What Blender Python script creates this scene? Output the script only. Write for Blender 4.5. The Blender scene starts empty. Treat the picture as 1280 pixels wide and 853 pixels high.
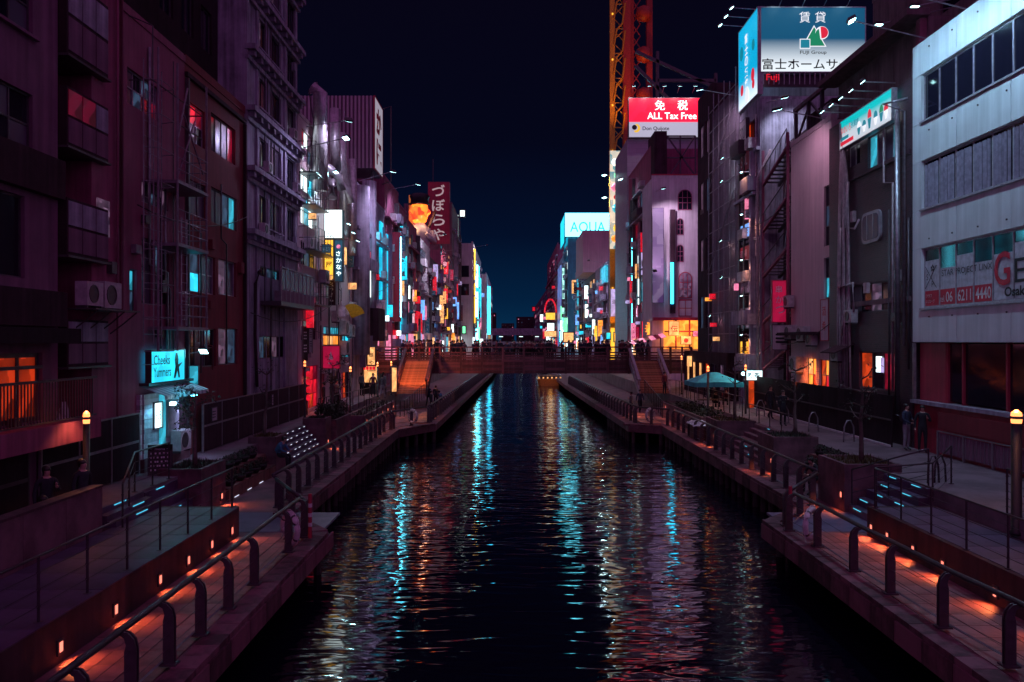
import bpy, bmesh, math, random
from mathutils import Vector, Matrix
R = math.radians
rnd = random.Random(7)
S = bpy.context.scene
C = S.collection

# ------------------------------------------------------------------ camera, sky, sun, exposure
F = 1000.0            # focal length in pixels of the 1280 px wide photograph
EYE = 5.2             # eye height above the lower walkway
cam = bpy.data.cameras.new('camera')
cam.sensor_width = 36.0
cam.lens = 36.0 * F / 1280.0
cam.clip_end = 6000
co = bpy.data.objects.new('camera', cam)
C.objects.link(co)
co.location = (0, 0, EYE)
co.rotation_euler = (R(90), 0, 0)
S.camera = co

W = bpy.data.worlds.new("World")
S.world = W
W.use_nodes = True
nt = W.node_tree
bg = nt.nodes['Background']
tc = nt.nodes.new('ShaderNodeTexCoord')
sx = nt.nodes.new('ShaderNodeSeparateXYZ')
cr = nt.nodes.new('ShaderNodeValToRGB')
nt.links.new(tc.outputs['Generated'], sx.inputs[0])
nt.links.new(sx.outputs['Z'], cr.inputs[0])
nt.links.new(cr.outputs[0], bg.inputs['Color'])
els = cr.color_ramp.elements
els[0].position = 0.0
els[0].color = (0.0016, 0.022, 0.060, 1)
els[1].position = 1.0
els[1].color = (0.0014, 0.0009, 0.0042, 1)
for p, c in ((0.05, (0.0009, 0.0115, 0.038, 1)), (0.13, (0.0008, 0.0040, 0.0175, 1)), (0.24, (0.0011, 0.0016, 0.0078, 1)), (0.40, (0.0017, 0.0013, 0.0062, 1))):
    e = els.new(p)
    e.color = c
bg.inputs['Strength'].default_value = 1.0

sl = bpy.data.lights.new('sun', 'SUN')
sl.energy = 0.66
sl.angle = R(165)     # the even glow of the city over the canal, no hard shadow
sl.color = (0.80, 0.25, 0.80)
so = bpy.data.objects.new('sun', sl)
C.objects.link(so)
so.rotation_euler = (R(52), 0, 0)

S.view_settings.view_transform = 'Standard'
S.view_settings.look = 'None'
S.view_settings.exposure = 0.3
S.view_settings.gamma = 1.0
S.render.engine = 'CYCLES'
try:
    S.cycles.use_denoising = True
    S.cycles.max_bounces = 6
    S.cycles.diffuse_bounces = 2
    S.cycles.glossy_bounces = 4
    S.cycles.sample_clamp_indirect = 4.0
    S.cycles.use_light_tree = True
    S.cycles.caustics_reflective = False
    S.cycles.caustics_refractive = False
except Exception:
    pass


def PX(px, D):
    return (px - 640.0) * D / F


def PZ(py, D):
    return EYE - (py - 426.5) * D / F


# ------------------------------------------------------------------ materials
def _pb(name):
    m = bpy.data.materials.new(name)
    m.use_nodes = True
    return m, m.node_tree, m.node_tree.nodes['Principled BSDF']


def wallmat(name, col, var=0.28, sc=0.9, rough=0.8, bump=0.15, metal=0.0, streak=0.5, pieces=0.0, spec=0.5):
    m, t, b = _pb(name)
    L = t.links.new
    tc = t.nodes.new('ShaderNodeTexCoord')
    n1 = t.nodes.new('ShaderNodeTexNoise')
    n1.inputs['Scale'].default_value = sc
    n1.inputs['Detail'].default_value = 6
    n1.inputs['Roughness'].default_value = 0.65
    L(tc.outputs['Object'], n1.inputs['Vector'])
    mp = t.nodes.new('ShaderNodeMapping')
    mp.inputs['Scale'].default_value = (3.2, 3.2, 0.16)
    L(tc.outputs['Object'], mp.inputs['Vector'])
    n2 = t.nodes.new('ShaderNodeTexNoise')
    n2.inputs['Scale'].default_value = 1.4
    n2.inputs['Detail'].default_value = 4
    L(mp.outputs[0], n2.inputs['Vector'])
    mx = t.nodes.new('ShaderNodeMix')
    mx.inputs['Factor'].default_value = streak
    L(n1.outputs['Fac'], mx.inputs['A'])
    L(n2.outputs['Fac'], mx.inputs['B'])
    val = mx.outputs['Result']
    if pieces > 0:
        oi = t.nodes.new('ShaderNodeObjectInfo')
        ma = t.nodes.new('ShaderNodeMath')
        ma.operation = 'MULTIPLY_ADD'
        ma.inputs[1].default_value = pieces
        L(oi.outputs['Random'], ma.inputs[0])
        L(val, ma.inputs[2])
        mb = t.nodes.new('ShaderNodeMath')
        mb.operation = 'SUBTRACT'
        mb.inputs[1].default_value = pieces * 0.5
        L(ma.outputs[0], mb.inputs[0])
        val = mb.outputs[0]
    cr = t.nodes.new('ShaderNodeValToRGB')
    e = cr.color_ramp.elements
    e[0].position = 0.37
    e[1].position = 0.62
    e[0].color = tuple(max(0, c * (1 - var * 1.5)) for c in col) + (1,)
    e[1].color = tuple(min(0.9, c * (1 + var)) for c in col) + (1,)
    L(val, cr.inputs[0])
    L(cr.outputs[0], b.inputs['Base Color'])
    b.inputs['Roughness'].default_value = rough
    b.inputs['Metallic'].default_value = metal
    b.inputs['Specular IOR Level'].default_value = spec
    if bump > 0:
        n3 = t.nodes.new('ShaderNodeTexNoise')
        n3.inputs['Scale'].default_value = 14
        n3.inputs['Detail'].default_value = 3
        L(tc.outputs['Object'], n3.inputs['Vector'])
        bp = t.nodes.new('ShaderNodeBump')
        bp.inputs['Strength'].default_value = bump
        bp.inputs['Distance'].default_value = 0.02
        L(n3.outputs['Fac'], bp.inputs['Height'])
        L(bp.outputs[0], b.inputs['Normal'])
    return m


def brickmat(name, c1, c2, mortar, sc=1.0, bw=0.25, bh=0.075):
    m, t, b = _pb(name)
    L = t.links.new
    tc = t.nodes.new('ShaderNodeTexCoord')
    sp = t.nodes.new('ShaderNodeSeparateXYZ')
    cb = t.nodes.new('ShaderNodeCombineXYZ')
    ad = t.nodes.new('ShaderNodeMath')
    L(tc.outputs['Object'], sp.inputs[0])
    L(sp.outputs['X'], ad.inputs[0])
    L(sp.outputs['Y'], ad.inputs[1])
    L(ad.outputs[0], cb.inputs['X'])
    L(sp.outputs['Z'], cb.inputs['Y'])
    br = t.nodes.new('ShaderNodeTexBrick')
    br.inputs['Color1'].default_value = c1 + (1,)
    br.inputs['Color2'].default_value = c2 + (1,)
    br.inputs['Mortar'].default_value = mortar + (1,)
    br.inputs['Scale'].default_value = sc
    br.inputs['Brick Width'].default_value = bw
    br.inputs['Row Height'].default_value = bh
    br.inputs['Mortar Size'].default_value = 0.008
    L(cb.outputs[0], br.inputs['Vector'])
    L(br.outputs['Color'], b.inputs['Base Color'])
    b.inputs['Roughness'].default_value = 0.45
    bp = t.nodes.new('ShaderNodeBump')
    bp.inputs['Strength'].default_value = 0.5
    bp.inputs['Distance'].default_value = 0.01
    bp.invert = True
    L(br.outputs['Fac'], bp.inputs['Height'])
    L(bp.outputs[0], b.inputs['Normal'])
    return m


def plain(name, col, rough=0.5, metal=0.0):
    m, t, b = _pb(name)
    n = t.nodes.new('ShaderNodeTexNoise')
    n.inputs['Scale'].default_value = 6
    n.inputs['Detail'].default_value = 5
    tc = t.nodes.new('ShaderNodeTexCoord')
    t.links.new(tc.outputs['Object'], n.inputs['Vector'])
    cr = t.nodes.new('ShaderNodeValToRGB')
    cr.color_ramp.elements[0].position = 0.35
    cr.color_ramp.elements[1].position = 0.65
    cr.color_ramp.elements[0].color = tuple(c * 0.78 for c in col) + (1,)
    cr.color_ramp.elements[1].color = tuple(min(1, c * 1.15) for c in col) + (1,)
    t.links.new(n.outputs['Fac'], cr.inputs[0])
    t.links.new(cr.outputs[0], b.inputs['Base Color'])
    b.inputs['Roughness'].default_value = rough
    b.inputs['Metallic'].default_value = metal
    return m


def lit(name, col, st, var=0.0, sc=2.0, col2=None):
    """a surface that gives off light: sign face, lit window, lamp glass"""
    m, t, b = _pb(name)
    b.inputs['Base Color'].default_value = tuple(min(0.6, c * 0.3) for c in col) + (1,)
    b.inputs['Roughness'].default_value = 0.35
    b.inputs['Emission Strength'].default_value = st
    if var > 0:
        tc = t.nodes.new('ShaderNodeTexCoord')
        n = t.nodes.new('ShaderNodeTexNoise')
        n.inputs['Scale'].default_value = sc
        n.inputs['Detail'].default_value = 3
        t.links.new(tc.outputs['Object'], n.inputs['Vector'])
        vo = t.nodes.new('ShaderNodeTexVoronoi')
        vo.distance = 'CHEBYCHEV'
        vo.inputs['Scale'].default_value = sc * 1.6
        t.links.new(tc.outputs['Object'], vo.inputs['Vector'])
        sv = t.nodes.new('ShaderNodeSeparateColor')
        t.links.new(vo.outputs['Color'], sv.inputs[0])
        mv = t.nodes.new('ShaderNodeMix')
        mv.inputs['Factor'].default_value = 0.45
        t.links.new(n.outputs['Fac'], mv.inputs['A'])
        t.links.new(sv.outputs[0], mv.inputs['B'])
        cr = t.nodes.new('ShaderNodeValToRGB')
        cr.color_ramp.elements[0].position = 0.30
        cr.color_ramp.elements[1].position = 0.66
        c2 = col2 or tuple(c * (1 - var) for c in col)
        cr.color_ramp.elements[0].color = tuple(c2) + (1,)
        cr.color_ramp.elements[1].color = tuple(col) + (1,)
        t.links.new(mv.outputs['Result'], cr.inputs[0])
        t.links.new(cr.outputs[0], b.inputs['Emission Color'])
    else:
        b.inputs['Emission Color'].default_value = tuple(col) + (1,)
    return m


def glassmat(name, col, rough=0.07):
    m, t, b = _pb(name)
    b.inputs['Base Color'].default_value = col + (1,)
    b.inputs['Roughness'].default_value = rough
    b.inputs['IOR'].default_value = 1.5
    return m


def watermat():
    m, t, b = _pb('canal_water')
    L = t.links.new
    b.inputs['Base Color'].default_value = (0.004, 0.004, 0.012, 1)
    b.inputs['Roughness'].default_value = 0.05
    b.inputs['IOR'].default_value = 1.5
    tc = t.nodes.new('ShaderNodeTexCoord')

    def wave(scx, scy, s, det, dist):
        mp = t.nodes.new('ShaderNodeMapping')
        mp.inputs['Scale'].default_value = (scx, scy, 1)
        L(tc.outputs['Object'], mp.inputs['Vector'])
        n = t.nodes.new('ShaderNodeTexNoise')
        n.inputs['Scale'].default_value = s
        n.inputs['Detail'].default_value = det
        n.inputs['Distortion'].default_value = dist
        L(mp.outputs[0], n.inputs['Vector'])
        return n.outputs['Fac']
    a = wave(0.55, 1.5, 0.42, 1, 0.3)
    c = wave(0.46, 1.5, 1.15, 1, 1.4)
    d = wave(0.5, 1.5, 3.2, 0, 0.8)
    m1 = t.nodes.new('ShaderNodeMath')
    m1.operation = 'MULTIPLY'
    m1.inputs[1].default_value = 0.30
    L(c, m1.inputs[0])
    m2 = t.nodes.new('ShaderNodeMath')
    m2.operation = 'MULTIPLY_ADD'
    m2.inputs[1].default_value = 0.42
    L(a, m2.inputs[0])
    L(m1.outputs[0], m2.inputs[2])
    m3 = t.nodes.new('ShaderNodeMath')
    m3.operation = 'MULTIPLY_ADD'
    m3.inputs[1].default_value = 0.040
    L(d, m3.inputs[0])
    L(m2.outputs[0], m3.inputs[2])
    bp = t.nodes.new('ShaderNodeBump')
    bp.inputs['Strength'].default_value = 1.0
    bp.inputs['Distance'].default_value = 0.155
    pt = wave(1.0, .35, 0.16, 2, .5)
    pm = t.nodes.new('ShaderNodeMapRange')
    pm.inputs['From Min'].default_value = .35
    pm.inputs['From Max'].default_value = .65
    pm.inputs['To Min'].default_value = .55
    pm.inputs['To Max'].default_value = 1.0
    L(pt, pm.inputs['Value'])
    L(pm.outputs[0], bp.inputs['Strength'])
    L(m3.outputs[0], bp.inputs['Height'])
    L(bp.outputs[0], b.inputs['Normal'])
    return m


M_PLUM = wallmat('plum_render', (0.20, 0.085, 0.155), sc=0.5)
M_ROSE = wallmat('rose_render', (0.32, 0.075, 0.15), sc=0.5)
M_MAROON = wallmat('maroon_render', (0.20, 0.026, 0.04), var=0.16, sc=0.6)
M_GREY = wallmat('grey_concrete', (0.34, 0.31, 0.40), var=0.4, sc=0.8)
M_BEIGE = wallmat('beige_render', (0.58, 0.43, 0.47), var=0.11, sc=0.4)
M_WHITE = wallmat('white_panel', (0.66, 0.68, 0.72), var=0.12, sc=0.4, rough=0.4, bump=0.05, pieces=0.08)
M_OFFW = wallmat('offwhite_render', (0.62, 0.55, 0.60), var=0.16, sc=0.4)
M_RED = wallmat('red_paint', (0.42, 0.03, 0.07), var=0.2, rough=0.5)
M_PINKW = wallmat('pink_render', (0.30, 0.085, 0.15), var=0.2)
M_TEAL = wallmat('teal_panel', (0.05, 0.22, 0.30), var=0.2, rough=0.4)
M_BROWN = wallmat('brown_cladding', (0.17, 0.10, 0.12), var=0.3)
M_DARK = wallmat('dark_cladding', (0.05, 0.022, 0.034), var=0.35, spec=.2)
M_BLACK = wallmat('black_panel', (0.030, 0.016, 0.024), var=0.3, rough=0.75, spec=.12)
M_BRICK = brickmat('dark_brick', (0.085, 0.026, 0.050), (0.045, 0.016, 0.030), (0.07, 0.045, 0.06), bw=0.24, bh=0.085)
M_TILEW = brickmat('pale_tile_wall', (0.42, 0.40, 0.46), (0.36, 0.34, 0.40), (0.16, 0.15, 0.2), bw=1.2, bh=0.6)
M_NET = wallmat('scaffold_net', (0.20, 0.15, 0.20), var=0.35, sc=0.35, rough=0.95)
M_STRIPE_A = wallmat('ribbed_light', (0.46, 0.36, 0.42), var=0.12)
M_STRIPE_B = wallmat('ribbed_dark', (0.17, 0.10, 0.15), var=0.12)
M_CONC = wallmat('walkway_concrete', (0.17, 0.08, 0.105), var=0.35, sc=1.2, rough=0.7, streak=0.1)
M_PAVE = wallmat('paving', (0.24, 0.11, 0.12), var=0.3, sc=2.2, rough=0.5, streak=0.0, pieces=0.22)
M_COPE = wallmat('coping', (0.165, 0.07, 0.092), var=0.4, sc=2.5, rough=0.75, pieces=0.3)
M_PROM = wallmat('promenade_floor', (0.19, 0.135, 0.165), var=0.25, sc=0.7, rough=0.6, streak=0.0)
M_RETAIN = wallmat('retaining_wall', (0.065, 0.03, 0.035), var=0.35, sc=1.0)
M_TERR = wallmat('terrace_floor', (0.10, 0.062, 0.125), var=0.3, sc=1.0, rough=0.45, streak=0.0)
M_PLATE = wallmat('steel_plate', (0.16, 0.15, 0.24), var=0.2, sc=2, rough=0.4, streak=0.0)
M_QUAY = wallmat('quay_concrete', (0.10, 0.07, 0.08), var=0.5, sc=0.8)
M_PILE = wallmat('pile', (0.055, 0.04, 0.045), var=0.4)
M_WOOD = wallmat('dark_wood', (0.20, 0.09, 0.075), var=0.35, sc=2.0, rough=0.6, pieces=0.3)
M_BWOOD = wallmat('bridge_wood', (0.15, 0.05, 0.065), var=0.35, sc=2.0, rough=0.65, pieces=0.4)
M_STEEL = plain('painted_steel', (0.085, 0.065, 0.08), 0.4, 0.3)
M_ESC = plain('escape_steel', (0.26, 0.21, 0.25), 0.45, 0.2)
M_RAIL = plain('rail_steel', (0.07, 0.055, 0.065), 0.36, 0.4)
M_CABLE = plain('bright_cable', (0.45, 0.42, 0.45), 0.3, 0.9)
M_GALV = plain('galvanised', (0.36, 0.34, 0.38), 0.4, 0.7)
M_PIPE = plain('pale_pipe', (0.46, 0.36, 0.40), 0.5, 0.0)
M_DUCT = plain('duct_metal', (0.50, 0.44, 0.50), 0.35, 0.5)
M_AC = plain('air_unit_paint', (0.48, 0.43, 0.46), 0.5)
M_BLK = plain('black_plastic', (0.015, 0.013, 0.016), 0.4)
M_FRAME = plain('window_frame', (0.10, 0.08, 0.10), 0.4, 0.4)
M_FRAMEL = plain('pale_window_frame', (0.40, 0.36, 0.42), 0.4, 0.3)
M_GLASS = glassmat('dark_glass', (0.012, 0.010, 0.022))
M_GLASSB = glassmat('curtained_glass', (0.10, 0.07, 0.12), 0.25)
M_LEAF = wallmat('leaf', (0.035, 0.05, 0.03), var=0.5, sc=5, rough=0.6, bump=0)
M_SOIL = wallmat('soil', (0.05, 0.035, 0.03), var=0.4, sc=4)
M_GRASS = wallmat('planter_grass', (0.10, 0.085, 0.03), var=0.4, sc=5, bump=0)
M_BARK = wallmat('bark', (0.12, 0.085, 0.08), var=0.4, sc=5)
M_SKIN = plain('skin', (0.50, 0.30, 0.24), 0.5)
M_HAIR = plain('hair', (0.015, 0.012, 0.012), 0.5)
M_CLOTH = [plain('dark_coat', (0.02, 0.02, 0.03), 0.9), plain('navy_coat', (0.03, 0.04, 0.08), 0.9), plain('grey_coat', (0.09, 0.08, 0.10), 0.9), plain('maroon_coat', (0.16, 0.03, 0.05), 0.9), plain('blue_jacket', (0.05, 0.16, 0.28), 0.9)]
M_TROU = plain('dark_trousers', (0.018, 0.017, 0.025), 0.9)
M_PALET = plain('pale_trousers', (0.25, 0.23, 0.27), 0.9)
M_BUOY = plain('lifebuoy_white', (0.66, 0.62, 0.64), 0.5)
M_BUOYR = plain('lifebuoy_band', (0.55, 0.12, 0.08), 0.5)
M_TENT = wallmat('turquoise_canvas', (0.05, 0.42, 0.46), var=0.2, sc=1.5, rough=0.7)
M_SIDING = wallmat('pale_siding', (0.55, 0.50, 0.58), var=0.25, sc=2.0, pieces=0.3)
M_PLASTIC = plain('crumpled_sheet', (0.45, 0.47, 0.55), 0.2)
M_HULL = plain('orange_hull', (0.50, 0.16, 0.03), 0.4)
M_YELLOW = plain('yellow_tower_paint', (0.62, 0.30, 0.015), 0.45)
M_TRED = plain('red_tower_paint', (0.42, 0.04, 0.02), 0.5)
M_INK = plain('dark_ink', (0.012, 0.012, 0.02), 0.5)
M_INKW = plain('pale_print', (0.75, 0.74, 0.76), 0.5)
M_INKR = plain('red_print', (0.60, 0.02, 0.06), 0.5)
M_INKG = plain('green_print', (0.02, 0.30, 0.16), 0.5)
M_INKT = plain('turquoise_print', (0.05, 0.50, 0.60), 0.5)
M_WATER = watermat()

E_WHITE = lit('cold_white_light', (0.80, 1.0, 1.0), 1.6)
E_WHITES = lit('cold_white_strip', (0.09, 0.74, 1.0), 16.0)
E_CYAN = lit('cyan_light', (0.02, 0.62, 0.85), 1.4, 0.35, 1.2)
E_CYANS = lit('cyan_strip', (0.03, 0.62, 1.0), 4.5)
E_CYANW = lit('cyan_window', (0.05, 0.55, 0.75), 0.85, 0.7, 1.3)
E_BLUE = lit('blue_strip', (0.16, 0.42, 1.0), 1.6, 0.5, 0.6)
E_RED = lit('red_light', (0.80, 0.010, 0.030), 0.95, 0.5, 1.2)
E_REDW = lit('red_window', (0.60, 0.008, 0.05), 0.35, 0.75, 1.5)
E_REDD = lit('dim_red_sheen', (0.40, 0.005, 0.06), 0.22, 0.85, 0.9)
E_CYAND = lit('dim_cyan_panel', (0.003, 0.30, 0.46), 2.6, 0.6, 0.4)
E_ORW = lit('orange_window', (0.95, 0.075, 0.012), 0.62, 0.75, 1.6)
E_REST = lit('restaurant_window', (0.80, 0.050, 0.010), 0.55, 0.85, 1.2)
E_WARM = lit('warm_light', (1.0, 0.46, 0.16), 1.25, 0.5, 2.0)
E_WARMS = lit('warm_lamp', (1.0, 0.27, 0.08), 2.4)
E_FOOT = lit('foot_lamp_glass', (1.0, 0.22, 0.15), 1.5)
E_YEL = lit('yellow_sign', (1.0, 0.50, 0.045), 1.35, 0.25, 1.0)
E_PINK = lit('pink_light', (1.0, 0.25, 0.45), 1.0, 0.5, 1.0)
E_MAG = lit('magenta_sign', (0.62, 0.010, 0.075), 0.5, 0.3, 0.7)
E_LILAC = lit('lilac_light', (0.62, 0.50, 0.95), 0.8, 0.5, 1.0)
E_DIMW = lit('dim_window', (0.45, 0.24, 0.42), 0.26, 0.95, 2.0)
E_DIMB = lit('dim_blue_window', (0.12, 0.25, 0.45), 0.22, 0.9, 2.0)
E_GREEN = lit('green_light', (0.2, 1.0, 0.45), 1.2)
E_GREENW = lit('mint_white_sign', (0.45, 1.0, 0.85), 1.3, 0.8, 0.6)
E_BLUEP = lit('blue_lilac_facade', (0.22, 0.34, 0.85), 0.55, 0.7, 0.25)
E_FLOOD = lit('flood_lamp_glass', (0.45, 0.95, 1.0), 9.0)
E_LED = lit('step_led', (0.08, 0.55, 0.8), 0.9)
E_LEDW = lit('white_step_led', (0.75, 0.78, 1.0), 0.9)
E_ORANGE = lit('orange_glow', (1.0, 0.30, 0.04), 1.7, 0.6, 1.0)
P_W = lit('emissive_white_print', (.85, .85, .90), .85)  # sign prints: the lamp light falling on them is put in as emission
P_R = lit('emissive_red_print', (.75, .02, .05), .75)
P_G = lit('emissive_green_print', (.01, .30, .14), .6)
P_T = lit('emissive_teal_print', (.01, .24, .34), .7)
P_Y = lit('emissive_yellow_print', (.85, .50, .04), .8)


# ------------------------------------------------------------------ mesh helpers
class MB:
    def __init__(s):
        s.v, s.f, s.m = [], [], []

    def _add(s, vs, fs, m=0):
        o = len(s.v)
        s.v += [tuple(p) for p in vs]
        for f in fs:
            s.f.append([i + o for i in f])
            s.m.append(m)
        return s

    def box(s, x0, x1, y0, y1, z0, z1, m=0):
        vs = [(x, y, z) for z in (z0, z1) for y in (y0, y1) for x in (x0, x1)]
        return s._add(vs, [(0, 2, 3, 1), (4, 5, 7, 6), (0, 1, 5, 4), (2, 6, 7, 3), (0, 4, 6, 2), (1, 3, 7, 5)], m)

    def bar(s, p, q, w, h=None, m=0):
        h = h or w
        p, q = Vector(p), Vector(q)
        d = q - p
        if d.length < 1e-6:
            return s
        d.normalize()
        up = Vector((0, 0, 1)) if abs(d.z) < 0.95 else Vector((0, 1, 0))
        a = d.cross(up).normalized() * w / 2
        b = a.cross(d).normalized() * h / 2
        vs = []
        for c in (p, q):
            vs += [c - a - b, c + a - b, c + a + b, c - a + b]
        return s._add(vs, [(0, 1, 2, 3), (7, 6, 5, 4), (0, 4, 5, 1), (1, 5, 6, 2), (2, 6, 7, 3), (3, 7, 4, 0)], m)

    def tube(s, pts, r, n=6, m=0, close=False):
        pts = [Vector(p) for p in pts]
        k = len(pts)
        rs = r if isinstance(r, (list, tuple)) else [r] * k
        vs, fs = [], []
        for i, p in enumerate(pts):
            if close:
                d = pts[(i + 1) % k] - pts[i - 1]
            else:
                d = pts[min(i + 1, k - 1)] - pts[max(i - 1, 0)]
            d.normalize()
            up = Vector((0, 0, 1)) if abs(d.z) < 0.9 else Vector((0, 1, 0))
            a = d.cross(up).normalized()
            b = a.cross(d).normalized()
            for j in range(n):
                t = 2 * math.pi * j / n
                vs.append(p + (a * math.cos(t) + b * math.sin(t)) * rs[i])
        for i in range(k if close else k - 1):
            for j in range(n):
                a0, b0 = i * n, ((i + 1) % k) * n
                fs.append((a0 + j, a0 + (j + 1) % n, b0 + (j + 1) % n, b0 + j))
        if not close:
            fs.append(list(range(n))[::-1])
            fs.append([(k - 1) * n + j for j in range(n)])
        return s._add(vs, fs, m)

    def lathe(s, prof, c=(0, 0, 0), n=12, m=0, axis='z'):
        vs, fs = [], []
        for r, h in prof:
            for j in range(n):
                t = 2 * math.pi * j / n
                a, b = r * math.cos(t), r * math.sin(t)
                vs.append((c[0] + a, c[1] + b, c[2] + h) if axis == 'z' else (c[0] + a, c[1] + h, c[2] + b))
        for i in range(len(prof) - 1):
            for j in range(n):
                fs.append((i * n + j, i * n + (j + 1) % n, (i + 1) * n + (j + 1) % n, (i + 1) * n + j))
        fs.append(list(range(n))[::-1])
        fs.append([(len(prof) - 1) * n + j for j in range(n)])
        return s._add(vs, fs, m)

    def prism(s, poly, z0, z1, m=0):
        n = len(poly)
        vs = [(x, y, z0) for x, y in poly] + [(x, y, z1) for x, y in poly]
        fs = [list(range(n))[::-1], list(range(n, 2 * n))]
        for i in range(n):
            fs.append((i, (i + 1) % n, n + (i + 1) % n, n + i))
        return s._add(vs, fs, m)

    def vprism(s, poly, y0, y1, m=0):
        """outline in x,z given a thickness along y"""
        n = len(poly)
        vs = [(x, y0, z) for x, z in poly] + [(x, y1, z) for x, z in poly]
        fs = [list(range(n)), list(range(n, 2 * n))[::-1]]
        for i in range(n):
            fs.append((i, n + i, n + (i + 1) % n, (i + 1) % n))
        return s._add(vs, fs, m)

    def mesh(s, name, mats, smooth=False):
        me = bpy.data.meshes.new(name)
        me.from_pydata(s.v, [], s.f)
        for m in (mats if isinstance(mats, (list, tuple)) else [mats]):
            me.materials.append(m)
        if len(me.materials) > 1:
            me.polygons.foreach_set('material_index', s.m)
        if smooth:
            me.polygons.foreach_set('use_smooth', [True] * len(me.polygons))
        me.update()
        return me

    def obj(s, name, mats, parent=None, loc=(0, 0, 0), rz=0, smooth=False):
        return put(name, s.mesh(name, mats, smooth), parent, loc, rz)


def put(name, me, parent=None, loc=(0, 0, 0), rz=0):
    o = bpy.data.objects.new(name, me)
    C.objects.link(o)
    o.parent = parent
    o.location = loc
    if rz:
        o.rotation_euler = (0, 0, rz)
    return o


def tag(o, label, cat, group=None, kind=None):
    if label:
        o['label'] = label
    if cat:
        o['category'] = cat
    if group:
        o['group'] = group
    if kind:
        o['kind'] = kind
    return o


def thing(name, label, cat, loc=(0, 0, 0), rz=0, group=None):
    return tag(put(name, None, None, loc, rz), label, cat, group)


def struct(name, mb, mat, loc=(0, 0, 0)):
    return tag(mb.obj(name, mat, None, loc), None, None, None, 'structure')


def dup(root, loc, rz=None, label=None, group=None):
    r = root.copy()
    C.objects.link(r)
    r.location = loc
    if rz is not None:
        r.rotation_euler = (0, 0, rz)
    if label:
        r['label'] = label
    if group:
        r['group'] = group
    for ch in list(root.children):
        c = ch.copy()
        C.objects.link(c)
        c.parent = r
        for g in list(ch.children):
            d = g.copy()
            C.objects.link(d)
            d.parent = c
    return r


_bc = {}


def boxmesh(w, d, h, mat):
    k = ('b', round(w, 2), round(d, 3), round(h, 2), mat.name)
    if k not in _bc:
        _bc[k] = MB().box(0, w, 0, d, 0, h).mesh('block', mat)
    return _bc[k]


def bx(name, parent, x0, x1, y0, y1, z0, z1, mat):
    return put(name, boxmesh(x1 - x0, y1 - y0, z1 - z0, mat), parent, (x0, y0, z0))


_tc = {}


def textmesh(body, mat, bold=0.0):
    k = (body, mat.name, bold)
    if k not in _tc:
        cu = bpy.data.curves.new('lettering', 'FONT')
        cu.body = body
        cu.resolution_u = 3
        cu.offset = bold
        ob = bpy.data.objects.new('lettering', cu)
        C.objects.link(ob)
        dg = bpy.context.evaluated_depsgraph_get()
        me = bpy.data.meshes.new_from_object(ob.evaluated_get(dg))
        bpy.data.objects.remove(ob)
        xs = [v.co.x for v in me.vertices] or [0, 1]
        ys = [v.co.y for v in me.vertices] or [0, 1]
        x0, x1, y0, y1 = min(xs), max(xs), min(ys), max(ys)
        for v in me.vertices:
            v.co = ((v.co.x - x0) / (x1 - x0), 0, (v.co.y - y0) / (y1 - y0))
        me.materials.clear()
        me.materials.append(mat)
        _tc[k] = (me, (x1 - x0) / (y1 - y0))
    return _tc[k]


def text(parent, body, x, z, h, mat, w=None, y=-0.015, bold=0.0):
    """lettering whose lower corner is at x,z of the sign front"""
    me, asp = textmesh(body, mat, bold)
    o = put('lettering', me, parent, (x, y, z))
    o.scale = (w or asp * h, 1, h)
    return o


def sign(label, loc, rz, w, h, panel, dep=0.12, frame=M_STEEL, texts=(), cat='sign', name='sign', fw=0.04, group=None):
    """box sign: front lower corner at loc, front faces local -y"""
    t = thing(name, label, cat, loc, rz, group)
    put('panel', boxmesh(w - 2 * fw, dep, h - 2 * fw, panel), t, (fw, 0, fw))
    f = MB()
    f.box(0, w, -0.02, dep + .01, 0, fw).box(0, w, -0.02, dep + .01, h - fw, h).box(0, fw, -0.018, dep + .008, fw, h - fw).box(w - fw, w, -0.018, dep + .008, fw, h - fw)
    f.obj('frame', frame, t)
    for tx in texts:
        text(t, *tx)
    return t


# ------------------------------------------------------------------ buildings
XL, XR = -11.3, 15.0
H90 = math.pi / 2


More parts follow.
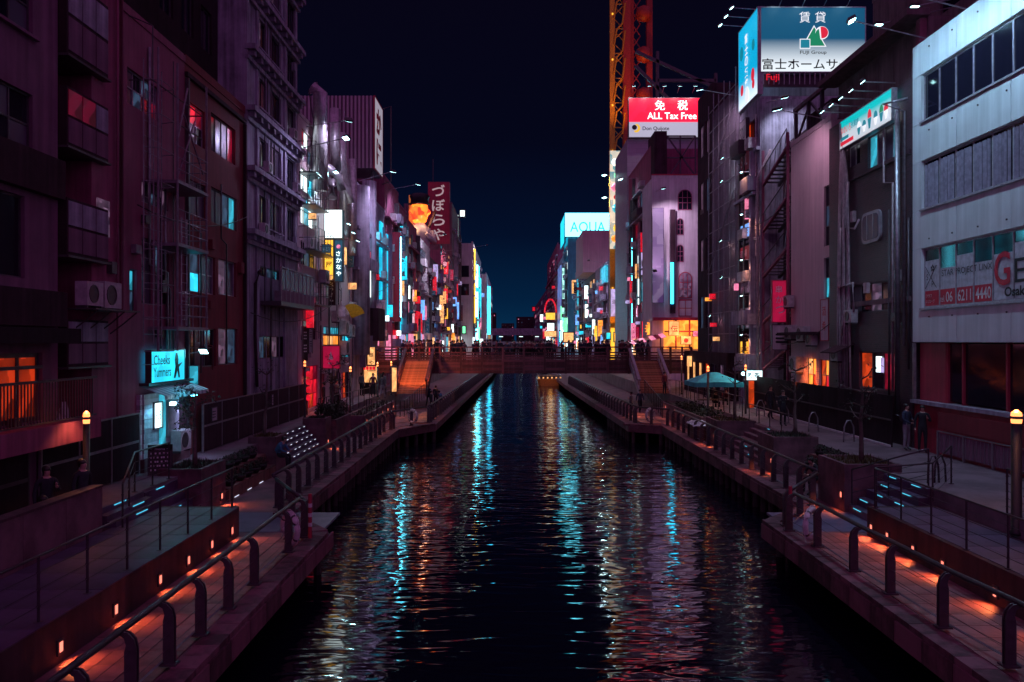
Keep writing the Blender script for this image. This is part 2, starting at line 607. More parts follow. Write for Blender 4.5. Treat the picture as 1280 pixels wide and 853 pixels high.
class B:
    """a building: root at the base of its canal front; local x runs along the front, local -y faces out"""

    def __init__(s, name, label, side, a, b, top, wall, dep=7.0, X=None, base=1.2, cat='building', rev=0.16):
        s.side, s.a, s.b, s.base, s.top, s.wall, s.dep, s.rev = side, a, b, base, top - base, wall, dep, rev
        s.len = b - a
        if side == 'L':
            s.X = XL if X is None else X
            s.root = thing(name, label, cat, (s.X, a, base), H90)
        elif side == 'R':
            s.X = XR if X is None else X
            s.root = thing(name, label, cat, (s.X, b, base), -H90)
        else:
            s.X = X       # depth of a front that faces the camera bridge
            s.root = thing(name, label, cat, (a, X, base), 0)
        s.op = []

    def uv(s, px, py):
        if s.side == 'F':
            D = s.X
            return PX(px, D) - s.a, PZ(py, D) - s.base
        D = s.X * F / (px - 640.0)
        return (D - s.a if s.side == 'L' else s.b - D), PZ(py, D) - s.base

    def rect(s, p0, yt, yb, p1):
        """p0 is the column at which the heights yt, yb were read"""
        u0, v1 = s.uv(p0, yt)
        _, v0 = s.uv(p0, yb)
        u1, _ = s.uv(p1, 400)
        u0, u1 = min(u0, u1), max(u0, u1)
        return max(.02, u0), min(s.len - .02, u1), max(0.02, v0), min(s.top - .02, v1)

    def box(s, name, u0, u1, v0, v1, d0, d1, mat, parent=None):
        return put(name, boxmesh(u1 - u0, d1 - d0, v1 - v0, mat), parent or s.root, (u0, -d1, v0))

    def win(s, u0, u1, v0, v1, cols=2, rows=1, glass=M_GLASS, fm=M_FRAME, sill=False, split=True, ft=0.045):
        if u1 - u0 < 0.15 or v1 - v0 < 0.15:
            return None
        s.op.append((u0, u1, v0, v1))
        w, h = u1 - u0, v1 - v0
        k = ('w', round(w, 2), round(h, 2), cols, rows, fm.name, ft)
        if k not in _bc:
            f = MB()
            f.box(0, w, 0, .06, 0, ft).box(0, w, 0, .06, h - ft, h).box(0, ft, .001, .059, ft, h - ft).box(w - ft, w, .001, .059, ft, h - ft)
            for i in range(1, cols):
                f.box(w * i / cols - ft / 2, w * i / cols + ft / 2, .002, .058, ft, h - ft)
            for j in range(1, rows):
                f.box(ft, w - ft, .004, .056, h * j / rows - ft / 2, h * j / rows + ft / 2)
            _bc[k] = f.mesh('window', fm)
        wo = put('window', _bc[k], s.root, (u0, s.rev - 0.07, v0))
        gl = glass if isinstance(glass, (list, tuple)) else [glass]
        if split:
            for j in range(rows):
                for i in range(cols):
                    g = gl[(j * cols + i) % len(gl)]
                    put('pane', boxmesh(w / cols - .01, .02, h / rows - .01, g), wo, (w * i / cols + .005, .03, h * j / rows + .005))
        else:
            put('pane', boxmesh(w - .01, .02, h - .01, gl[0]), wo, (.005, .03, .005))
        if sill:
            put('sill', boxmesh(w + .2, .26, .07, s.wall), wo, (-.1, -.22, -.075))
        return wo

    def pw(s, p0, yt, yb, p1, **k):
        return s.win(*s.rect(p0, yt, yb, p1), **k)

    def grid(s, n, floors, v0, v1, u0=None, u1=None, wf=0.6, hf=0.55, cols=2, lits=(), plit=0.15, fm=M_FRAME, base=(M_GLASS, M_GLASSB, E_DIMW, E_DIMB)):
        u0 = 0.3 if u0 is None else u0
        u1 = s.len - 0.3 if u1 is None else u1
        for j in range(floors):
            for i in range(n):
                cw, ch = (u1 - u0) / n, (v1 - v0) / floors
                cu, cv = u0 + cw * (i + .5), v0 + ch * (j + .5)
                g = rnd.choice(lits) if lits and rnd.random() < plit else rnd.choice(base)
                s.win(cu - cw * wf / 2, cu + cw * wf / 2, cv - ch * hf / 2, cv + ch * hf / 2, cols=cols, glass=g, fm=fm, split=False)

    def done(s, parapet=0.0, cornice=None):
        us = sorted({0.0, s.len} | {round(x, 4) for o in s.op for x in o[:2]})
        vs = sorted({0.0, s.top} | {round(x, 4) for o in s.op for x in o[2:]})
        mb = MB()
        r = s.rev

        def inside(cu, cv):
            for o in s.op:
                if o[0] < cu < o[1] and o[2] < cv < o[3]:
                    return True
            return False
        # merge cells along u to keep it light
        for j in range(len(vs) - 1):
            i = 0
            while i < len(us) - 1:
                cv = (vs[j] + vs[j + 1]) / 2
                if inside((us[i] + us[i + 1]) / 2, cv):
                    i += 1
                    continue
                k = i
                while k + 1 < len(us) - 1 and not inside((us[k + 1] + us[k + 2]) / 2, cv):
                    k += 1
                mb._add([(us[i], 0, vs[j]), (us[k + 1], 0, vs[j]), (us[k + 1], 0, vs[j + 1]), (us[i], 0, vs[j + 1])], [(0, 1, 2, 3)])
                i = k + 1
        for (a, b, c, d) in s.op:
            mb._add([(a, 0, c), (b, 0, c), (b, r, c), (a, r, c)], [(0, 1, 2, 3)])
            mb._add([(a, 0, d), (a, r, d), (b, r, d), (b, 0, d)], [(0, 1, 2, 3)])
            mb._add([(a, 0, c), (a, r, c), (a, r, d), (a, 0, d)], [(0, 1, 2, 3)])
            mb._add([(b, 0, c), (b, 0, d), (b, r, d), (b, r, c)], [(0, 1, 2, 3)])
            mb._add([(a, r, c), (b, r, c), (b, r, d), (a, r, d)], [(0, 1, 2, 3)])
        L, T, Dp = s.len, s.top, s.dep
        mb._add([(0, 0, 0), (0, Dp, 0), (0, Dp, T), (0, 0, T)], [(0, 3, 2, 1)])
        mb._add([(L, 0, 0), (L, Dp, 0), (L, Dp, T), (L, 0, T)], [(0, 1, 2, 3)])
        mb._add([(0, 0, T), (L, 0, T), (L, Dp, T), (0, Dp, T)], [(0, 1, 2, 3)])
        mb._add([(0, Dp, 0), (L, Dp, 0), (L, Dp, T), (0, Dp, T)], [(1, 0, 3, 2)])
        mb.obj('wall', s.wall, s.root)
        if parapet:
            s.box('parapet', -.02, L + .02, T, T + parapet, -.25, .04, cornice or s.wall)
        return s


def Lp(px, X=XL):
    return X * F / (px - 640.0)


def ac_unit(label, loc, rz, s=1.0, group='air conditioning units on the canal fronts'):
    t = thing('ac_unit', label, 'air conditioner', loc, rz, group)
    bx('casing', t, -.4 * s, .4 * s, 0, .32 * s, 0, .62 * s, M_AC)
    MB().lathe([(.24 * s, 0), (.24 * s, -.02), (.20 * s, -.02), (.20 * s, -.005), (.03, -.005)], (-.08 * s, 0, .31 * s), 14, axis='y').obj('fan_grille', M_STEEL, t)
    b = MB()
    b.box(-.38 * s, -.33 * s, .02, .3 * s, -.08, 0).box(.33 * s, .38 * s, .02, .3 * s, -.08, 0)
    b.obj('bracket', M_STEEL, t)
    return t


def pipe(label, pts, r, mat=M_PIPE, cat='pipe', name='drainpipe', n=8, group=None):
    o = MB().tube(pts, r, n).obj(name, mat, smooth=True)
    return tag(o, label, cat, group)


def add_light(name, kind, loc, energy, color, parent=None, size=0.1, rot=None, spot=None, blend=.6):
    l = bpy.data.lights.new(name, kind)
    l.energy = energy
    l.color = color
    if kind == 'SPOT':
        l.spot_size = spot
        l.spot_blend = blend
    l.shadow_soft_size = size
    o = bpy.data.objects.new(name, l)
    C.objects.link(o)
    o.parent = parent
    o.location = loc
    if rot is not None:
        o.rotation_euler = rot
    return o


def arm_lamp(label, base, tip, aim, energy, group, color=(0.45, 0.92, 1.0), spot=R(110), head=.16):
    """floodlight on a steel arm: arm > head (> lens), real spot lamp"""
    t = thing('flood_lamp', label, 'floodlight', base, 0, group)
    v = Vector(tip) - Vector(base)
    MB().tube([(0, 0, 0), v * .9, v], .025, 6).obj('arm', M_GALV, t)
    d = (Vector(aim) - Vector(tip)).normalized()
    q = d.to_track_quat('-Z', 'Y')
    h = MB().box(-head, head, -head * .7, head * .7, -.02, .10).obj('lamp_head', M_STEEL, t, v)
    h.rotation_mode = 'QUATERNION'
    h.rotation_quaternion = q
    MB().box(-head * .9, head * .9, -head * .6, head * .6, -.035, -.022).obj('lens', E_FLOOD, h)
    if energy > 0:
        l = add_light('lamp_light', 'SPOT', v + d * .12, energy, color, t, .12, spot=spot)
        l.rotation_mode = 'QUATERNION'
        l.rotation_quaternion = q
    return t


# ================================================================== SETTING
g = MB()
g._add([(-3000, -200, -3.2), (3000, -200, -3.2), (3000, 4000, -3.2), (-3000, 4000, -3.2)], [(0, 1, 2, 3)])
struct('ground', g, M_SOIL)
w = MB()
w._add([(-9.5, -20, -1.1), (11.3, -20, -1.1), (11.3, 420, -1.1), (-9.5, 420, -1.1)], [(0, 1, 2, 3)])
struct('canal_water', w, M_WATER)

LEDGE = [(-4.95, -4), (-4.95, 21.5), (-6.6, 23.7), (-6.6, 46.4), (-4.75, 50.0), (-3.2, 131), (-1.8, 420)]
REDGE = [(7.2, -4), (7.2, 22.9), (9.05, 25.0), (9.05, 48.2), (7.2, 49.5), (6.27, 96), (5.0, 420)]
wl = struct('walkway', MB().prism(LEDGE + [(-9.9, 420), (-9.9, -4)][:2], -.42, 0), M_CONC)
wr = struct('walkway', MB().prism((REDGE + [(11.9, 420), (11.9, -4)])[::-1], -.42, 0), M_CONC)
struct('quay_wall', MB().box(-10.2, -7.6, -4, 420, -3.2, -.43), M_QUAY)
struct('quay_wall', MB().box(10.1, 12.4, -4, 420, -3.2, -.43), M_QUAY)
struct('promenade', MB().prism([(-9.9, 18.6), (-9.9, 420), (-400, 420), (-400, 18.6)], -3.0, 1.2), M_PROM)
struct('terrace', MB().prism([(-7.3, -4), (-7.3, 21.4), (-9.9, 21.4), (-9.9, 18.6), (-40, 18.6), (-40, -4)], -.3, .78), M_RETAIN)
struct('promenade', MB().prism([(11.35, -4), (400, -4), (400, 420), (12.0, 420), (12.0, 33), (11.9, 27), (11.35, 24)], -3.0, 1.2), M_PROM)
struct('terrace', MB().prism([(9.5, -4), (11.35, -4), (11.35, 21.4), (9.5, 21.4)], -.3, .78), M_RETAIN)


def along(poly, step, y0, y1):
    """points every step metres along an edge polyline, with its direction"""
    out, carry = [], 0.0
    for (ax, ay), (bx_, by) in zip(poly, poly[1:]):
        L = math.hypot(bx_ - ax, by - ay)
        d = carry
        while d < L:
            x, y = ax + (bx_ - ax) * d / L, ay + (by - ay) * d / L
            if y0 <= y <= y1:
                out.append((x, y, (bx_ - ax) / L, (by - ay) / L))
            d += step
        carry = d - L
    return out


# coping stones on the water edge, paving stones of the walkway: pieces of the walkways
for edge, s, par in ((LEDGE, -1, wl), (REDGE, 1, wr)):
    pts = along(edge, 0.5, 6, 49.8)
    for x, y, dx, dy in pts:
        a = -math.atan2(dx, dy)
        o = put('coping_stone', boxmesh(.42, .485, .10, M_COPE), par, (x + (-.40 if s < 0 else -.02), y, -.02 + rnd.uniform(-.006, .006)), a)
    for x, y, dx, dy in along(edge, 1.0, 6, 34):
        a = -math.atan2(dx, dy)
        put('fascia_panel', boxmesh(.05, .97, .40, M_COPE), par, (x + (.0 if s < 0 else -.05), y, -.43), a)
for par, x0, nx, y1 in ((wl, -7.27, 3, 21.6), (wr, 7.72, 3, 23)):
    for j in range(int((y1 - 8) / .6)):
        for i in range(nx):
            o = put('paving_stone', boxmesh(.585, .585, .03, M_PAVE), par, (x0 + i * .6 + .006, 8 + j * .6, -.018 + rnd.uniform(-.003, .003)))
for s, (x0, x1) in ((-1, (-9.3, -5.2)), (1, (7.7, 11.3))):
    struct('threshold_plate', MB().box(x0, x1, 21.75, 24.2, -.05, .016 if s < 0 else .017), M_PLATE)
# longitudinal joints in the terrace floors are real slabs
for x0, n, zt in ((-9.45, 4, .78), (9.62, 3, .78)):
    tp = [o for o in bpy.data.objects if o.name.startswith('terrace') and (o.data.vertices[0].co.x < 0) == (x0 < 0)][0]
    for j in range(13):
        for i in range(n):
            put('terrace_slab', boxmesh(.545, .985, .025, M_TERR), tp, (x0 + .55 * i, 8.2 + j * 1.0, zt - .012 + rnd.uniform(-.002, .003)))


# piles under the walkways
ONES = 'first second third fourth fifth sixth seventh eighth ninth tenth eleventh twelfth thirteenth fourteenth fifteenth sixteenth seventeenth eighteenth nineteenth'.split()
TENS = {2: 'twent', 3: 'thirt', 4: 'fort', 5: 'fift', 6: 'sixt', 7: 'sevent'}


def nth(i):
    """0 -> first"""
    i += 1
    if i < 20:
        return ONES[i - 1]
    return TENS[i // 10] + ('ieth' if i % 10 == 0 else 'y ' + ONES[i % 10 - 1])


for edge, s, y0, y1 in ((LEDGE, -1, 21, 52), (REDGE, 1, 23, 60)):
    pl = MB().lathe([(.11, -3.0), (.11, -.4)], n=8).mesh('pile', M_PILE)
    for i, (x, y, dx, dy) in enumerate(along(edge, 0.95, y0, y1)):
        o = put('pile', pl, None, (x + s * (.22 + rnd.uniform(-.05, .05)), y, 0))
        o.scale = (1 + rnd.uniform(-.2, .35),) * 2 + (1,)
        tag(o, nth(i) + ' dark pile from the lifebuoy corner under the ' + ('walkway edge facing the maroon house' if s < 0 else 'walkway edge facing the brick house'), 'pile', 'piles carrying the canal walkways')


# ------------------------------------------------------------------ railings
def post_mesh(s):
    k = ('post', s)
    if k not in _bc:
        p = [(-.085, 0), (.085, 0), (.085, .74), (.05, .88), (-.03, .97), (-.14, 1.0), (-.17, .95), (-.09, .90), (-.06, .80), (-.085, .70)]
        if s > 0:
            p = [(-x, z) for x, z in p][::-1]
        m = MB().vprism(p, -.05, -.02).vprism(p, .02, .05)
        m.box(-.05, .05, -.02, .02, .05, .70).box(-.13, .13, -.10, .10, 0, .03)
        _bc[k] = m.mesh('post', M_STEEL)
    return _bc[k]


def canal_rail(label, pts, s, z0=.08, group='walkway railings along the canal'):
    t = thing('canal_railing', label, 'railing', (pts[0][0], pts[0][1], z0), 0, group)
    o = Vector((pts[0][0], pts[0][1], 0))
    loc = [Vector((x, y, 0)) - o for x, y in pts]
    for p in loc:
        put('post', post_mesh(s), t, p)
    MB().tube([p + Vector((s * .15, 0, 1.0)) for p in loc], .052, 8).obj('handrail', M_RAIL, t, smooth=True)
    for z in (.28, .50, .72):
        MB().tube([p + Vector((0, 0, z)) for p in loc], .006, 4).obj('cable', M_STEEL, t)
    MB().tube([p + Vector((s * .12, 0, .05)) for p in loc], .022, 4).obj('toe_bar', M_GALV, t)
    return t


def cable_rail(label, pts, H=1.05, n=3, every=None, group='thin cable railings of the terraces', tagged='terrace_railing', mat=M_RAIL, r=.025):
    """pts: 3d base points of the posts"""
    t = thing(tagged, label, 'railing', pts[0], 0, group)
    o = Vector(pts[0])
    loc = [Vector(p) - o for p in pts]
    if every:
        q = []
        for a, b in zip(loc, loc[1:]):
            k = max(1, round((b - a).length / every))
            q += [a.lerp(b, i / k) for i in range(k)]
        loc = q + [loc[-1]]
    pm = MB().tube([(0, 0, 0), (0, 0, H)], r, 6).box(-.05, .05, -.05, .05, 0, .02)
    for i in range(n):
        pm.box(-.03, .03, -.012, .012, H * (i + 1) / (n + 1) - .012, H * (i + 1) / (n + 1) + .012)
    pm = pm.mesh('post', mat)
    for p in loc:
        put('post', pm, t, p)
    MB().tube([p + Vector((0, 0, H)) for p in loc], .024, 6).obj('handrail', mat, t, smooth=True)
    for i in range(n):
        MB().tube([p + Vector((0, 0, H * (i + 1) / (n + 1))) for p in loc], .008, 4).obj('cable', mat, t)
    return t


canal_rail('curved post railing on the water side below the cable railed ramp with the first lifebuoy', [(-5.42, y) for y in (7.5, 8.8, 10.1, 11.4, 12.66, 13.94, 15.3, 16.83, 19.4, 20.9)], -1)
canal_rail('curved post railing along the piled walkway before the steps with white lights', [(-7.2, y) for y in (24.6, 25.8, 27.0, 28.3, 29.6, 31.0, 32.4, 33.8, 35.2, 36.6, 38, 39.4, 40.8, 42.2, 43.6, 45)] + [(-7.0, 46.2)], -1)
canal_rail('dense post railing on the jutting deck under the orange lit footbridge stairs', [(-5.15, 50.6)] + [(-5.15 + 1.5 * i / 52, 50.6 + 1.45 * i) for i in range(1, 52)], -1)
canal_rail('curved post railing opposite, on the walkway with the red striped marker post', [(7.85, 9.5), (7.84, 11.0), (7.83, 12.6), (7.7, 14.3), (7.66, 16.2), (7.6, 17.8), (7.6, 19.9), (7.48, 21.6)], 1)
canal_rail('curved post railing along the piled walkway before the potted seats and green tent', [(9.55, y) for y in (25.4, 26.6, 27.9, 29.2, 30.5, 31.9, 33.3, 34.7, 36.1, 37.5, 38.9, 40.3, 41.7, 43.1, 44.5, 46, 47.5)], 1)
canal_rail('dense post railing on the jutting deck beneath the tall banner and arched house', [(7.65, 50.0)] + [(7.65 - .95 * i / 33, 50 + 1.4 * i) for i in range(1, 33)], 1)
# short gate rails where the edge steps back
for lab, a, b, s in (('short slanting railing closing the corner between lifebuoy and the recessed walkway', (-5.5, 21.2), (-6.9, 23.9), -1), ('short slanting railing closing the corner by the red striped marker post', (7.6, 22.2), (9.35, 24.9), 1),
                     ('short railing slanting out to the jutting deck below the orange stairs', (-6.9, 46.6), (-5.25, 50.2), -1), ('short railing slanting out to the jutting deck below the red brown stairs', (9.4, 48.4), (7.7, 49.8), 1)):
    canal_rail(lab, [a, ((a[0] + b[0]) / 2, (a[1] + b[1]) / 2), b], s)


def lifebuoy(label, loc, rz):
    t = thing('lifebuoy', label, 'lifebuoy', loc, rz, 'white lifebuoys on the railings')
    ring = [(0, .36 * math.cos(a), .36 * math.sin(a)) for a in [2 * math.pi * i / 20 for i in range(20)]]
    MB().tube(ring, .075, 8, close=True).obj('ring', M_BUOY, t, smooth=True)
    for q in range(4):
        a0 = q * math.pi / 2 + .6
        MB().tube([(0, .36 * math.cos(a0 + d), .36 * math.sin(a0 + d)) for d in (-.07, 0, .07)], .079, 8).obj('band', M_STEEL, t)
    MB().tube([(0, .46 * math.cos(a), .46 * math.sin(a)) for a in [2 * math.pi * i / 16 for i in range(16)]], .012, 4, close=True).obj('grab_line', M_BUOY, t)
    return t


lifebuoy('white lifebuoy hung on the railing by the foot-lit ramp wall, below the cafe sign', (-5.42, 19.55, .62), .75)
lifebuoy('white lifebuoy hung on the railing next to the red striped marker post', (7.50, 20.05, .62), -.75)
lifebuoy('small lifebuoy on the corner railing under the orange stairs', (-6.0, 48.3, .66), .9)
lifebuoy('small lifebuoy on the corner railing under the red brown stairs', (8.5, 49.2, .66), -.9)


def marker_post(label, loc):
    t = thing('marker_post', label, 'marker post', loc, 0, 'striped marker posts at the walkway corners')
    MB().tube([(0, 0, 0), (0, 0, 1.15)], .05, 8).obj('pole', M_RED, t)
    for z in (.35, .60, .85):
        MB().lathe([(.056, z - .05), (.056, z + .05)], n=8).obj('reflective_band', M_BUOY, t)
    return t


marker_post('red marker post with pale bands beside the lifebuoy below the maroon house', (-5.25, 20.8, .08))
marker_post('red marker post with pale bands at the pointed walkway corner opposite the bush planter', (7.62, 21.9, .08))

TR = 'thin cable railings of the terraces'
cable_rail('cable railing on the edge of the foot-lit ramp under the red lit restaurant', [(-7.42, 8.2, .78), (-7.42, 21.2, .78)], every=1.45, n=3)
cable_rail('cable railing turning across the ramp end by the chalkboard', [(-9.2, 18.9, .78), (-10.0, 21.2, 1.2), (-9.95, 23.2, 1.2)], every=1.3, n=3)
cable_rail('cable railing on the edge of the foot-lit terrace before the white office block', [(9.62, 8.4, .78), (9.62, 21.2, .78)], every=1.5, n=4)
cable_rail('cable railing along the raised path with the tall black lamp post', [(11.45, 9, 1.2), (11.45, 18.5, 1.2)], every=1.6, n=5)
cable_rail('cable railing crossing behind the blue lit steps below the white office block', [(9.7, 21.3, .78), (11.2, 21.3, .9), (12.3, 22.4, 1.2)], every=1.2, n=4)
cable_rail('low rail sloping down beside the blue lit steps', [(10.2, 24.0, .3), (11.4, 21.9, 1.2)], every=1.2, n=2)
cable_rail('cable railing of the ramp from the orange stairs to the jutting deck', [(-8.1, 44.5, .9), (-7.0, 52, .3), (-6.6, 60, .9)], every=1.0, n=2)
cable_rail('cable railing above the dotted lamp wall under the yellow shop sign', [(-9.9, 41.0, 1.2), (-9.0, 50.5, 1.2)], every=1.2, n=2)
cable_rail('cable railing beside the path from the red brown stairs to the grey stall', [(9.4, 50, .4), (10.1, 61, 1.2)], every=1.0, n=3)
cable_rail('cable railing before the green tent on the raised path', [(12.1, 42, 1.2), (12.3, 60, 1.2)], every=1.3, n=3)
cable_rail('low hoop rail along the planter beds between tent and steps', [(12.0, 34, 1.2), (12.1, 40.8, 1.2)], every=1.6, n=1, H=.8)


# foot lights in the walls: a real small lamp each
def foot_light(label, loc, s, e=2.6):
    t = thing('foot_light', label, 'wall light', loc, 0, 'small warm foot lights in the walkway walls')
    bx('housing', t, -.015 if s > 0 else -.03, .03 if s > 0 else .015, -.09, .09, -.13, .13, M_STEEL)
    bx('lamp_glass', t, -.022 if s > 0 else .016, -.016 if s > 0 else .022, -.045, .045, -.08, .08, E_FOOT)
    l = add_light('lamp_light', 'SPOT', (-.10 * s, 0, .02), e * 15, (1.0, .20, .06), t, .04, rot=(0, R(38) * (1 if s > 0 else -1), 0), spot=R(120), blend=.9)
    return t


for i, y in enumerate((20.8, 19.4, 18.0, 16.55, 14.7, 12.9)):
    foot_light('%s warm foot light from the far end of the ramp wall below the cafe' % ('first second third fourth fifth sixth'.split()[i]), (-7.285, y, .27), -1)
for i, y in enumerate((21.1, 20.2, 18.9, 17.6, 15.7, 13.8)):
    foot_light('%s warm foot light from the far end of the terrace wall below the white office' % ('first second third fourth fifth sixth'.split()[i]), (9.485, y, .27), 1)
foot_light('warm foot light on the planter corner next to the cafe steps', (-9.185, 25.3, .3), -1, 3)
foot_light('warm foot light on the planter pillar beyond the white dotted steps', (-8.885, 38.6, .35), -1, 3)
foot_light('warm foot light on the planter with the thin tree above the blue lit steps', (10.085, 24.5, .5), 1, 3.4)
foot_light('warm foot light on the planter corner between the potted seats and dark steps', (10.185, 31.4, .5), 1, 3.4)
foot_light('warm foot light on the planter next to the grey covered stall', (9.985, 39.5, .5), 1, 3.4)
for i, y in enumerate((43.9, 45.6, 47.4, 49.3, 51.4, 53.8)):
    foot_light('%s small foot light of the dotted wall below the yellow shop sign' % ('first second third fourth fifth sixth'.split()[i]), (-7.985, y, .8), -1, 1.6)
for i, y in enumerate((46.5, 48.5, 51, 54)):
    foot_light('%s small foot light of the wall before the green tent' % ('first second third fourth'.split()[i]), (10.385, y, .75), 1, 1.6)


# low walls, seats, planters and steps between walkway and promenade
def planter(label, x0, x1, y0, y1, z1, mat=M_CONC, grass=False):
    t = thing('planter', label, 'planter', (x0, y0, 0), 0, 'concrete planters between walkway and promenade')
    w, d = x1 - x0, y1 - y0
    MB().box(0, w, 0, .12, -.02, z1).box(0, w, d - .12, d, -.02, z1).box(0, .12, .12, d - .12, -.02, z1).box(w - .12, w, .12, d - .12, -.02, z1).obj('trough', mat, t)
    MB().box(.12, w - .12, .12, d - .12, 0, z1 - .06).obj('soil', M_SOIL, t)
    m = MB()
    for _ in range(260):
        x, y = rnd.uniform(.15, w - .15), rnd.uniform(.15, d - .15)
        h = rnd.uniform(.06, .20)
        a = rnd.uniform(0, 6.3)
        dx, dy = math.cos(a) * .03, math.sin(a) * .03
        m._add([(x - dx, y - dy, z1 - .06), (x + dx, y + dy, z1 - .06), (x + rnd.uniform(-.06, .06), y + rnd.uniform(-.06, .06), z1 - .06 + h)], [(0, 1, 2)])
    o = m.obj('grass', M_GRASS if grass else M_LEAF, t)
    o['kind'] = 'stuff'
    return t


planter('concrete planter with tree beside the cafe chalkboard and seats', -10.5, -9.2, 23.7, 25.7, 1.4)
planter('bluish concrete planter behind the seated man on the wooden tiers', -10.3, -9.2, 31.2, 32.7, 1.45, grass=True)
planter('pillar shaped planter beyond the white dotted steps', -10.0, -8.9, 38.2, 39.4, 1.5)
planter('long hedge planter under the red pub door', -9.95, -8.7, 39.6, 43.2, 1.3)
planter('concrete planter with tree and dry grass above the blue lit steps', 10.1, 11.85, 24.3, 26.4, 1.45, grass=True)
planter('concrete planter between the potted seats and the dark steps', 10.2, 11.95, 31.2, 33.2, 1.45)
planter('concrete planter beside the grey covered stall near the tent', 10.0, 11.9, 39.0, 41.3, 1.3, grass=True)
planter('low planter wall in front of the green tent', 10.4, 11.9, 44, 56, 1.0)
planter('low planter wall with small lamps below the yellow shop sign', -9.1, -8.0, 43.5, 55, 1.15)


def seats(label, s, xa, y0, y1, n=2):
    """wooden seating tiers stepping up from the walkway: each board its own part"""
    t = thing('seating_steps', label, 'seating', (xa, y0, 0), 0, 'wooden seating tiers with flower pots')
    L = y1 - y0
    for k in range(n):
        z = .42 * (k + 1)
        x0 = s * .38 * k
        x1 = s * .38 * (k + 1)
        a, b = min(x0, x1), max(x0, x1)
        MB().box(a, b, 0, L, -.02, z - .05).obj('riser', M_WOOD, t)
        m = round(L / 1.1)
        for i in range(m):
            for q in range(2):
                bx('plank', t, a + (b - a) * q / 2 + .004, a + (b - a) * (q + 1) / 2 - .004, L * i / m + .006, L * (i + 1) / m - .006, z - .05, z, M_WOOD)
    for i in range(int(L / 1.3)):
        y = .5 + 1.3 * i
        bx('step_led', t, -.012 if s > 0 else .003, -.003 if s > 0 else .012, y, y + .42, .03, .055, E_LEDW if s < 0 else E_LED)
    return t


seats('dark red seating tiers with flower pots next to the cafe', -1, -9.16, 25.9, 31.0)
seats('dark red seating tiers with flower pots before the dark hoarding', 1, 11.15, 26.6, 31.0)


def steps(label, s, xa, y0, y1, n, rise, run, mat, led, z0=0.0, leds=3, ledlen=.35):
    t = thing('steps', label, 'steps', (xa, y0, z0), 0, 'steps up to the promenades')
    L = y1 - y0
    for k in range(n):
        x0, x1 = s * run * k, s * run * n
        bx('step', t, min(x0, x1), max(x0, x1), .002 * k, L - .002 * k, rise * k - (.05 if k == 0 else 0), rise * (k + 1), mat)
        for i in range(leds):
            y = L * (i + .5 + rnd.uniform(-.2, .2)) / leds
            xx = x0 - s * .004
            bx('step_led', t, min(xx, xx - s * .012), max(xx, xx - s * .012), y - ledlen / 2, y + ledlen / 2, rise * (k + 1) - .045, rise * (k + 1) - .022, led)
    return t


steps('three steps with cyan lights climbing from the ramp to the cafe', -1, -9.35, 18.9, 21.3, 3, .14, .22, M_TERR, E_LED, z0=.78, leds=1, ledlen=.6)
steps('three cyan lit steps beside the planter next to the cafe', -1, -9.2, 21.5, 23.6, 4, .28, .22, M_TERR, E_LED, leds=1, ledlen=.5)
steps('wide steps with rows of white light dots by the grey fence', -1, -8.95, 32.9, 38.0, 6, .20, .17, M_TERR, E_LEDW, leds=6, ledlen=.22)
steps('blue lit steps below the bush planter before the white office', 1, 10.2, 21.6, 24.2, 5, .24, .26, M_TERR, E_LED, leds=2, ledlen=.5)
steps('plain dark steps between the two planters before the dark hoarding', 1, 10.5, 33.4, 38.8, 6, .2, .25, M_CONC, E_LED, leds=1, ledlen=.3)

# low concrete wall beside the ramp under the restaurant
t = thing('low_wall', 'low concrete wall beside the ramp with people behind it', 'wall', (-9.6, 5, .78))
for i in range(9):
    bx('wall_panel', t, -.13, .13, i * 1.5 + .006, i * 1.5 + 1.494, -.02, 1.05, M_CONC)
bx('wall_cap', t, -.15, .15, 0, 13.5, 1.05, 1.10, M_COPE)


# flower pots on the tiers
def leaf_clump(mb, c, r, n, sz, rng=rnd):
    for _ in range(n):
        a, u = rng.uniform(0, 6.283), rng.uniform(-1, 1)
        q = math.sqrt(1 - u * u)
        d = r * rng.uniform(.35, 1) ** .7
        p = Vector((c[0] + d * q * math.cos(a), c[1] + d * q * math.sin(a), c[2] + d * u * .75))
        e1 = Vector((rng.uniform(-1, 1), rng.uniform(-1, 1), rng.uniform(-1, 1))).normalized() * sz
        e2 = Vector((rng.uniform(-1, 1), rng.uniform(-1, 1), rng.uniform(-1, 1))).normalized() * sz * .6
        mb._add([p - e1, p - e2, p + e1, p + e2], [(0, 1, 2, 3)])


pot0 = thing('flower_pot', '', 'flower pot', (0, 0, 0), 0, 'planted bowls on the seating tiers')
MB().lathe([(.13, 0), (.21, .12), (.23, .2), (.20, .2), (.18, .16)], n=12).obj('pot', M_BLK, pot0, smooth=True)
m = MB()
leaf_clump(m, (0, 0, .28), .24, 150, .045)
m.obj('foliage', M_LEAF, pot0)
first = True
for i in range(5):
    for row, (x, z) in enumerate(((-9.33, .42), (-9.71, .84))):
        lab = '%s planted bowl from the cafe on the %s wooden tier' % ('first second third fourth fifth'.split()[i], 'lower' if row == 0 else 'upper')
        y = 26.5 + i * .82 + rnd.uniform(-.1, .1)
        if first:
            pot0.location = (x, y, z)
            pot0['label'] = lab
            first = False
        else:
            dup(pot0, (x, y, z), rnd.uniform(0, 6), lab)
for i in range(5):
    for row, (x, z) in enumerate(((11.33, .42), (11.71, .84))):
        dup(pot0, (x, 27.1 + i * .8 + rnd.uniform(-.1, .1), z), rnd.uniform(0, 6), '%s planted bowl from the thin tree on the %s tier by the hoarding' % ('first second third fourth fifth'.split()[i], 'lower' if row == 0 else 'upper'))


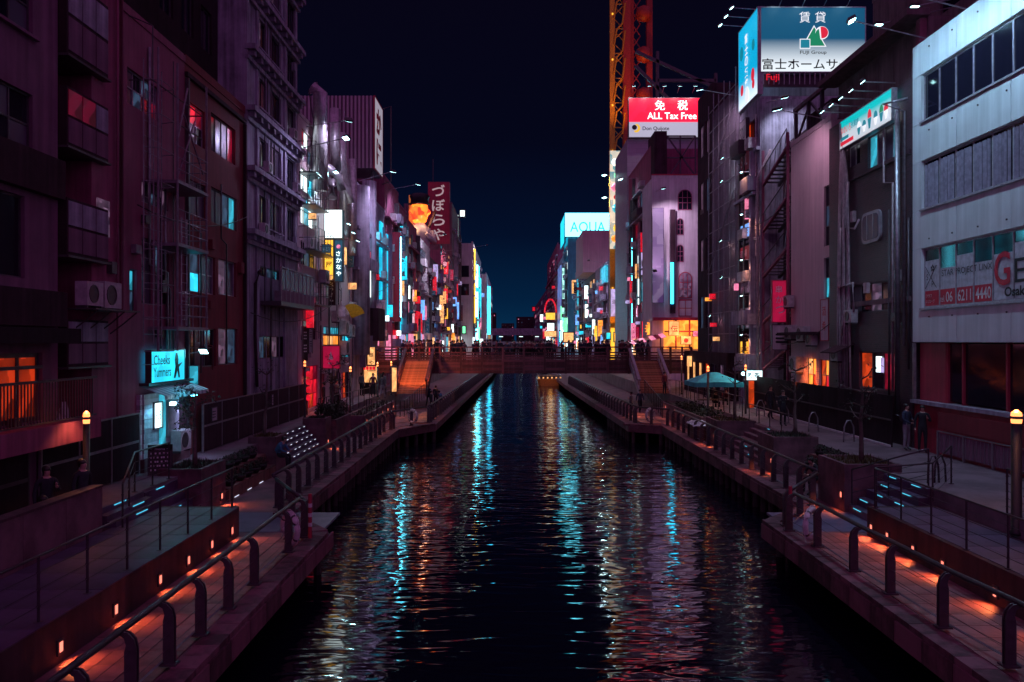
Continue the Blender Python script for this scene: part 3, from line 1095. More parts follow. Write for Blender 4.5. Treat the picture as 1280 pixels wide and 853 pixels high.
def hedge(label, x0, x1, y0, y1, z0, h, n=900):
    t = thing('hedge', label, 'hedge', (x0, y0, z0))
    m = MB()
    w, d = x1 - x0, y1 - y0
    for _ in range(n):
        yy = rnd.uniform(0, d)
        p = Vector((rnd.uniform(0, w), yy, h * rnd.random() ** .6 * (.75 + .25 * math.sin(yy * 3))))
        e1 = Vector((rnd.uniform(-1, 1), rnd.uniform(-1, 1), rnd.uniform(-1, 1))).normalized() * .09
        e2 = Vector((rnd.uniform(-1, 1), rnd.uniform(-1, 1), rnd.uniform(-1, 1))).normalized() * .06
        m._add([p - e1, p - e2, p + e1, p + e2], [(0, 1, 2, 3)])
    m.obj('foliage', M_LEAF, t)['kind'] = 'stuff'
    for i in range(5):
        MB().tube([(w / 2, d * (i + .5) / 5, 0), (w / 2 + .08, d * (i + .5) / 5, h * .7)], .025, 5).obj('stem', M_BARK, t)


hedge('dark hedge growing in the long planter under the red pub', -9.8, -8.8, 39.7, 43.1, 1.2, .9, 1100)
hedge('dark shrubs in the low planter before the green tent', 10.5, 11.8, 44.2, 52, .9, .5, 800)


def tree(label, loc, h, seed, lean=0.0, leaves=260, spread=1.0):
    r = random.Random(seed)
    t = thing('street_tree', label, 'tree', loc, 0, 'thin street trees in the planters')
    m = MB()
    tr = [Vector((lean * h * (k / 6) ** 1.5 + r.uniform(-.03, .03), r.uniform(-.04, .04), h * k / 6)) for k in range(7)]
    tr[0] = Vector((0, 0, 0))
    m.tube(tr, [.085 - .010 * k for k in range(7)], 7)
    m.obj('trunk', M_BARK, t, smooth=True)
    lf = MB()
    for k in range(9):
        b = tr[rnd.choice((3, 4, 5, 6))]
        a = r.uniform(0, 6.28)
        L = r.uniform(.5, 1.0) * spread
        pts = [b, b + Vector((math.cos(a) * L * .5, math.sin(a) * L * .5, .12)), b + Vector((math.cos(a) * L, math.sin(a) * L, r.uniform(.1, .5)))]
        MB().tube(pts, [.03, .02, .008], 5).obj('limb', M_BARK, t, smooth=True)
        leaf_clump(lf, pts[2], .26, leaves // 9, .05, r)
        leaf_clump(lf, pts[1], .18, leaves // 18, .045, r)
    lf.obj('crown', M_LEAF, t)['kind'] = 'stuff'


tree('thin dark tree in the planter right beside the cafe kiosk', (-9.75, 24.6, 1.3), 2.3, 3, leaves=300, spread=.6)
tree('pale bare tree before the grey panel fence', (-9.9, 32.0, 1.35), 2.5, 4, lean=.05, leaves=40, spread=.45)
tree('thin dark tree in the hedge by the pub doorway', (-9.3, 41.5, 1.3), 2.6, 9, leaves=260)
tree('thin cropped tree in the planter with dry grass', (11.0, 25.2, 1.4), 2.6, 5, leaves=90, spread=.75)
tree('thin cropped tree in the planter between seats and dark steps', (11.4, 32.2, 1.4), 2.6, 6, leaves=90, spread=.7)
tree('small bare tree in the planter by the grey stall', (11.2, 40.2, 1.25), 2.7, 8, leaves=60, spread=.6)


# lamp posts
def lamp_post(label, loc, h, r=.07, e=25, two=True, col=(1, .34, .14)):
    t = thing('lamp_post', label, 'lamp post', loc, 0, 'slim lamp posts of the promenade')
    MB().lathe([(r * 1.5, 0), (r * 1.5, .06), (r, .1), (r, h)], n=10).obj('pole', M_BLK, t, smooth=True)
    MB().lathe([(r * .95, h), (r * 1.05, h + .10)], n=10).obj('lamp_glass', E_WARMS, t)
    MB().lathe([(r * 1.25, h + .10), (r * 1.25, h + .16)], n=10).obj('collar', M_STEEL, t)
    MB().lathe([(r * 1.05, h + .16), (r * .95, h + .24), (r * .3, h + .30)], n=10).obj('lamp_glass', E_WARMS, t)
    add_light('lamp_light', 'SPOT', (0, 0, h + .38), e * 3, col, t, .1, rot=(0, 0, 0), spot=R(124), blend=.8)
    return t


lamp_post('slim lamp post with two warm glasses beside the fence under the red lit restaurant', (PX(108, 19.1), 19.1, .78), 2.45, .075, 24)
lamp_post('tall thick black lamp post with orange glasses before the white office', (11.35, 18.0, .85), 2.5, .11, 30)
lamp_post('slim lamp post rising beside the green tent', (PX(885, 45), 45, 1.0), 2.5, .07, 14)
lamp_post('slim lamp post before the turquoise lit air units', (PX(438, 47), 47, 1.0), 2.4, .07, 14)
lamp_post('slim lamp post with cold glass next to the yellow shop sign', (PX(472, 57), 57, 1.2), 2.2, .06, 10, col=(.8, .85, 1))
lamp_post('slim lamp post at the foot of the orange lit stairs', (PX(489, 59), 59, 1.2), 2.2, .06, 26)
lamp_post('slim lamp post standing in front of the red pub door', (PX(381, 41), 41, 1.2), 2.7, .06, 0.1)
lamp_post('slim lamp post between the green tent and the cyan shop sign', (PX(932, 44), 44, 1.0), 2.6, .06, 12)
lamp_post('slim lamp post at the foot of the red brown stairs', (PX(852, 60), 60, 1.2), 2.6, .06, 20)


# ================================================================== FOOTBRIDGE
DB0, DB1 = 66.5, 70.0
t = thing('footbridge', 'wooden plank footbridge crowded with people crossing the canal', 'footbridge', (-11.2, DB0, 2.5))
W_ = 26.1
MB().box(0, W_, .25, DB1 - DB0 - .25, .55, 1.05).obj('deck', M_BWOOD, t)
for y in (.02, DB1 - DB0 - .25):
    MB().box(0, W_, y, y + .22, .0, .55).obj('girder', M_STEEL, t)
n = 15
bay = W_ / n
for i in range(n + 1):
    bx('post', t, i * bay - .09, i * bay + .09, -.12, .01, -.02, 2.14, M_BWOOD)
    bx('post', t, i * bay - .08, i * bay + .08, DB1 - DB0 + .02, DB1 - DB0 + .14, .5, 2.14, M_BWOOD)
for i in range(n):
    for k in range(8):
        bx('plank', t, i * bay + .095, (i + 1) * bay - .095, -.05 + rnd.uniform(-.008, .008), -.012, .03 + k * .235, .03 + k * .235 + (.20 if k < 6 else .12), M_BWOOD)
MB().box(-.05, W_ + .05, -.17, .06, 2.14, 2.22).obj('handrail', M_BWOOD, t)
MB().box(-.05, W_ + .05, DB1 - DB0, DB1 - DB0 + .17, 2.14, 2.22).obj('handrail', M_BWOOD, t)


def stair(label, x0, x1, y0, y1, z0, z1, n, mat, side_mat):
    t = thing('staircase', label, 'stairs', (x0, y0, z0))
    w, d, h = x1 - x0, (y1 - y0) / n, (z1 - z0) / n
    for k in range(n):
        bx('step', t, .06, w - .06, d * k, d * k + d + .03, h * (k + 1) - .06, h * (k + 1), mat)
        bx('riser', t, .062, w - .062, d * k + .02, d * k + .05, h * k, h * (k + 1) - .06, mat)
    for x in (0, w):
        MB().vprism([(0, -.2), (.0, .25), (y1 - y0, z1 - z0 + .25), (y1 - y0, z1 - z0 - .3)], -.06, .06).obj('stringer', side_mat, t, (x, 0, 0), H90)
        m = MB().bar((x, 0, 1.0), (x, y1 - y0, z1 - z0 + 1.0), .22, .14)
        m.obj('handrail', side_mat, t)
        for k in range(0, n + 1, 2):
            MB().bar((x, d * k, h * k), (x, d * k, h * k + .95), .06).obj('baluster', side_mat, t)
    return t


M_STAIR = wallmat('red_stair_boards', (0.45, 0.19, 0.12), var=.3, sc=2, rough=.6, pieces=.25)
stair('orange lit staircase climbing to the footbridge by the yellow shop sign', -8.8, -6.5, 60.6, 66.3, 1.2, 3.55, 15, M_STAIR, M_BWOOD)
stair('red brown staircase with thick rails climbing to the footbridge by the arched house', 9.75, 12.1, 61.2, 66.3, 1.2, 3.55, 14, M_STAIR, M_DUCT)
t = thing('stair_light', 'glowing warm lamp box at the orange staircase foot', 'lamp', (PX(493, 60), 60.0, 1.2))
bx('lamp_glass', t, -.25, .12, 0, .25, .2, 2.0, E_WARM)
bx('cap', t, -.3, .17, -.04, .3, 2.0, 2.1, M_STEEL)
bx('plinth', t, -.28, .15, -.03, .28, 0, .2, M_STEEL)
add_light('lamp_light', 'SPOT', (1.1, -.6, 2.3), 700, (1.0, .24, .06), t, .2, rot=(R(88), 0, R(-6)), spot=R(95), blend=.7)
t = thing('deck', 'orange lit timber deck of benches beside the ramp below the stairs', 'deck', (-6.5, 50.2, 0))
for i in range(16):
    bx('plank', t, .1, 1.25, i * .45 + .01, i * .45 + .44, 0.0, .12, M_STAIR)
add_light('lamp_light', 'SPOT', (.1, 4, 1.9), 70, (1, .34, .12), t, .1, rot=(0, 0, 0), spot=R(120))
t = thing('deck', 'red lit timber deck of benches below the red brown stairs', 'deck', (7.95, 49.5, 0))
for i in range(16):
    bx('plank', t, .1, 1.3, i * .45 + .01, i * .45 + .44, 0.0, .12, M_STAIR)
add_light('lamp_light', 'SPOT', (1.0, 5, 1.9), 70, (1, .30, .18), t, .1, rot=(0, 0, 0), spot=R(120))

# far road bridge
t = thing('road_bridge', 'pale road bridge crossing the canal far beyond the footbridge', 'bridge', (-14, 300, 2.2))
MB().box(0, 32, 0, 14, 0, 1.6).obj('deck', M_DARK, t)
MB().box(0, 32, -.3, 0, 1.6, 2.8).obj('parapet', M_GREY, t)
for x in (3, 16, 29):
    MB().box(x - .6, x + .6, 2, 12, -3.5, -.01).obj('pier', M_GREY, t)
for i, x in enumerate((4, 9, 16.5, 22.5, 28)):
    MB().tube([(x, 1, 1.6), (x, 1, 4.6), (x + .6, 1, 4.8)], .10, 5).obj('lamp_arm', M_STEEL, t)
    bx('lamp_glass', t, x + .2, x + 1.6, .5, 1.5, 4.55, 4.75, E_WHITE)
# the pale flyover behind it
t = thing('flyover', 'grey elevated road crossing far behind the road bridge', 'road bridge', (-32, 380, 8))
MB().box(0, 60, 0, 12, 0, 1.4).obj('deck', M_GREY, t)
MB().box(0, 60, -.2, 0, 1.4, 3.2).obj('barrier', M_GREY, t)
for x in (14, 46):
    MB().box(x - 1, x + 1, 3, 9, -9, -.01).obj('pier', M_GREY, t)

# ================================================================== BOAT
t = thing('sightseeing_boat', 'orange sightseeing boat full of passengers beyond the footbridge', 'boat', (5.3, 112, -1.1))
hull = MB()
sec = [(-1.5, 0), (-1.75, .85), (-1.62, .95), (1.62, .95), (1.75, .85), (1.5, 0), (0, -.25)]
rows = []
for y, k in ((0, .82), (.5, 1), (6, 1), (9, .85), (11, .35)):
    rows.append([(x * k, y, z + (.2 if y > 8 else 0)) for x, z in sec])
vs = [p for r_ in rows for p in r_]
fs = []
for i in range(4):
    for j in range(7):
        fs.append((i * 7 + j, i * 7 + (j + 1) % 7, (i + 1) * 7 + (j + 1) % 7, (i + 1) * 7 + j))
fs += [list(range(7))[::-1], [28 + j for j in range(7)]]
hull._add(vs, fs)
hull.obj('hull', M_HULL, t)
for y in (1.2, 2.8, 4.4, 6.0):
    bx('bench', t, -1.3, 1.3, y, y + .4, .95, 1.35, M_STEEL)
m = MB().tube([(-1.6, .1, 1.5), (-1.6, 8, 1.5), (0, 10.4, 1.7), (1.6, 8, 1.5), (1.6, .1, 1.5), (-1.6, .1, 1.5)], .05, 5)
m.obj('rail', M_GALV, t)
for x in (-1.5, -.9, -.3, .3, .9, 1.5):
    bx('lamp_glass', t, x - .1, x + .1, -.02, .06, 1.05, 1.25, E_WARM)
add_light('lamp_light', 'POINT', (0, -1.0, 1.6), 8, (1, .42, .1), t, .3)


# ================================================================== PEOPLE
def skin_body(joints, edges, mats_by, name):
    """grow one continuous body round a skeleton: joints name -> (x,y,z,r)"""
    me = bpy.data.meshes.new(name)
    names = list(joints)
    ix = {n_: i for i, n_ in enumerate(names)}
    me.from_pydata([joints[n_][:3] for n_ in names], [(ix[a], ix[b]) for a, b in edges], [])
    o = bpy.data.objects.new(name, me)
    C.objects.link(o)
    md = o.modifiers.new('skin', 'SKIN')
    md.use_smooth_shade = True
    for i, n_ in enumerate(names):
        sv = me.skin_vertices[0].data[i]
        r = joints[n_][3]
        sv.radius = r if isinstance(r, tuple) else (r, r)
        sv.use_root = (n_ == 'pelvis')
    sb = o.modifiers.new('sub', 'SUBSURF')
    sb.levels = sb.render_levels = 1
    dg = bpy.context.evaluated_depsgraph_get()
    out = bpy.data.meshes.new_from_object(o.evaluated_get(dg))
    bpy.data.objects.remove(o)
    out.materials.clear()
    keys = []
    for mname, mat in mats_by['mats']:
        out.materials.append(mat)
        keys.append(mname)
    seg = [(Vector(joints[a][:3]), Vector(joints[b][:3]), mats_by['of'](a, b)) for a, b in edges]
    for p in out.polygons:
        c = p.center
        best, bd = 0, 9
        for a, b, k_ in seg:
            ab = b - a
            tt = max(0, min(1, (c - a).dot(ab) / max(1e-9, ab.length_squared)))
            dd = (c - (a + ab * tt)).length
            if dd < bd:
                bd, best = dd, k_
        p.material_index = keys.index(best)
        p.use_smooth = True
    return out


def person_mesh(pose, coat, trou):
    """pose: dict of joint overrides for a 1.7 m figure facing -y"""
    J = {
        'pelvis': (0, 0, .93, (.155, .115)), 'waist': (0, .0, 1.08, (.135, .10)), 'chest': (0, .0, 1.28, (.165, .115)), 'collar': (0, .01, 1.40, (.13, .085)),
        'neck': (0, .0, 1.48, .055), 'jaw': (0, -.025, 1.545, (.062, .07)), 'head': (0, -.01, 1.62, (.075, .092)), 'crown': (0, 0, 1.685, .055), 'nose': (0, -.10, 1.60, .014),
        'sL': (-.175, .0, 1.385, .062), 'eL': (-.235, .02, 1.12, .047), 'wL': (-.245, -.04, .89, .032), 'hL': (-.245, -.06, .80, (.022, .036)),
        'sR': (.175, .0, 1.385, .062), 'eR': (.235, .02, 1.12, .047), 'wR': (.245, -.04, .89, .032), 'hR': (.245, -.06, .80, (.022, .036)),
        'tL': (-.09, 0, .82, .09), 'kL': (-.10, -.015, .49, .062), 'aL': (-.105, .02, .10, .045), 'fL': (-.11, -.13, .04, .038),
        'tR': (.09, 0, .82, .09), 'kR': (.10, -.015, .49, .062), 'aR': (.105, .02, .10, .045), 'fR': (.11, -.13, .04, .038)}
    for k_, v in pose.items():
        J[k_] = tuple(v) + (J[k_][3],) if len(v) == 3 else v
    E_ = [('pelvis', 'waist'), ('waist', 'chest'), ('chest', 'collar'), ('collar', 'neck'), ('neck', 'jaw'), ('jaw', 'head'), ('head', 'crown'), ('head', 'nose')]
    for s in 'LR':
        E_ += [('collar', 's' + s), ('s' + s, 'e' + s), ('e' + s, 'w' + s), ('w' + s, 'h' + s), ('pelvis', 't' + s), ('t' + s, 'k' + s), ('k' + s, 'a' + s), ('a' + s, 'f' + s)]

    def of(a, b):
        if b in ('jaw', 'head', 'crown', 'nose', 'neck') or b[0] == 'h':
            return 'skin'
        if b[0] == 'f' or b[0] == 'a' or b[0] == 'k' or b[0] == 't':
            return 'shoe' if b[0] == 'f' else 'trou'
        return 'coat'
    me = skin_body(J, E_, {'mats': [('skin', M_SKIN), ('coat', coat), ('trou', trou), ('shoe', M_BLK)], 'of': of}, 'person_body')
    # five fingers on each hand
    bm = bmesh.new()
    bm.from_mesh(me)
    for s in 'LR':
        h = Vector(J['h' + s][:3])
        d = (h - Vector(J['w' + s][:3])).normalized()
        side = Vector((0, 1, 0)) if abs(d.y) < .8 else Vector((1, 0, 0))
        side = (side - d * side.dot(d)).normalized()
        curl = d.cross(side).normalized() * (1 if s == 'L' else -1)
        for q in range(5):
            if q < 4:
                b0 = h + side * (-.027 + .018 * q) + d * .005
                L = (.060, .072, .068, .052)[q]
                pts = [b0, b0 + d * L * .6 + curl * .008, b0 + d * L + curl * .026]
            else:
                b0 = h - side * .03 - d * .035
                pts = [b0, b0 - side * .025 + d * .025 + curl * .01, b0 - side * .028 + d * .05 + curl * .02]
            fm = MB().tube(pts, [.0085, .008, .006], 5)
            vv = [bm.verts.new(v) for v in fm.v]
            for f in fm.f:
                try:
                    fc = bm.faces.new([vv[i] for i in f])
                    fc.material_index = 0
                    fc.smooth = True
                except ValueError:
                    pass
    bm.to_mesh(me)
    bm.free()
    # hair
    hd, cw = Vector(J['head'][:3]), Vector(J['crown'][:3])
    up = (cw - hd).normalized()
    hm = MB()
    vs, fs, nn = [], [], 10
    back = Vector((0, 1, 0)) * .02
    for i, (rr, hh) in enumerate(((.088, -.05), (.100, .0), (.098, .045), (.070, .085), (.02, .105))):
        for j in range(nn):
            a = 2 * math.pi * j / nn
            z = hh - (.05 if (math.sin(a) > .2 and i == 0) else 0) + (.07 if (math.sin(a) < -.3 and i == 0) else 0)
            vs.append(hd + back + Vector((rr * .86 * math.cos(a), rr * 1.05 * math.sin(a), 0)) + up * z)
    for i in range(4):
        for j in range(nn):
            fs.append((i * nn + j, i * nn + (j + 1) % nn, (i + 1) * nn + (j + 1) % nn, (i + 1) * nn + j))
    fs.append([4 * nn + j for j in range(nn)])
    hm._add(vs, fs)
    return me, hm.mesh('hair', M_HAIR, True)


STAND = {}
PHONE = {'eR': (.25, -.04, 1.14), 'wR': (.13, -.22, 1.25), 'hR': (.10, -.26, 1.30), 'jaw': (0, -.04, 1.54), 'head': (0, -.03, 1.61)}
LEAN = {'chest': (0, -.10, 1.26), 'collar': (0, -.14, 1.37), 'neck': (0, -.17, 1.45), 'jaw': (0, -.21, 1.51), 'head': (0, -.20, 1.58), 'crown': (0, -.19, 1.645), 'nose': (0, -.29, 1.56), 'waist': (0, -.04, 1.08),
        'sL': (-.175, -.14, 1.355), 'sR': (.175, -.14, 1.355), 'eL': (-.25, -.25, 1.13), 'wL': (-.14, -.42, 1.10), 'hL': (-.06, -.46, 1.10), 'eR': (.25, -.25, 1.13), 'wR': (.14, -.42, 1.10), 'hR': (.06, -.46, 1.12)}
WALK = {'kL': (-.10, -.17, .52), 'aL': (-.105, -.22, .12), 'fL': (-.11, -.36, .07), 'kR': (.10, .05, .48), 'aR': (.105, .30, .14), 'fR': (.11, .20, .05), 'eL': (-.23, .10, 1.13), 'wL': (-.24, .12, .90), 'hL': (-.24, .10, .81), 'eR': (.23, -.05, 1.13), 'wR': (.24, -.18, .93), 'hR': (.24, -.23, .85)}
SIT = {'pelvis': (0, .0, .53), 'waist': (0, -.04, .68), 'chest': (0, -.13, .87), 'collar': (0, -.19, .98), 'neck': (0, -.23, 1.05), 'jaw': (0, -.30, 1.09), 'head': (0, -.30, 1.16), 'crown': (0, -.28, 1.225), 'nose': (0, -.39, 1.13),
       'sL': (-.175, -.18, .96), 'sR': (.175, -.18, .96), 'eL': (-.24, -.30, .75), 'wL': (-.10, -.44, .68), 'hL': (-.04, -.50, .68), 'eR': (.24, -.30, .75), 'wR': (.10, -.46, .68), 'hR': (.05, -.52, .70),
       'tL': (-.10, -.10, .53), 'tR': (.10, -.10, .53), 'kL': (-.13, -.45, .53), 'kR': (.13, -.45, .53), 'aL': (-.13, -.47, .10), 'aR': (.13, -.42, .10), 'fL': (-.13, -.62, .04), 'fR': (.13, -.57, .04)}
HOLD = {'eR': (.24, -.04, 1.14), 'wR': (.06, -.22, 1.10), 'hR': (-.01, -.25, 1.12), 'eL': (-.24, -.04, 1.14), 'wL': (-.08, -.24, 1.02), 'hL': (0, -.27, 1.03)}
_pm = {}


def person(label, x, y, z, rz, pose, c, trou=None, group=None, s=1.0):
    pn = {id(STAND): 's', id(PHONE): 'p', id(LEAN): 'l', id(WALK): 'w', id(SIT): 'i', id(HOLD): 'h'}[id(pose)]
    tr = trou or M_TROU
    k = (pn, c, tr.name)
    if k not in _pm:
        _pm[k] = person_mesh(pose, M_CLOTH[c], tr)
    t = thing('person', label, 'person', (x, y, z), rz, group)
    t.scale = (s, s, s)
    put('body', _pm[k][0], t)
    put('hair', _pm[k][1], t)
    return t


# the crowd on the footbridge
GR = 'silhouetted people along the footbridge rail'
cnt = {}
xs = sorted([rnd.uniform(-9.4, 12.6) for _ in range(104)] + [-8.6, -8.1, -7.7, -7.2, -6.8, -6.4])
for i, x in enumerate(xs):
    pose = rnd.choice((STAND, STAND, PHONE, LEAN, WALK))
    y = DB0 + rnd.uniform(.6, 2.6)
    if pose is LEAN:
        y = DB0 + .62
    bayn = int((x + 11.2) / bay)
    what = {id(STAND): 'standing figure', id(PHONE): 'figure holding a phone', id(LEAN): 'figure leaning on the rail', id(WALK): 'walking figure'}[id(pose)]
    cnt[(bayn, what)] = cnt.get((bayn, what), -1) + 1
    person('%s dark %s in the %s footbridge bay from the cafe bank' % (nth(cnt[(bayn, what)]), what, nth(bayn)), x, y, 3.55, rnd.choice((0, 0, .5, -.5, 1.6, -1.6, 3.1)), pose, rnd.choice((0, 0, 1, 2, 3)), group=GR, s=rnd.uniform(.94, 1.06))

person('seated man in blue jacket bent forward on the wooden tiers', PX(345, 30.2), 30.4, .33, 1.35, SIT, 4)
person('person in dark navy jacket and pale trousers standing by the brick house wall', PX(1133, 29.2), 29.2, 1.2, .5, HOLD, 1, M_PALET)
person('person in long dark coat standing before the red painted wall', PX(1153, 28.6), 28.6, 1.2, -.3, PHONE, 0)
person('dark clothed person with reddish lit face standing behind the low wall', PX(58, 17.4), 17.4, .78, .9, PHONE, 0)
person('dark clothed person standing beside the lamp post with warm glasses', PX(103, 18.3), 18.3, .78, 1.2, STAND, 0)
person('person sitting low behind the concrete wall under the restaurant', PX(30, 16.6), 16.9, .70, 1.3, SIT, 2)
person('person in dark coat walking past the thin rail near the cyan shop sign', PX(963, 41), 41, 1.2, .4, WALK, 0)
person('person seated under the green tent beside its front pole', PX(892, 49), 49, .95, .3, SIT, 0)
person('person seated deeper under the green tent near the orange light', PX(908, 50.5), 50.5, .95, -.4, SIT, 3)
person('person standing at the stall front below the yellow shop sign', PX(452, 58), 58, 1.2, 2.6, STAND, 2)
person('person in pale trousers walking toward the orange stairs', PX(478, 55), 55, 1.2, 3.0, WALK, 2, M_PALET)
person('person sitting on the deck below the footbridge in blue jacket', PX(553, 64), 64, .0, -1.2, SIT, 4)
person('person sitting in dark shade at the potted seats next to the tree planter', PX(1026, 26.9), 27.2, .0, -1.2, SIT, 0)


# ================================================================== LEFT FRONT
# --- plum building at the frame edge with the red lit restaurant
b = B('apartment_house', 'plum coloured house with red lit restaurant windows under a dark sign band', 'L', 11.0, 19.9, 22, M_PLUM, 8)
for i, u in enumerate((7.86, 3.9)):
    for z in (12.36, 9.57, 15.2):
        b.win(u - 3.0, u, z - 1.2, z - 1.2 + 1.42, cols=4, rows=2, glass=[M_GLASS, M_GLASSB, M_GLASS, M_GLASSB, E_DIMB], sill=True)
b.win(4.2, 7.55, 5.45, 7.35, cols=4, rows=1, glass=[E_DIMB, M_GLASS, E_DIMB, M_GLASS])  # blue reflection on the shop glass put in as dim glowing panes
b.win(2.5, 8.25, 2.1, 3.72, cols=7, rows=1, glass=[E_REST], ft=.11)
b.box('transom', 2.5, 8.25, 3.34, 3.42, -.12, .02, M_FRAME)
b.done()
b.box('sign_band', 2.0, 8.86, 7.5, 8.45, .0, .22, M_DARK)
b.box('shop_band', 2.0, 8.80, 4.35, 5.2, .0, .30, M_DARK)
b.box('awning', 2.0, 8.6, 3.95, 4.3, .0, .75, M_BLACK)
b.box('balcony_slab', 1.5, 9.6, 1.55, 2.05, .02, .72, M_ROSE)
t = thing('balcony_railing', 'dark vertical bar balcony railing before the red lit restaurant', 'railing', (XL + .64, 12.6, 3.25))
MB().box(-.03, .03, 0, 7.9, 1.0, 1.06).obj('handrail', M_STEEL, t)
MB().box(-.02, .02, 0, 7.9, .06, .10).obj('bottom_rail', M_STEEL, t)
bm_ = MB().box(-.012, .012, -.012, .012, .10, 1.0).mesh('baluster', M_STEEL)
for i in range(66):
    put('baluster', bm_, t, (0, .06 + .118 * i, 0))
add_light('restaurant_light', 'POINT', (.9, 3.0, 2.7), 3, (1, .10, .04), b.root, .2)

# --- rose pillar house with stacked bay boxes
b = B('bay_house', 'rose coloured narrow house with metal bay boxes stacked in its recess', 'L', 21.5, 23.2, 22, M_ROSE, 7)
b.done()
b.box('stair_core', -1.58, -.01, 0, 20.5, -6.5, -1.3, M_DARK)
for z0, z1, top in ((12.4, 14.4, None), (10.1, 11.6, E_REDD), (7.36, 8.8, None), (4.55, 5.75, None)):
    v0, v1 = z0 - 1.2, z1 - 1.2
    bay = b.box('bay_box', -1.5, .55, v0, v1, -1.2, .17, M_DARK)
    for i in range(3):
        g_ = boxmesh(.62, .02, (v1 - v0) * .42, M_STEEL if not top else E_REDW)
        put('panel', boxmesh(.62, .025, (v1 - v0) * .42, top if (top and i < 2) else M_GREY), bay, (.06 + .67 * i, -.02, (v1 - v0) * .53))
        put('panel', boxmesh(.62, .025, (v1 - v0) * .42, M_PLUM), bay, (.06 + .67 * i, -.02, (v1 - v0) * .06))
    b.box('ledge', -1.55, .6, v0 - .06, v0 - .005, -1.2, .24, M_STEEL)
ac_unit('old pale air unit facing the canal on the steel shelf above the bay box', (XL + .42, 20.9, 6.12), H90, 1.0)
ac_unit('air unit mounted on the rose pillar next to the steel shelf', (XL + .34, 22.0, 6.10), H90, 1.15)
t = thing('equipment_shelf', 'steel bracket shelf carrying an air unit on the rose pillar house', 'shelf', (XL, 20.2, 5.95))
MB().box(0, .8, 0, 2.4, .05, .09).obj('shelf_board', M_STEEL, t)
for y in (.2, .9, 1.6, 2.3):
    MB().tube([(0.0, y, -.55), (.4, y, -.25), (.75, y, .05)], .02, 5).obj('bracket', M_STEEL, t)
b.box('small_window', .25, .9, 6.9, 7.9, 0, .04, E_DIMW)

# --- fire escape house
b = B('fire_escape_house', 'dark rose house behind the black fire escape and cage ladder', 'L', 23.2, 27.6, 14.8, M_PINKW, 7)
b.pw(159, 83, 128, 199, cols=4, rows=2, glass=[M_GLASSB, E_DIMB, M_GLASS, E_REDW, M_GLASSB, M_GLASS, E_DIMB, M_GLASSB], fm=M_FRAMEL)
b.pw(177, 224, 252, 210, cols=5, rows=1, glass=[E_DIMW, M_GLASSB, E_DIMB, M_GLASS], fm=M_FRAMEL)
b.pw(177, 296, 380, 192, cols=2, rows=2, glass=[M_GLASS, M_GLASSB])
b.pw(194, 300, 380, 212, cols=2, rows=2, glass=[M_GLASSB, M_GLASS, E_DIMB])
b.pw(162, 336, 390, 171, cols=1, rows=2, glass=[E_DIMB, E_CYANW])
b.done(.25)
t = thing('fire_escape', 'black steel fire escape with balconies and caged ladder', 'fire escape', (XL, 23.35, 4.9))
for y in (.05, 1.4, 3.75):
    MB().tube([(.95, y, 0), (.95, y, 8.9)], .035, 6).obj('post', M_ESC, t)
for z in (.75, 3.35, 5.3):
    MB().box(.02, .98, 1.4, 3.85, z - .10, z).obj('platform', M_ESC, t)
    for dz in (.35, .7, 1.05):
        MB().tube([(.95, 1.4, z + dz), (.95, 3.85, z + dz), (.05, 3.85, z + dz)], .018, 5).obj('guard_rail', M_ESC, t)
    for k in range(5):
        MB().tube([(.95, 1.4 + k * .6, z), (.95, 1.4 + k * .6, z + 1.05)], .014, 5).obj('baluster', M_ESC, t)
for y in (.1, .75, 1.3):
    MB().tube([(.5, y, .15), (.5, y, 8.6)], .02, 5).obj('stile', M_ESC, t)
for k in range(20):
    MB().tube([(.5, .1, -.4 + k * .45), (.5, 1.3, -.4 + k * .45)], .012, 4).obj('rung', M_ESC, t)
for k in range(9):
    MB().tube([(.5, .1, k * 1.0), (.95, .25, k * 1.0), (.95, 1.15, k * 1.0), (.5, 1.3, k * 1.0)], .015, 4).obj('hoop', M_ESC, t)
for q in ((1.5, 5.35, 2.9, 7.5), (2.0, 7.5, 3.6, 5.9), (1.45, 6.4, 2.3, 8.4)):
    MB().tube([(.9, q[0], q[1]), (.9, q[2], q[3])], .028, 5).obj('brace', M_ESC, t)
t = thing('ladder', 'pale steel ladder hanging between two fire escape balconies', 'ladder', (XL + .6, 25.9, 5.7))
for y in (0, .42):
    MB().tube([(0, y, 0), (0, y, 3.5)], .022, 5).obj('stile', M_GALV, t)
for k in range(11):
    MB().tube([(0, 0, .2 + .3 * k), (0, .42, .2 + .3 * k)], .014, 5).obj('rung', M_GALV, t)
t = thing('roof_frame', 'thin dark pipe frame jutting over the fire escape house', 'frame', (XL, 23.6, 12.9))
MB().tube([(0, 0, 0), (.7, 0, 0), (.7, 0, 1.6), (0, 0, 1.9)], .025, 5).obj('pipe', M_STEEL, t)
MB().tube([(.7, 0, 0), (.7, 3.8, 0), (0, 3.8, 0)], .025, 5).obj('pipe', M_STEEL, t)
MB().tube([(.7, 1.8, 0), (.7, 1.8, -.8), (.7, 3.8, -.8)], .025, 5).obj('pipe', M_STEEL, t)

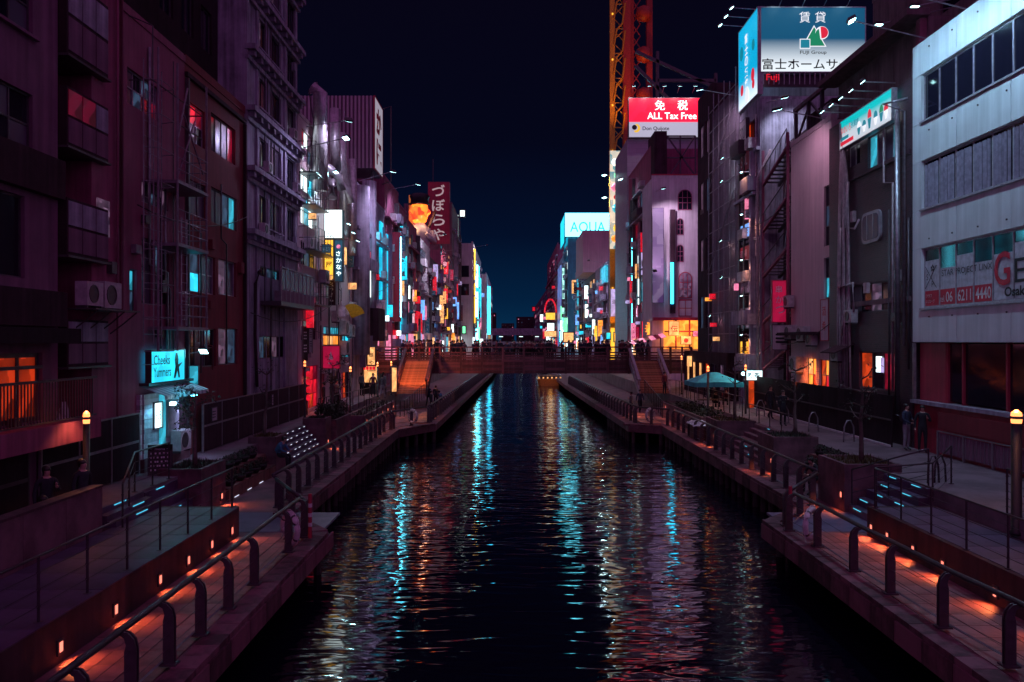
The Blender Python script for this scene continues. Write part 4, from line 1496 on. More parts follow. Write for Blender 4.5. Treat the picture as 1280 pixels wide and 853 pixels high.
# --- cafe kiosk below it
t = thing('cafe_kiosk', 'small cafe front of pale boards with striped awning under the turquoise sign', 'kiosk', (XL + .02, 24.2, 1.2), H90)
for k in range(13):
    bx('siding_board', t, .0, 2.55, -.14 - .012 * (k % 2), .0, .42 + k * .15, .42 + k * .15 + .145, M_SIDING)
bx('base_course', t, 0, 3.4, -.16, 0, 0, .415, M_CONC)
for k in range(13):
    bx('siding_board', t, -.13, -.005, -.10, .4, .42 + k * .15, .42 + k * .15 + .145, M_SIDING)
bx('door', t, 2.62, 3.36, -.08, 0, .42, 2.4, M_DARK)
bx('shutter_panel', t, 1.55, 2.3, -.19, -.155, .9, 2.1, M_GALV)
bx('lit_strip', t, 1.02, 1.4, -.20, -.16, .7, 2.3, E_CYANW)
for k in range(22):
    put('awning_slat', MB()._add([(0, 0, 0), (.155, 0, 0), (.155, -.75, -.28), (0, -.75, -.28), (0, -.75, -.40), (.155, -.75, -.40)], [(0, 1, 2, 3), (3, 2, 5, 4)]).mesh('awning_slat', M_OFFW if k % 2 else M_GREY) if k < 2 else [o for o in t.children if o.name.startswith('awning_slat')][k % 2].data, t, (.0 + .16 * k, -.02, 2.62))
bx('fascia', t, 0, 3.4, -.30, 0, 2.63, 2.72, M_STEEL)
add_light('lamp_light', 'SPOT', (.45, -.8, 2.1), 90, (.14, .70, 1.0), t, .1, rot=(R(28), 0, 0), spot=R(115), blend=.8)
add_light('lamp_light', 'SPOT', (2.6, -.8, 2.15), 50, (.55, .55, 1.0), t, .1, rot=(R(28), 0, 0), spot=R(115), blend=.8)
bx('lamp_glass', t, .38, .52, -.9, -.76, 2.02, 2.12, E_FLOOD)
bx('lamp_glass', t, 2.5, 2.9, -.62, -.54, 2.16, 2.22, E_WHITES)
sg = sign('turquoise lit cafe signboard with dark script and a sitting figure outline', (XL + .30, 24.35, 3.88), H90, 2.55, 1.05, E_CYAN, .16, M_STEEL, (), 'signboard')
text(sg, 'Cheeks', .18, .58, .30, M_INK, w=1.15, y=-.02, bold=.01)
text(sg, "Yummers", .16, .20, .30, M_INK, w=1.25, y=-.02, bold=.01)
MB().vprism([(1.62, .12), (1.75, .5), (1.70, .72), (1.78, .93), (1.90, .93), (1.98, .72), (1.96, .55), (2.30, .62), (2.02, .46), (2.10, .12), (2.0, .12), (1.9, .36), (1.74, .12)], -.024, -.018).obj('figure_print', M_INK, sg)
add_light('sign_glow', 'POINT', (1.2, -.8, -.2), 12, (.05, .7, .9), sg, .3)
sign('small cyan lit menu panel on the pale cafe boards', (XL + .22, 24.75, 2.45), H90, .62, .85, E_WHITE, .03, M_STEEL, (('PUB', .12, .30, .26, M_INKT, .36, -.012),), 'menu sign')
ac_unit('air unit lit turquoise on a block beside the cafe door', (XL + .55, 26.4, 1.62), H90, 1.05)
t = thing('chalkboard', 'black chalkboard stand on the promenade before the cafe boards', 'chalkboard', (XL + .75, 24.0, 1.2), .35)
for s in (-1, 1):
    o = bx('board', t, -.34, .34, -.02, .02, 0, .92, M_BLK)
    o.rotation_euler = (R(14) * s, 0, 0)
    o.location = (-.34, -.02 + (.18 if s > 0 else -.18), 0)
for k in range(6):
    o = text(t, ('~ menu ~', '- - - - -', '-- - -- -', '- -- - --', '-- -- - -', '- - -- --')[k], -.26, .74 - k * .12, .05, M_INKW, w=.5, y=-.17 + .026 * (5 - k) - .04)

# --- fence of dark panels below restaurant and fire escape
def panel_fence(label, x, y0, y1, z0, h, step, mat, rail=M_GALV):
    t = thing('panel_fence', label, 'fence', (x, y0, z0), 0, 'panel fences at the foot of the houses')
    n = max(1, round((y1 - y0) / step))
    st = (y1 - y0) / n
    for i in range(n):
        bx('fence_panel', t, -.02, .02, i * st + .03, (i + 1) * st - .03, .05, h * .52, mat)
        bx('fence_panel', t, -.02, .02, i * st + .03, (i + 1) * st - .03, h * .56, h - .04, mat)
    for i in range(n + 1):
        bx('post', t, -.035, .035, i * st - .03, i * st + .03, 0, h, rail)
    bx('rail', t, -.03, .03, 0, y1 - y0, h * .52, h * .56, rail)
    bx('rail', t, -.03, .03, 0, y1 - y0, h - .04, h, rail)


panel_fence('black panel fence in steel frames below the red lit restaurant', XL + .1, 11.5, 18.5, .78, 2.25, 1.5, M_BLACK, M_STEEL)
panel_fence('black panel fence in pale steel frames beside the cafe kiosk', XL + .1, 19.0, 24.0, 1.2, 1.85, 1.6, M_BLACK)
panel_fence('long grey panel fence with notices before the grey concrete house', XL + .25, 28.6, 43.2, 1.2, 1.75, 1.8, M_DARK)
for i, (y, lab) in enumerate(((29.3, 'white printed notice at the kiosk end of the grey panel fence'), (36.6, 'small pale notice in the middle of the grey panel fence'))):
    sign(lab, (XL + .30, y, 2.25), H90, .55 if i == 0 else .3, .5, M_OFFW, .02, M_STEEL, (('≡≡', .06, .12, .25, M_INK, .3 if i == 0 else .16, -.012),), 'notice', fw=.02)
t = thing('trash_bag', 'crumpled pale plastic sheet lying on the fence top by the warm lamp post', 'plastic sheet', (XL + .1, 20.0, 3.06))
m = MB()
r_ = random.Random(5)
prof = [[(.36 * (1 - .75 * (k / 5)) * (1 + r_.uniform(-.35, .35)) * math.cos(2 * math.pi * j / 10) * .5, .36 * (1 - .75 * (k / 5)) * (1 + r_.uniform(-.35, .35)) * math.sin(2 * math.pi * j / 10), .62 * k / 5) for j in range(10)] for k in range(6)]
m._add([p for q in prof for p in q], [(k * 10 + j, k * 10 + (j + 1) % 10, (k + 1) * 10 + (j + 1) % 10, (k + 1) * 10 + j) for k in range(5) for j in range(10)])
m.obj('sheet', M_PLASTIC, t)

# --- maroon house
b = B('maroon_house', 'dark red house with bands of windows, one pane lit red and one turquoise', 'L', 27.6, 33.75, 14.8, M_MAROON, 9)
b.pw(232, 123, 172, 256, cols=3, rows=2, glass=[M_GLASSB, M_GLASSB, M_GLASS, E_RED, E_RED, E_REDW], fm=M_FRAMEL)
b.pw(264, 140, 188, 294, cols=4, rows=1, glass=[M_GLASS, M_GLASSB, E_DIMW, E_REDW])
b.pw(232, 221, 266, 258, cols=3, glass=[M_GLASS, M_GLASSB, M_GLASSB])
b.pw(264, 233, 277, 296, cols=4, glass=[M_GLASSB, M_GLASSB, E_DIMB, E_CYANW])
b.pw(234, 313, 364, 269, cols=2, rows=2, glass=[E_CYAN, M_GLASSB, E_DIMB, M_GLASSB], fm=M_FRAMEL)
b.pw(273, 323, 368, 295, cols=2, glass=[E_DIMW, M_GLASSB], fm=M_FRAMEL)
b.pw(234, 410, 461, 270, cols=3, rows=2, glass=[M_GLASS, M_GLASSB, M_GLASS])
b.pw(273, 410, 457, 297, cols=2, glass=[E_DIMW, E_DIMB])
b.done(.3)
b.box('gutter', .0, 6.1, 13.15, 13.3, 0, .12, M_DARK)
b.box('downpipe', 5.98, 6.12, 0, 13.1, .02, .14, M_DARK)
b.box('downpipe', .02, .14, 0, 13.1, .02, .14, M_STEEL)
arm_lamp('turquoise shop lamp on the corner of the maroon house above the cafe', (XL, 27.75, 4.75), (XL + .55, 27.9, 4.85), (XL + .3, 26.6, 3.6), 25, 'canal front floodlights', (.1, .8, 1.0))
sign('narrow cyan lit strip sign at the maroon house corner', (XL + .1, 27.7, 3.6), 0, .35, .75, E_CYANW, .08, M_STEEL, (), 'strip sign', fw=.02)
b = B('dark_tower', 'black unlit tower rising behind the maroon house', 'L', 25.6, 33.7, 33, M_BLACK, 12, X=-12.4, base=14.75)
b.grid(4, 5, 1.5, 17, plit=0, base=(M_GLASS,))
b.done()

# --- grey concrete house with cornices
b = B('concrete_house', 'tall grey concrete house with heavy bracketed cornices at each floor', 'L', 33.85, 42.1, 27, M_GREY, 9)
for k, z in enumerate((10.5, 13.1, 15.75, 18.4, 21.1)):
    v = z - 1.2
    for (u0, u1) in ((1.75, 3.2), (3.55, 5.3)):
        b.win(u0, u1, v - .1, v + 1.25, cols=2, glass=[rnd.choice((M_GLASS, M_GLASSB, E_DIMW)), rnd.choice((M_GLASS, M_GLASSB))], sill=True)
    b.win(6.4, 7.9, v - .2, v + 1.4, cols=2, glass=M_GLASS)
b.pw(325, 332, 345, 352, cols=3, glass=[M_GLASS, E_DIMB, M_GLASS])
b.pw(324, 420, 449, 356, cols=4, glass=[E_DIMB, M_GLASS, E_DIMW, M_GLASS])
b.done(.6)
for z in (9.97, 12.65, 15.2, 17.8, 20.4, 23.1):
    v = z - 1.2
    b.box('cornice', -.05, 8.3, v - .22, v, 0, .45, M_GREY)
    b.box('moulding', -.03, 8.28, v - .62, v - .45, 0, .16, M_GREY)
    for k in range(9):
        b.box('bracket', .15 + k * .95, .42 + k * .95, v - .45, v - .221, 0, .36, M_GREY)
for u in (0.0, 1.35, 5.65):
    b.box('pilaster', u, u + .3, 0, 25.7, 0, .09, M_GREY)
t = thing('balcony', 'long metal balcony with glass panels on the grey concrete house', 'balcony', (XL, 35.9, 7.0))
MB().box(0, .95, 0, 6.0, -.2, .0).obj('floor', M_STEEL, t)
for i in range(8):
    bx('glass_panel', t, .90, .94, .03 + i * .745, .72 + i * .745, .55, 1.45, M_GLASSB)
    bx('panel', t, .88, .95, .02 + i * .745, .73 + i * .745, .0, .52, M_PLUM)
for i in range(9):
    bx('post', t, .88, .96, i * .745 - .02, i * .745 + .02, 0, 1.5, M_GALV)
bx('handrail', t, .86, .98, 0, 6.0, 1.5, 1.56, M_GALV)
pipe('pale looped pipe running down the grey concrete house beside its balcony', [(XL + .12, 35.3, 8.2), (XL + .3, 35.0, 8.3), (XL + .14, 34.8, 7.7), (XL + .12, 34.8, 5.5), (XL + .12, 35.1, 3.2)], .07, M_DARK)
for i, (y, z) in enumerate(((35.6, 9.9 - .05), (36.2, 12.7), (37.9, 7.0), (40.4, 15.3), (41.0, 12.7))):
    ac_unit('air unit standing on the %s ledge of the grey concrete house' % ('lowest second balcony top third'.split()[i]), (XL + .40, y, z + .08), H90, .8)

# --- cluttered restaurant house with ducts and bright signs
b = B('restaurant_house', 'cluttered house wrapped in ducts, cages and bright restaurant signs', 'L', 42.2, 56.5, 17.2, M_BEIGE, 9)
b.pw(377, 160, 198, 391, cols=3, rows=2, glass=[E_WHITE, E_DIMW, E_DIMB, E_REDW], fm=M_FRAMEL)
b.pw(376, 208, 236, 392, cols=3, rows=1, glass=[E_WHITE, E_WHITE, E_CYANW])
b.pw(376, 243, 278, 393, cols=3, rows=2, glass=[E_WHITE, E_CYANW, E_WHITE])
b.pw(376, 300, 330, 400, cols=4, rows=1, glass=[M_GLASS, E_DIMB, M_GLASS, E_DIMW])
b.pw(376, 345, 372, 400, cols=4, rows=1, glass=[E_DIMB, E_CYANW, M_GLASS, E_DIMW])
b.pw(404, 340, 372, 420, cols=3, rows=1, glass=[E_DIMW, M_GLASS])
b.pw(376, 400, 425, 396, cols=4, rows=1, glass=[E_DIMW, M_GLASS, E_DIMB, M_GLASS])
b.pw(404, 408, 418, 425, cols=4, rows=1, glass=[E_CYANW, E_DIMB, E_CYANW])
b.pw(404, 419, 432, 425, cols=3, rows=1, glass=[E_ORANGE, E_WARM, E_ORANGE])
b.pw(428, 414, 447, 437, cols=2, rows=1, glass=[E_CYANW, E_CYAN])
b.pw(384, 458, 512, 398, cols=3, rows=3, glass=[E_RED, E_ORW, E_RED, E_REDW, E_RED], fm=M_RED)
b.pw(400, 468, 505, 407, cols=1, rows=2, glass=[E_REDW, M_RED], fm=M_RED)
b.pw(412, 466, 505, 424, cols=1, rows=1, glass=M_BLK)
b.pw(427, 466, 500, 437, cols=3, rows=2, glass=[E_REDW, E_ORW, M_GLASS])
b.done(.2)
duct = dict(mat=M_DUCT, cat='duct', name='ventilation_duct', n=8, group='ventilation ducts on the restaurant house')
pipe('widest straight duct rising past the roof of the restaurant house', [(XL + .6, 44.6, 13.6), (XL + .6, 44.6, 19.0), (XL + .2, 44.6, 19.3)], .42, **duct)
pipe('bent duct with a kinked top beside the widest one', [(XL + .6, 47.6, 13.7), (XL + .6, 47.8, 14.6), (XL + .6, 48.6, 15.6), (XL + .6, 48.2, 17.6), (XL + .6, 48.4, 19.2)], .34, **duct)
pipe('leaning duct below the striped sign tower', [(XL + .6, 51.2, 11.8), (XL + .6, 51.2, 15.0), (XL + .6, 50.0, 16.2), (XL + .6, 50.2, 18.2)], .36, **duct)
pipe('slim duct farther along under the striped sign tower', [(XL + .5, 54.2, 11.0), (XL + .5, 54.2, 17.5)], .28, **duct)
pipe('hooked duct end curling above the white sign', [(XL + .1, 46.2, 15.4), (XL + .7, 46.2, 15.2), (XL + 1.2, 46.6, 14.8), (XL + 1.35, 46.8, 14.0)], .26, **duct)
pipe('second hooked duct end curling above the yellow sign', [(XL + .1, 48.9, 15.0), (XL + .7, 48.9, 14.9), (XL + 1.2, 49.2, 14.5), (XL + 1.35, 49.4, 13.7)], .26, **duct)
pipe('thin cable hanging down the duct wall', [(XL + .3, 43.3, 18.8), (XL + .5, 43.6, 17.0), (XL + .35, 43.5, 15.2), (XL + .3, 43.2, 13.5)], .03, M_BLK, 'cable', 'cable', 5)


def cage(label, y0, y1, z, h=1.1, d=.9):
    t = thing('cage_balcony', label, 'balcony', (XL, y0, z), 0, 'steel cage balconies of the restaurant house')
    L = y1 - y0
    MB().box(0, d, 0, L, -.06, 0).obj('floor', M_STEEL, t)
    m_ = MB().box(-.015, .015, -.015, .015, 0, h).mesh('bar', M_STEEL)
    for i in range(7):
        put('bar', m_, t, (d, L * i / 6, 0))
    for k in (0, 3):
        put('bar', m_, t, (d * k / 6, 0, 0))
    for q in (h * .5, h):
        MB().tube([(0, 0, q), (d, 0, q), (d, L, q), (0, L, q)], .018, 5).obj('rail', M_STEEL, t)


cage('top steel cage balcony under the lit red and white windows', 42.4, 45.2, 14.2, 1.6)
cage('middle steel cage balcony before the cyan lit panels', 42.4, 45.4, 12.5, 1.5)
cage('lower steel cage balcony with dark air units', 42.4, 46.6, 10.1, 1.2)
cage('lowest steel cage balcony above the dark shop notices', 42.4, 46.0, 7.2, 1.1)
for i, (y, z, s) in enumerate(((43.2, 10.2, 1.0), (44.6, 10.2, 1.0), (46.9, 8.6, 1.2), (43.3, 7.3, .9), (44.4, 7.3, .9), (52.6, 5.6, 1.5), (52.7, 4.3, 1.5), (54.6, 5.5, 1.3), (49.8, 6.4, 1.1), (55.2, 7.2, 1.1))):
    ac_unit('%s air unit counted from the concrete house along the restaurant house' % ('first second third fourth fifth sixth seventh eighth ninth tenth'.split()[i]), (XL + .5, y, z), H90, s)
sign('brilliant white blank lit box sign above the yellow sign', (XL + .02, 48.0, 11.35), 0, 1.12, 1.75, lit('white_sign', (.85, 1, 1), 1.8), .5, M_STEEL, (), 'box sign')
sign('yellow vertical lit sign with dark characters under the white box', (XL + .02, 48.02, 8.9), 0, .58, 2.4, E_YEL, .35, M_STEEL, (('居', .1, 1.7, .36, M_INK, None, -.015, .012), ('酒', .1, 1.2, .36, M_INK, None, -.015, .012), ('屋', .1, .7, .36, M_INK, None, -.015, .012)), 'vertical sign')
sign('dark teal vertical sign with white script and a pink dot beside the yellow sign', (XL + .62, 48.05, 8.75), 0, .54, 2.55, M_TEAL, .3, M_STEEL, (('さ', .12, 1.55, .30, E_WHITE, None, -.02, .012), ('か', .12, 1.15, .30, E_WHITE, None, -.02, .012), ('な', .12, .75, .30, E_WHITE, None, -.02, .012), ('や', .12, .35, .30, E_WHITE, None, -.02, .012), ('●', .14, 2.0, .24, E_PINK, None, -.02)), 'vertical sign')
sign('crimson square sign with a pale leaf emblem under the orange lit window', (XL + .02, 47.6, 3.55), 0, 1.05, 1.38, E_MAG, .2, M_RED, (('▲', .36, .55, .5, M_INKW, .28, -.015), ('- - -', .34, .28, .08, M_INKW, None, -.015)), 'signboard')
sign('cream lit lantern sign with dark brush strokes near the orange stairs', (PX(459, 61), 61, PZ(464, 61)), 0, .62, 1.85, E_WARM, .4, M_STEEL, (('串', .14, 1.05, .36, M_INK, None, -.015, .012), ('や', .14, .45, .36, M_INK, None, -.015, .012)), 'lantern sign')
sign('grey vertical menu board with small rows on the dark shop corner', (XL + .06, 43.0, 4.1), H90, 1.0, 1.9, M_DARK, .08, M_STEEL, (('≡≡', .15, 1.2, .4, M_INKW, .6, -.012), ('≡≡', .15, .5, .4, M_INKW, .6, -.012)), 'menu board')
sign('pale vertical menu board next to the grey one', (XL + .06, 44.2, 4.5), H90, .9, 1.5, M_GREY, .08, M_STEEL, (('≡', .2, .9, .3, M_INK, .5, -.012), ('≡', .2, .4, .3, M_INK, .5, -.012)), 'menu board')
sign('small pink and white sign over the red lit pub door', (XL + .1, 43.2, 3.3), H90, 1.1, .45, M_OFFW, .2, M_RED, (('呑', .2, .1, .25, M_INKR, None, -.012, .02),), 'sign')
t = thing('awning_fan', 'two pale yellow fan shaped shades on the restaurant house', 'shade', (XL + .3, 51.5, 6.6), 0)
for q in range(2):
    pts = [(0, 0)] + [(.95 * math.cos(a), .95 * math.sin(a)) for a in [R(20 + 100 * i / 8) for i in range(9)]]
    MB().vprism(pts, -.03, .03).obj('fan_panel', M_YELLOW if q else M_BEIGE, t, (q * .75 - .3, q * 1.2, .1 * q), -.2)
t = thing('hanging_lantern', 'white onion shaped lantern hanging below the teal sign', 'lantern', (PX(427, 49), 49, PZ(395, 49)))
MB().lathe([(.04, .9), (.06, .7), (.2, .45), (.26, .2), (.22, .02), (.24, 0), (.24, -.1), (.1, -.12)], n=12).obj('shade', M_BUOY, t, smooth=True)
MB().tube([(0, 0, .9), (0, 0, 1.7)], .015, 5).obj('cord', M_STEEL, t)
arm_lamp('bright cyan floodlight beside the ducts over the white sign', (XL + .5, 46.0, 14.6), (XL + 1.2, 45.9, 14.9), (XL + .5, 45, 12.5), 260, 'canal front floodlights', spot=R(140))
for i, y in enumerate((50.5, 52.0, 53.5)):
    arm_lamp('%s small cyan floodlight in the row below the leaning duct' % ('first second third'.split()[i]), (XL, y, 12.6 - .35 * i), (XL + 1.0, y, 12.6 - .35 * i), (XL - .2, y, 9), 130, 'canal front floodlights')
add_light('shop_light', 'SPOT', (XL + 1.0, 43.8, 2.9), 60, (1, .18, .05), None, .15, rot=(0, R(58), 0), spot=R(120))
t = thing('red_lantern', 'string of small red lanterns beside the pub door', 'lantern', (XL + .35, 43.0, 2.0))
for k in range(4):
    MB().lathe([(.06, 0), (.13, .06), (.15, .16), (.13, .26), (.06, .32)], (0, 0, k * .42), 10).obj('lantern', E_RED, t, smooth=True)
t = thing('shop_stall', 'small lit food stall with red bunting below the cream lantern sign', 'stall', (PX(455, 61), 60.5, 1.2))
bx('counter', t, 0, .95, 0, .7, 0, .85, M_BLK)
bx('back_panel', t, 0, .95, .6, .7, .85, 2.1, E_WARM)
bx('roof', t, -.05, 1.0, -.1, .75, 2.1, 2.2, M_RED)
for k in range(4):
    bx('banner', t, .02 + .24 * k, .22 + .24 * k, -.08, -.06, 1.82, 2.08, E_RED)

# --- striped sign tower
t = thing('sign_tower', 'ribbed striped sign tower with a white panel of red characters on the roof', 'sign tower', (-17.0, 62.0, 18.6))
for i in range(21):
    bx('rib', t, .3 * i, .3 * i + .15, -.07, .0, 0, 5.6, M_STRIPE_A)
MB().box(0, 6.25, 0, 3.8, 0, 5.6).obj('shell', M_STRIPE_B, t)
MB().box(6.26, 6.36, .05, 3.75, .05, 5.55).obj('white_panel', lit('pale_lit_panel', (.75, .70, .85), .32), t)
MB().box(6.25, 6.38, -.06, .05, 0, 5.6).box(6.25, 6.38, 3.75, 3.86, 0, 5.6).box(6.25, 6.38, .05, 3.75, 5.55, 5.66).box(6.25, 6.38, .05, 3.75, -.06, .05).obj('frame', M_RED, t)
for q, (ch, z) in enumerate((('か', 2.95), ('に', .5))):
    me, asp = textmesh(ch, M_INKR, .06)
    o = put('lettering', me, t, (6.375, .7, z), H90)
    o.scale = (2.4, 1, 2.1)
MB().tube([(.4, 1, -1.6), (.4, 1, 0)], .1, 5).tube([(6, 1, -1.4), (6, 1, 0)], .1, 5).tube([(.4, 1, -1.5), (3, 1, 0), (6, 1, -1.4)], .07, 5).obj('support_frame', M_STEEL, t)
MB().tube([(6.3, 3.9, -.5), (7.0, 4.1, -.2), (7.0, 4.1, 6.0), (6.3, 3.9, 5.7)], .06, 5).obj('side_frame', M_STEEL, t)

b = B('column_house', 'grey house with tall rounded columns and cyan light strips', 'L', 56.6, 70.8, 16.6, M_GREY, 9)
b.grid(5, 4, 3.5, 14, lits=(E_DIMW, E_PINK, E_CYANW), plit=.55)
b.pw(444, 390, 425, 450, cols=2, glass=E_DIMW)
b.done(.2)
for y, r_, z1 in ((58.0, .8, 15.2), (62.2, .55, 16.4)):
    MB().lathe([(r_, 0), (r_, z1 - 3)], (0, 0, 0), 14).obj('column', M_GREY, b.root, (y - 56.6, -.2, 3), smooth=True)
for y, z0, z1 in ((60.2, 11.6, 14.5), (64.6, 10.2, 14.6)):
    b.box('light_strip', y - 56.6, y - 56.45, z0 - 1.2, z1 - 1.2, 0, .12, E_WHITES)
b.box('lit_panel', 11.4, 12.9, 7.1, 14.2, 0, .12, E_CYAND)
b.box('lit_panel', 8.0, 9.6, 3.6, 4.6, 0, .3, E_PINK)
b.box('dark_box', 4.0, 7.0, 4.0, 6.5, 0, 1.2, M_DARK)
for i in range(4):
    ac_unit('%s air unit from the ducts along the dark box of the column house' % ('first second third fourth'.split()[i]), (XL + .5, 66.4 + i * 1.05, 5.6 - .3 * (i % 2)), H90, 1.0)

b = B('pink_house', 'pinkish house with a column of cyan lit windows facing the canal', 'L', 70.9, 79.5, 19.6, M_PINKW, 9)
b.done(.3)
b.box('lit_panel', .6, 2.1, 5.8, 13.6, 0, .10, E_CYAND)
b.box('lit_panel', 3.8, 4.6, 5.8, 13.6, 0, .10, E_CYAND)
b.box('sign_fin', 2.6, 3.5, 5.8, 14.0, 0, 1.0, M_RED)
b.box('light_strip', 2.95, 3.15, 6.2, 13.6, 1.0, 1.06, E_WHITES)
b.box('blank_wall', 3.7, 8.5, 3.2, 5.6, 0, .05, M_RED)
for k in range(4):
    b.box('pane', 6.3, 6.6, 10 - 3 * k * .9, 11.4 - 3 * k * .9, 0, .08, E_PINK)
b = B('stair_house', 'magenta house with stacked cyan lit stair windows', 'L', 79.6, 85.5, 18.8, M_PINKW, 8)
for k in range(6):
    b.win(1.2, 4.4, 2.5 + k * 2.45, 4.0 + k * 2.45, cols=2, glass=[E_CYAN if k % 2 else E_WHITE], split=False)
b.done(.2)
b.box('light_strip', 4.9, 5.1, 5, 15.5, 0, .22, E_CYANS)
b = B('magenta_house', 'magenta walled house with a lit poster column', 'L', 85.6, 94.8, 18.2, M_ROSE, 8)
b.grid(4, 4, 8, 16, lits=(E_DIMW, E_WARM, E_PINK), plit=.55)
b.done(.2)
b.box('parapet_band', 0, 9.2, 12.0, 13.6, 0, .1, M_RED)
sign('white lit poster column with pink figures on the magenta house', (XL + .3, 88.2, 6.6), H90, 2.3, 5.0, lit('poster_light', (1.0, .55, .65), 1.0, .7, 1.2), .3, M_STEEL, (), 'poster')
sign('cream lit square sign under the poster column', (XL + .3, 91.5, 4.6), H90, 2.6, 1.2, E_WARM, .3, M_STEEL, (), 'sign')
b = B('grid_house', 'pale grey house with tall gridded windows under the rooftop sculpture', 'L', 95, 110, 17.6, M_OFFW, 8)
for k in range(5):
    b.win(2.5, 10.5, 1.6 + k * 3.0, 3.6 + k * 3.0, cols=4, rows=3, glass=[E_CYAN if k == 0 else M_GLASSB], fm=M_FRAMEL, split=False)
b.done(.3)
b = B('dark_block', 'dark block with blue strip sign and warm shopfront', 'L', 110.1, 126, 16.6, M_BROWN, 9)
b.grid(5, 5, 3, 15, lits=(E_BLUE, E_PINK, E_DIMB), plit=.55)
b.done(.2)
b = B('pink_block', 'tall pinkish block carrying the dark red vertical sign', 'L', 126.1, 150, 19.6, M_PINKW, 12)
b.grid(6, 6, 3, 20, lits=(E_CYANW, E_WARM, E_PINK), plit=.55)
b.done(.3)
b = B('slim_block', 'slim dark block before the bright white building', 'L', 150.1, 174.8, 31, M_BROWN, 9)
b.grid(5, 6, 3, 18, lits=(E_CYANW, E_WARM, E_PINK, E_RED), plit=.55)
b.done(.3)
b = B('bright_block', 'tall pale block with glowing front and yellow edge strip', 'L', 175, 222, 26.6, M_OFFW, 9, X=-8.6)
b.grid(6, 7, 4, 23, lits=(E_WHITE, E_CYANW, E_WARM, E_LILAC), plit=.75)
b.done(.4)
b.box('light_strip', 3, 4, 8, 24.5, 0, .45, E_YEL)
b.box('light_strip', 14, 16, 4, 22, 0, .5, E_WHITES)
b.box('light_strip', 28, 31, 10, 20, 0, .7, E_CYAN)
for k in range(2):
    bx('pane', b.root, -.05, -.01, .8, 3.6, 18 - 4 * k, 20.5 - 4 * k, M_GLASS)
b = B('far_block', 'far lit block at the end of the bright row', 'L', 224, 292, 24, M_OFFW, 10, X=-7.2)
b.grid(7, 6, 4, 21, lits=(E_WHITE, E_CYANW, E_BLUE, E_YEL), plit=.6)
b.done(.4)
b.box('light_strip', 10, 14, 6, 20, 0, .8, E_CYANS)
b = B('distant_slab', 'distant housing slab with rows of pink balcony lights', 'F', PX(602, 520), PX(613, 520), PZ(388, 520), M_GREY, 12, X=520)
for k in range(7):
    for i in range(2):
        b.win(.8 + 2.4 * i, 2.6 + 2.4 * i, 4 + 2.4 * k, 5.2 + 2.4 * k, cols=1, glass=E_PINK, split=False)
b.done()

# rows of street level signs on the left front: lit shop boards
def board(label, px0, px1, y0, y1, D, mat, depth=.4, txt=(), cat='sign', cls='sign', group=None):
    return sign(label, (PX(px0, D), D, PZ(y1, D)), 0, (px1 - px0) * D / F, (y0 and (y1 - y0)) * D / F, mat, depth, M_STEEL, txt, cat, cls, max(.02, .0012 * D), group)


board('blue vertical lit sign low on the dark block', 524, 529, 383, 412, 108, E_CYAN)
board('tall thin blue sign beside the dark block', 530, 535, 352, 400, 112, E_BLUE)
board('small pink lit box high on the dark block', 526, 531, 328, 340, 109, E_PINK)
board('orange flame like light stand at the shop row', 522, 525, 403, 428, 105, E_ORANGE)
board('cream vertical lamp sign near the bridge stair top', 535, 538, 415, 430, 118, E_WARM)
board('crimson vertical sign with pale characters beside the slim block', 556, 564, 373, 408, 148, E_MAG)
board('green and yellow lit square sign above the crowd', 577, 583, 407, 418, 168, E_GREEN)
board('red vertical sign with small lights near the slim block', 566, 570, 392, 424, 158, E_RED)
board('orange lit box sign above the crowd by the crimson sign', 558, 562, 413, 421, 150, E_ORANGE)
board('white lit panel low on the bright block', 587, 590, 418, 428, 176, E_WHITE)
board('long white vertical strip on the slim block top', 571, 574, 268, 300, 168, E_WHITE)
board('tall cyan edge strip at the slim block', 575, 577, 305, 348, 172, E_CYANS)
t = board('white angled lit sign jutting from the roof beside the dark red sign', 574, 582, 262, 272, 160, E_WHITE)
# red wooden sign with white characters
sg = sign('dark red rooftop sign with four pale hiragana characters', (PX(535, 150), 150, PZ(305, 150)), 0, 4.05, 11.6, M_RED, 1.5, M_RED, (), 'rooftop sign', fw=.1)
for k, ch in enumerate('づぼらや'):
    text(sg, ch, .75, 8.9 - 2.75 * k, 2.2, lit('pale_character', (.75, .55, .60), .38) if k == 0 else bpy.data.materials['pale_character'], w=2.4, y=-.03, bold=.015)
MB().tube([(.9, .5, 11.6), (.9, .5, 16)], .08, 5).obj('mast', M_STEEL, sg)
MB().box(.2, 3.8, .2, 1.3, -2.2, 0).obj('support_frame', M_STEEL, sg)
# plain warm lit rooftop sculpture (no character)
t = thing('rooftop_sculpture', 'warm lit rounded rooftop sculpture with dark flat cap beside the dark red sign', 'sculpture', (PX(524.5, 128), 128, 17.6 + 1.0))
MB().lathe([(1.3, -1.2), (1.45, .8), (1.7, 2.4), (2.0, 3.6), (1.75, 4.6), (.95, 5.2), (.6, 5.6)], n=18).obj('body', M_OFFW, t, smooth=True)
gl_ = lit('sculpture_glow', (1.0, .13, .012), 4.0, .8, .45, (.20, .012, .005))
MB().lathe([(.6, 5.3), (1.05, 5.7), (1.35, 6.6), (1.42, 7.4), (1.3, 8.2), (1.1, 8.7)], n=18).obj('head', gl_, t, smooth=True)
for sx_ in (-1, 1):
    MB().lathe([(.1, -.4), (.32, -.1), (.32, .2), (.1, .45)], (1.42 * sx_, .1, 7.2), 8).obj('ear', gl_, t, smooth=True)
MB().lathe([(1.28, 8.3), (1.45, 8.5), (1.42, 9.3), (1.62, 9.7), (1.3, 10.1), (.2, 10.25)], n=18).obj('cap', M_BLK, t, smooth=True)
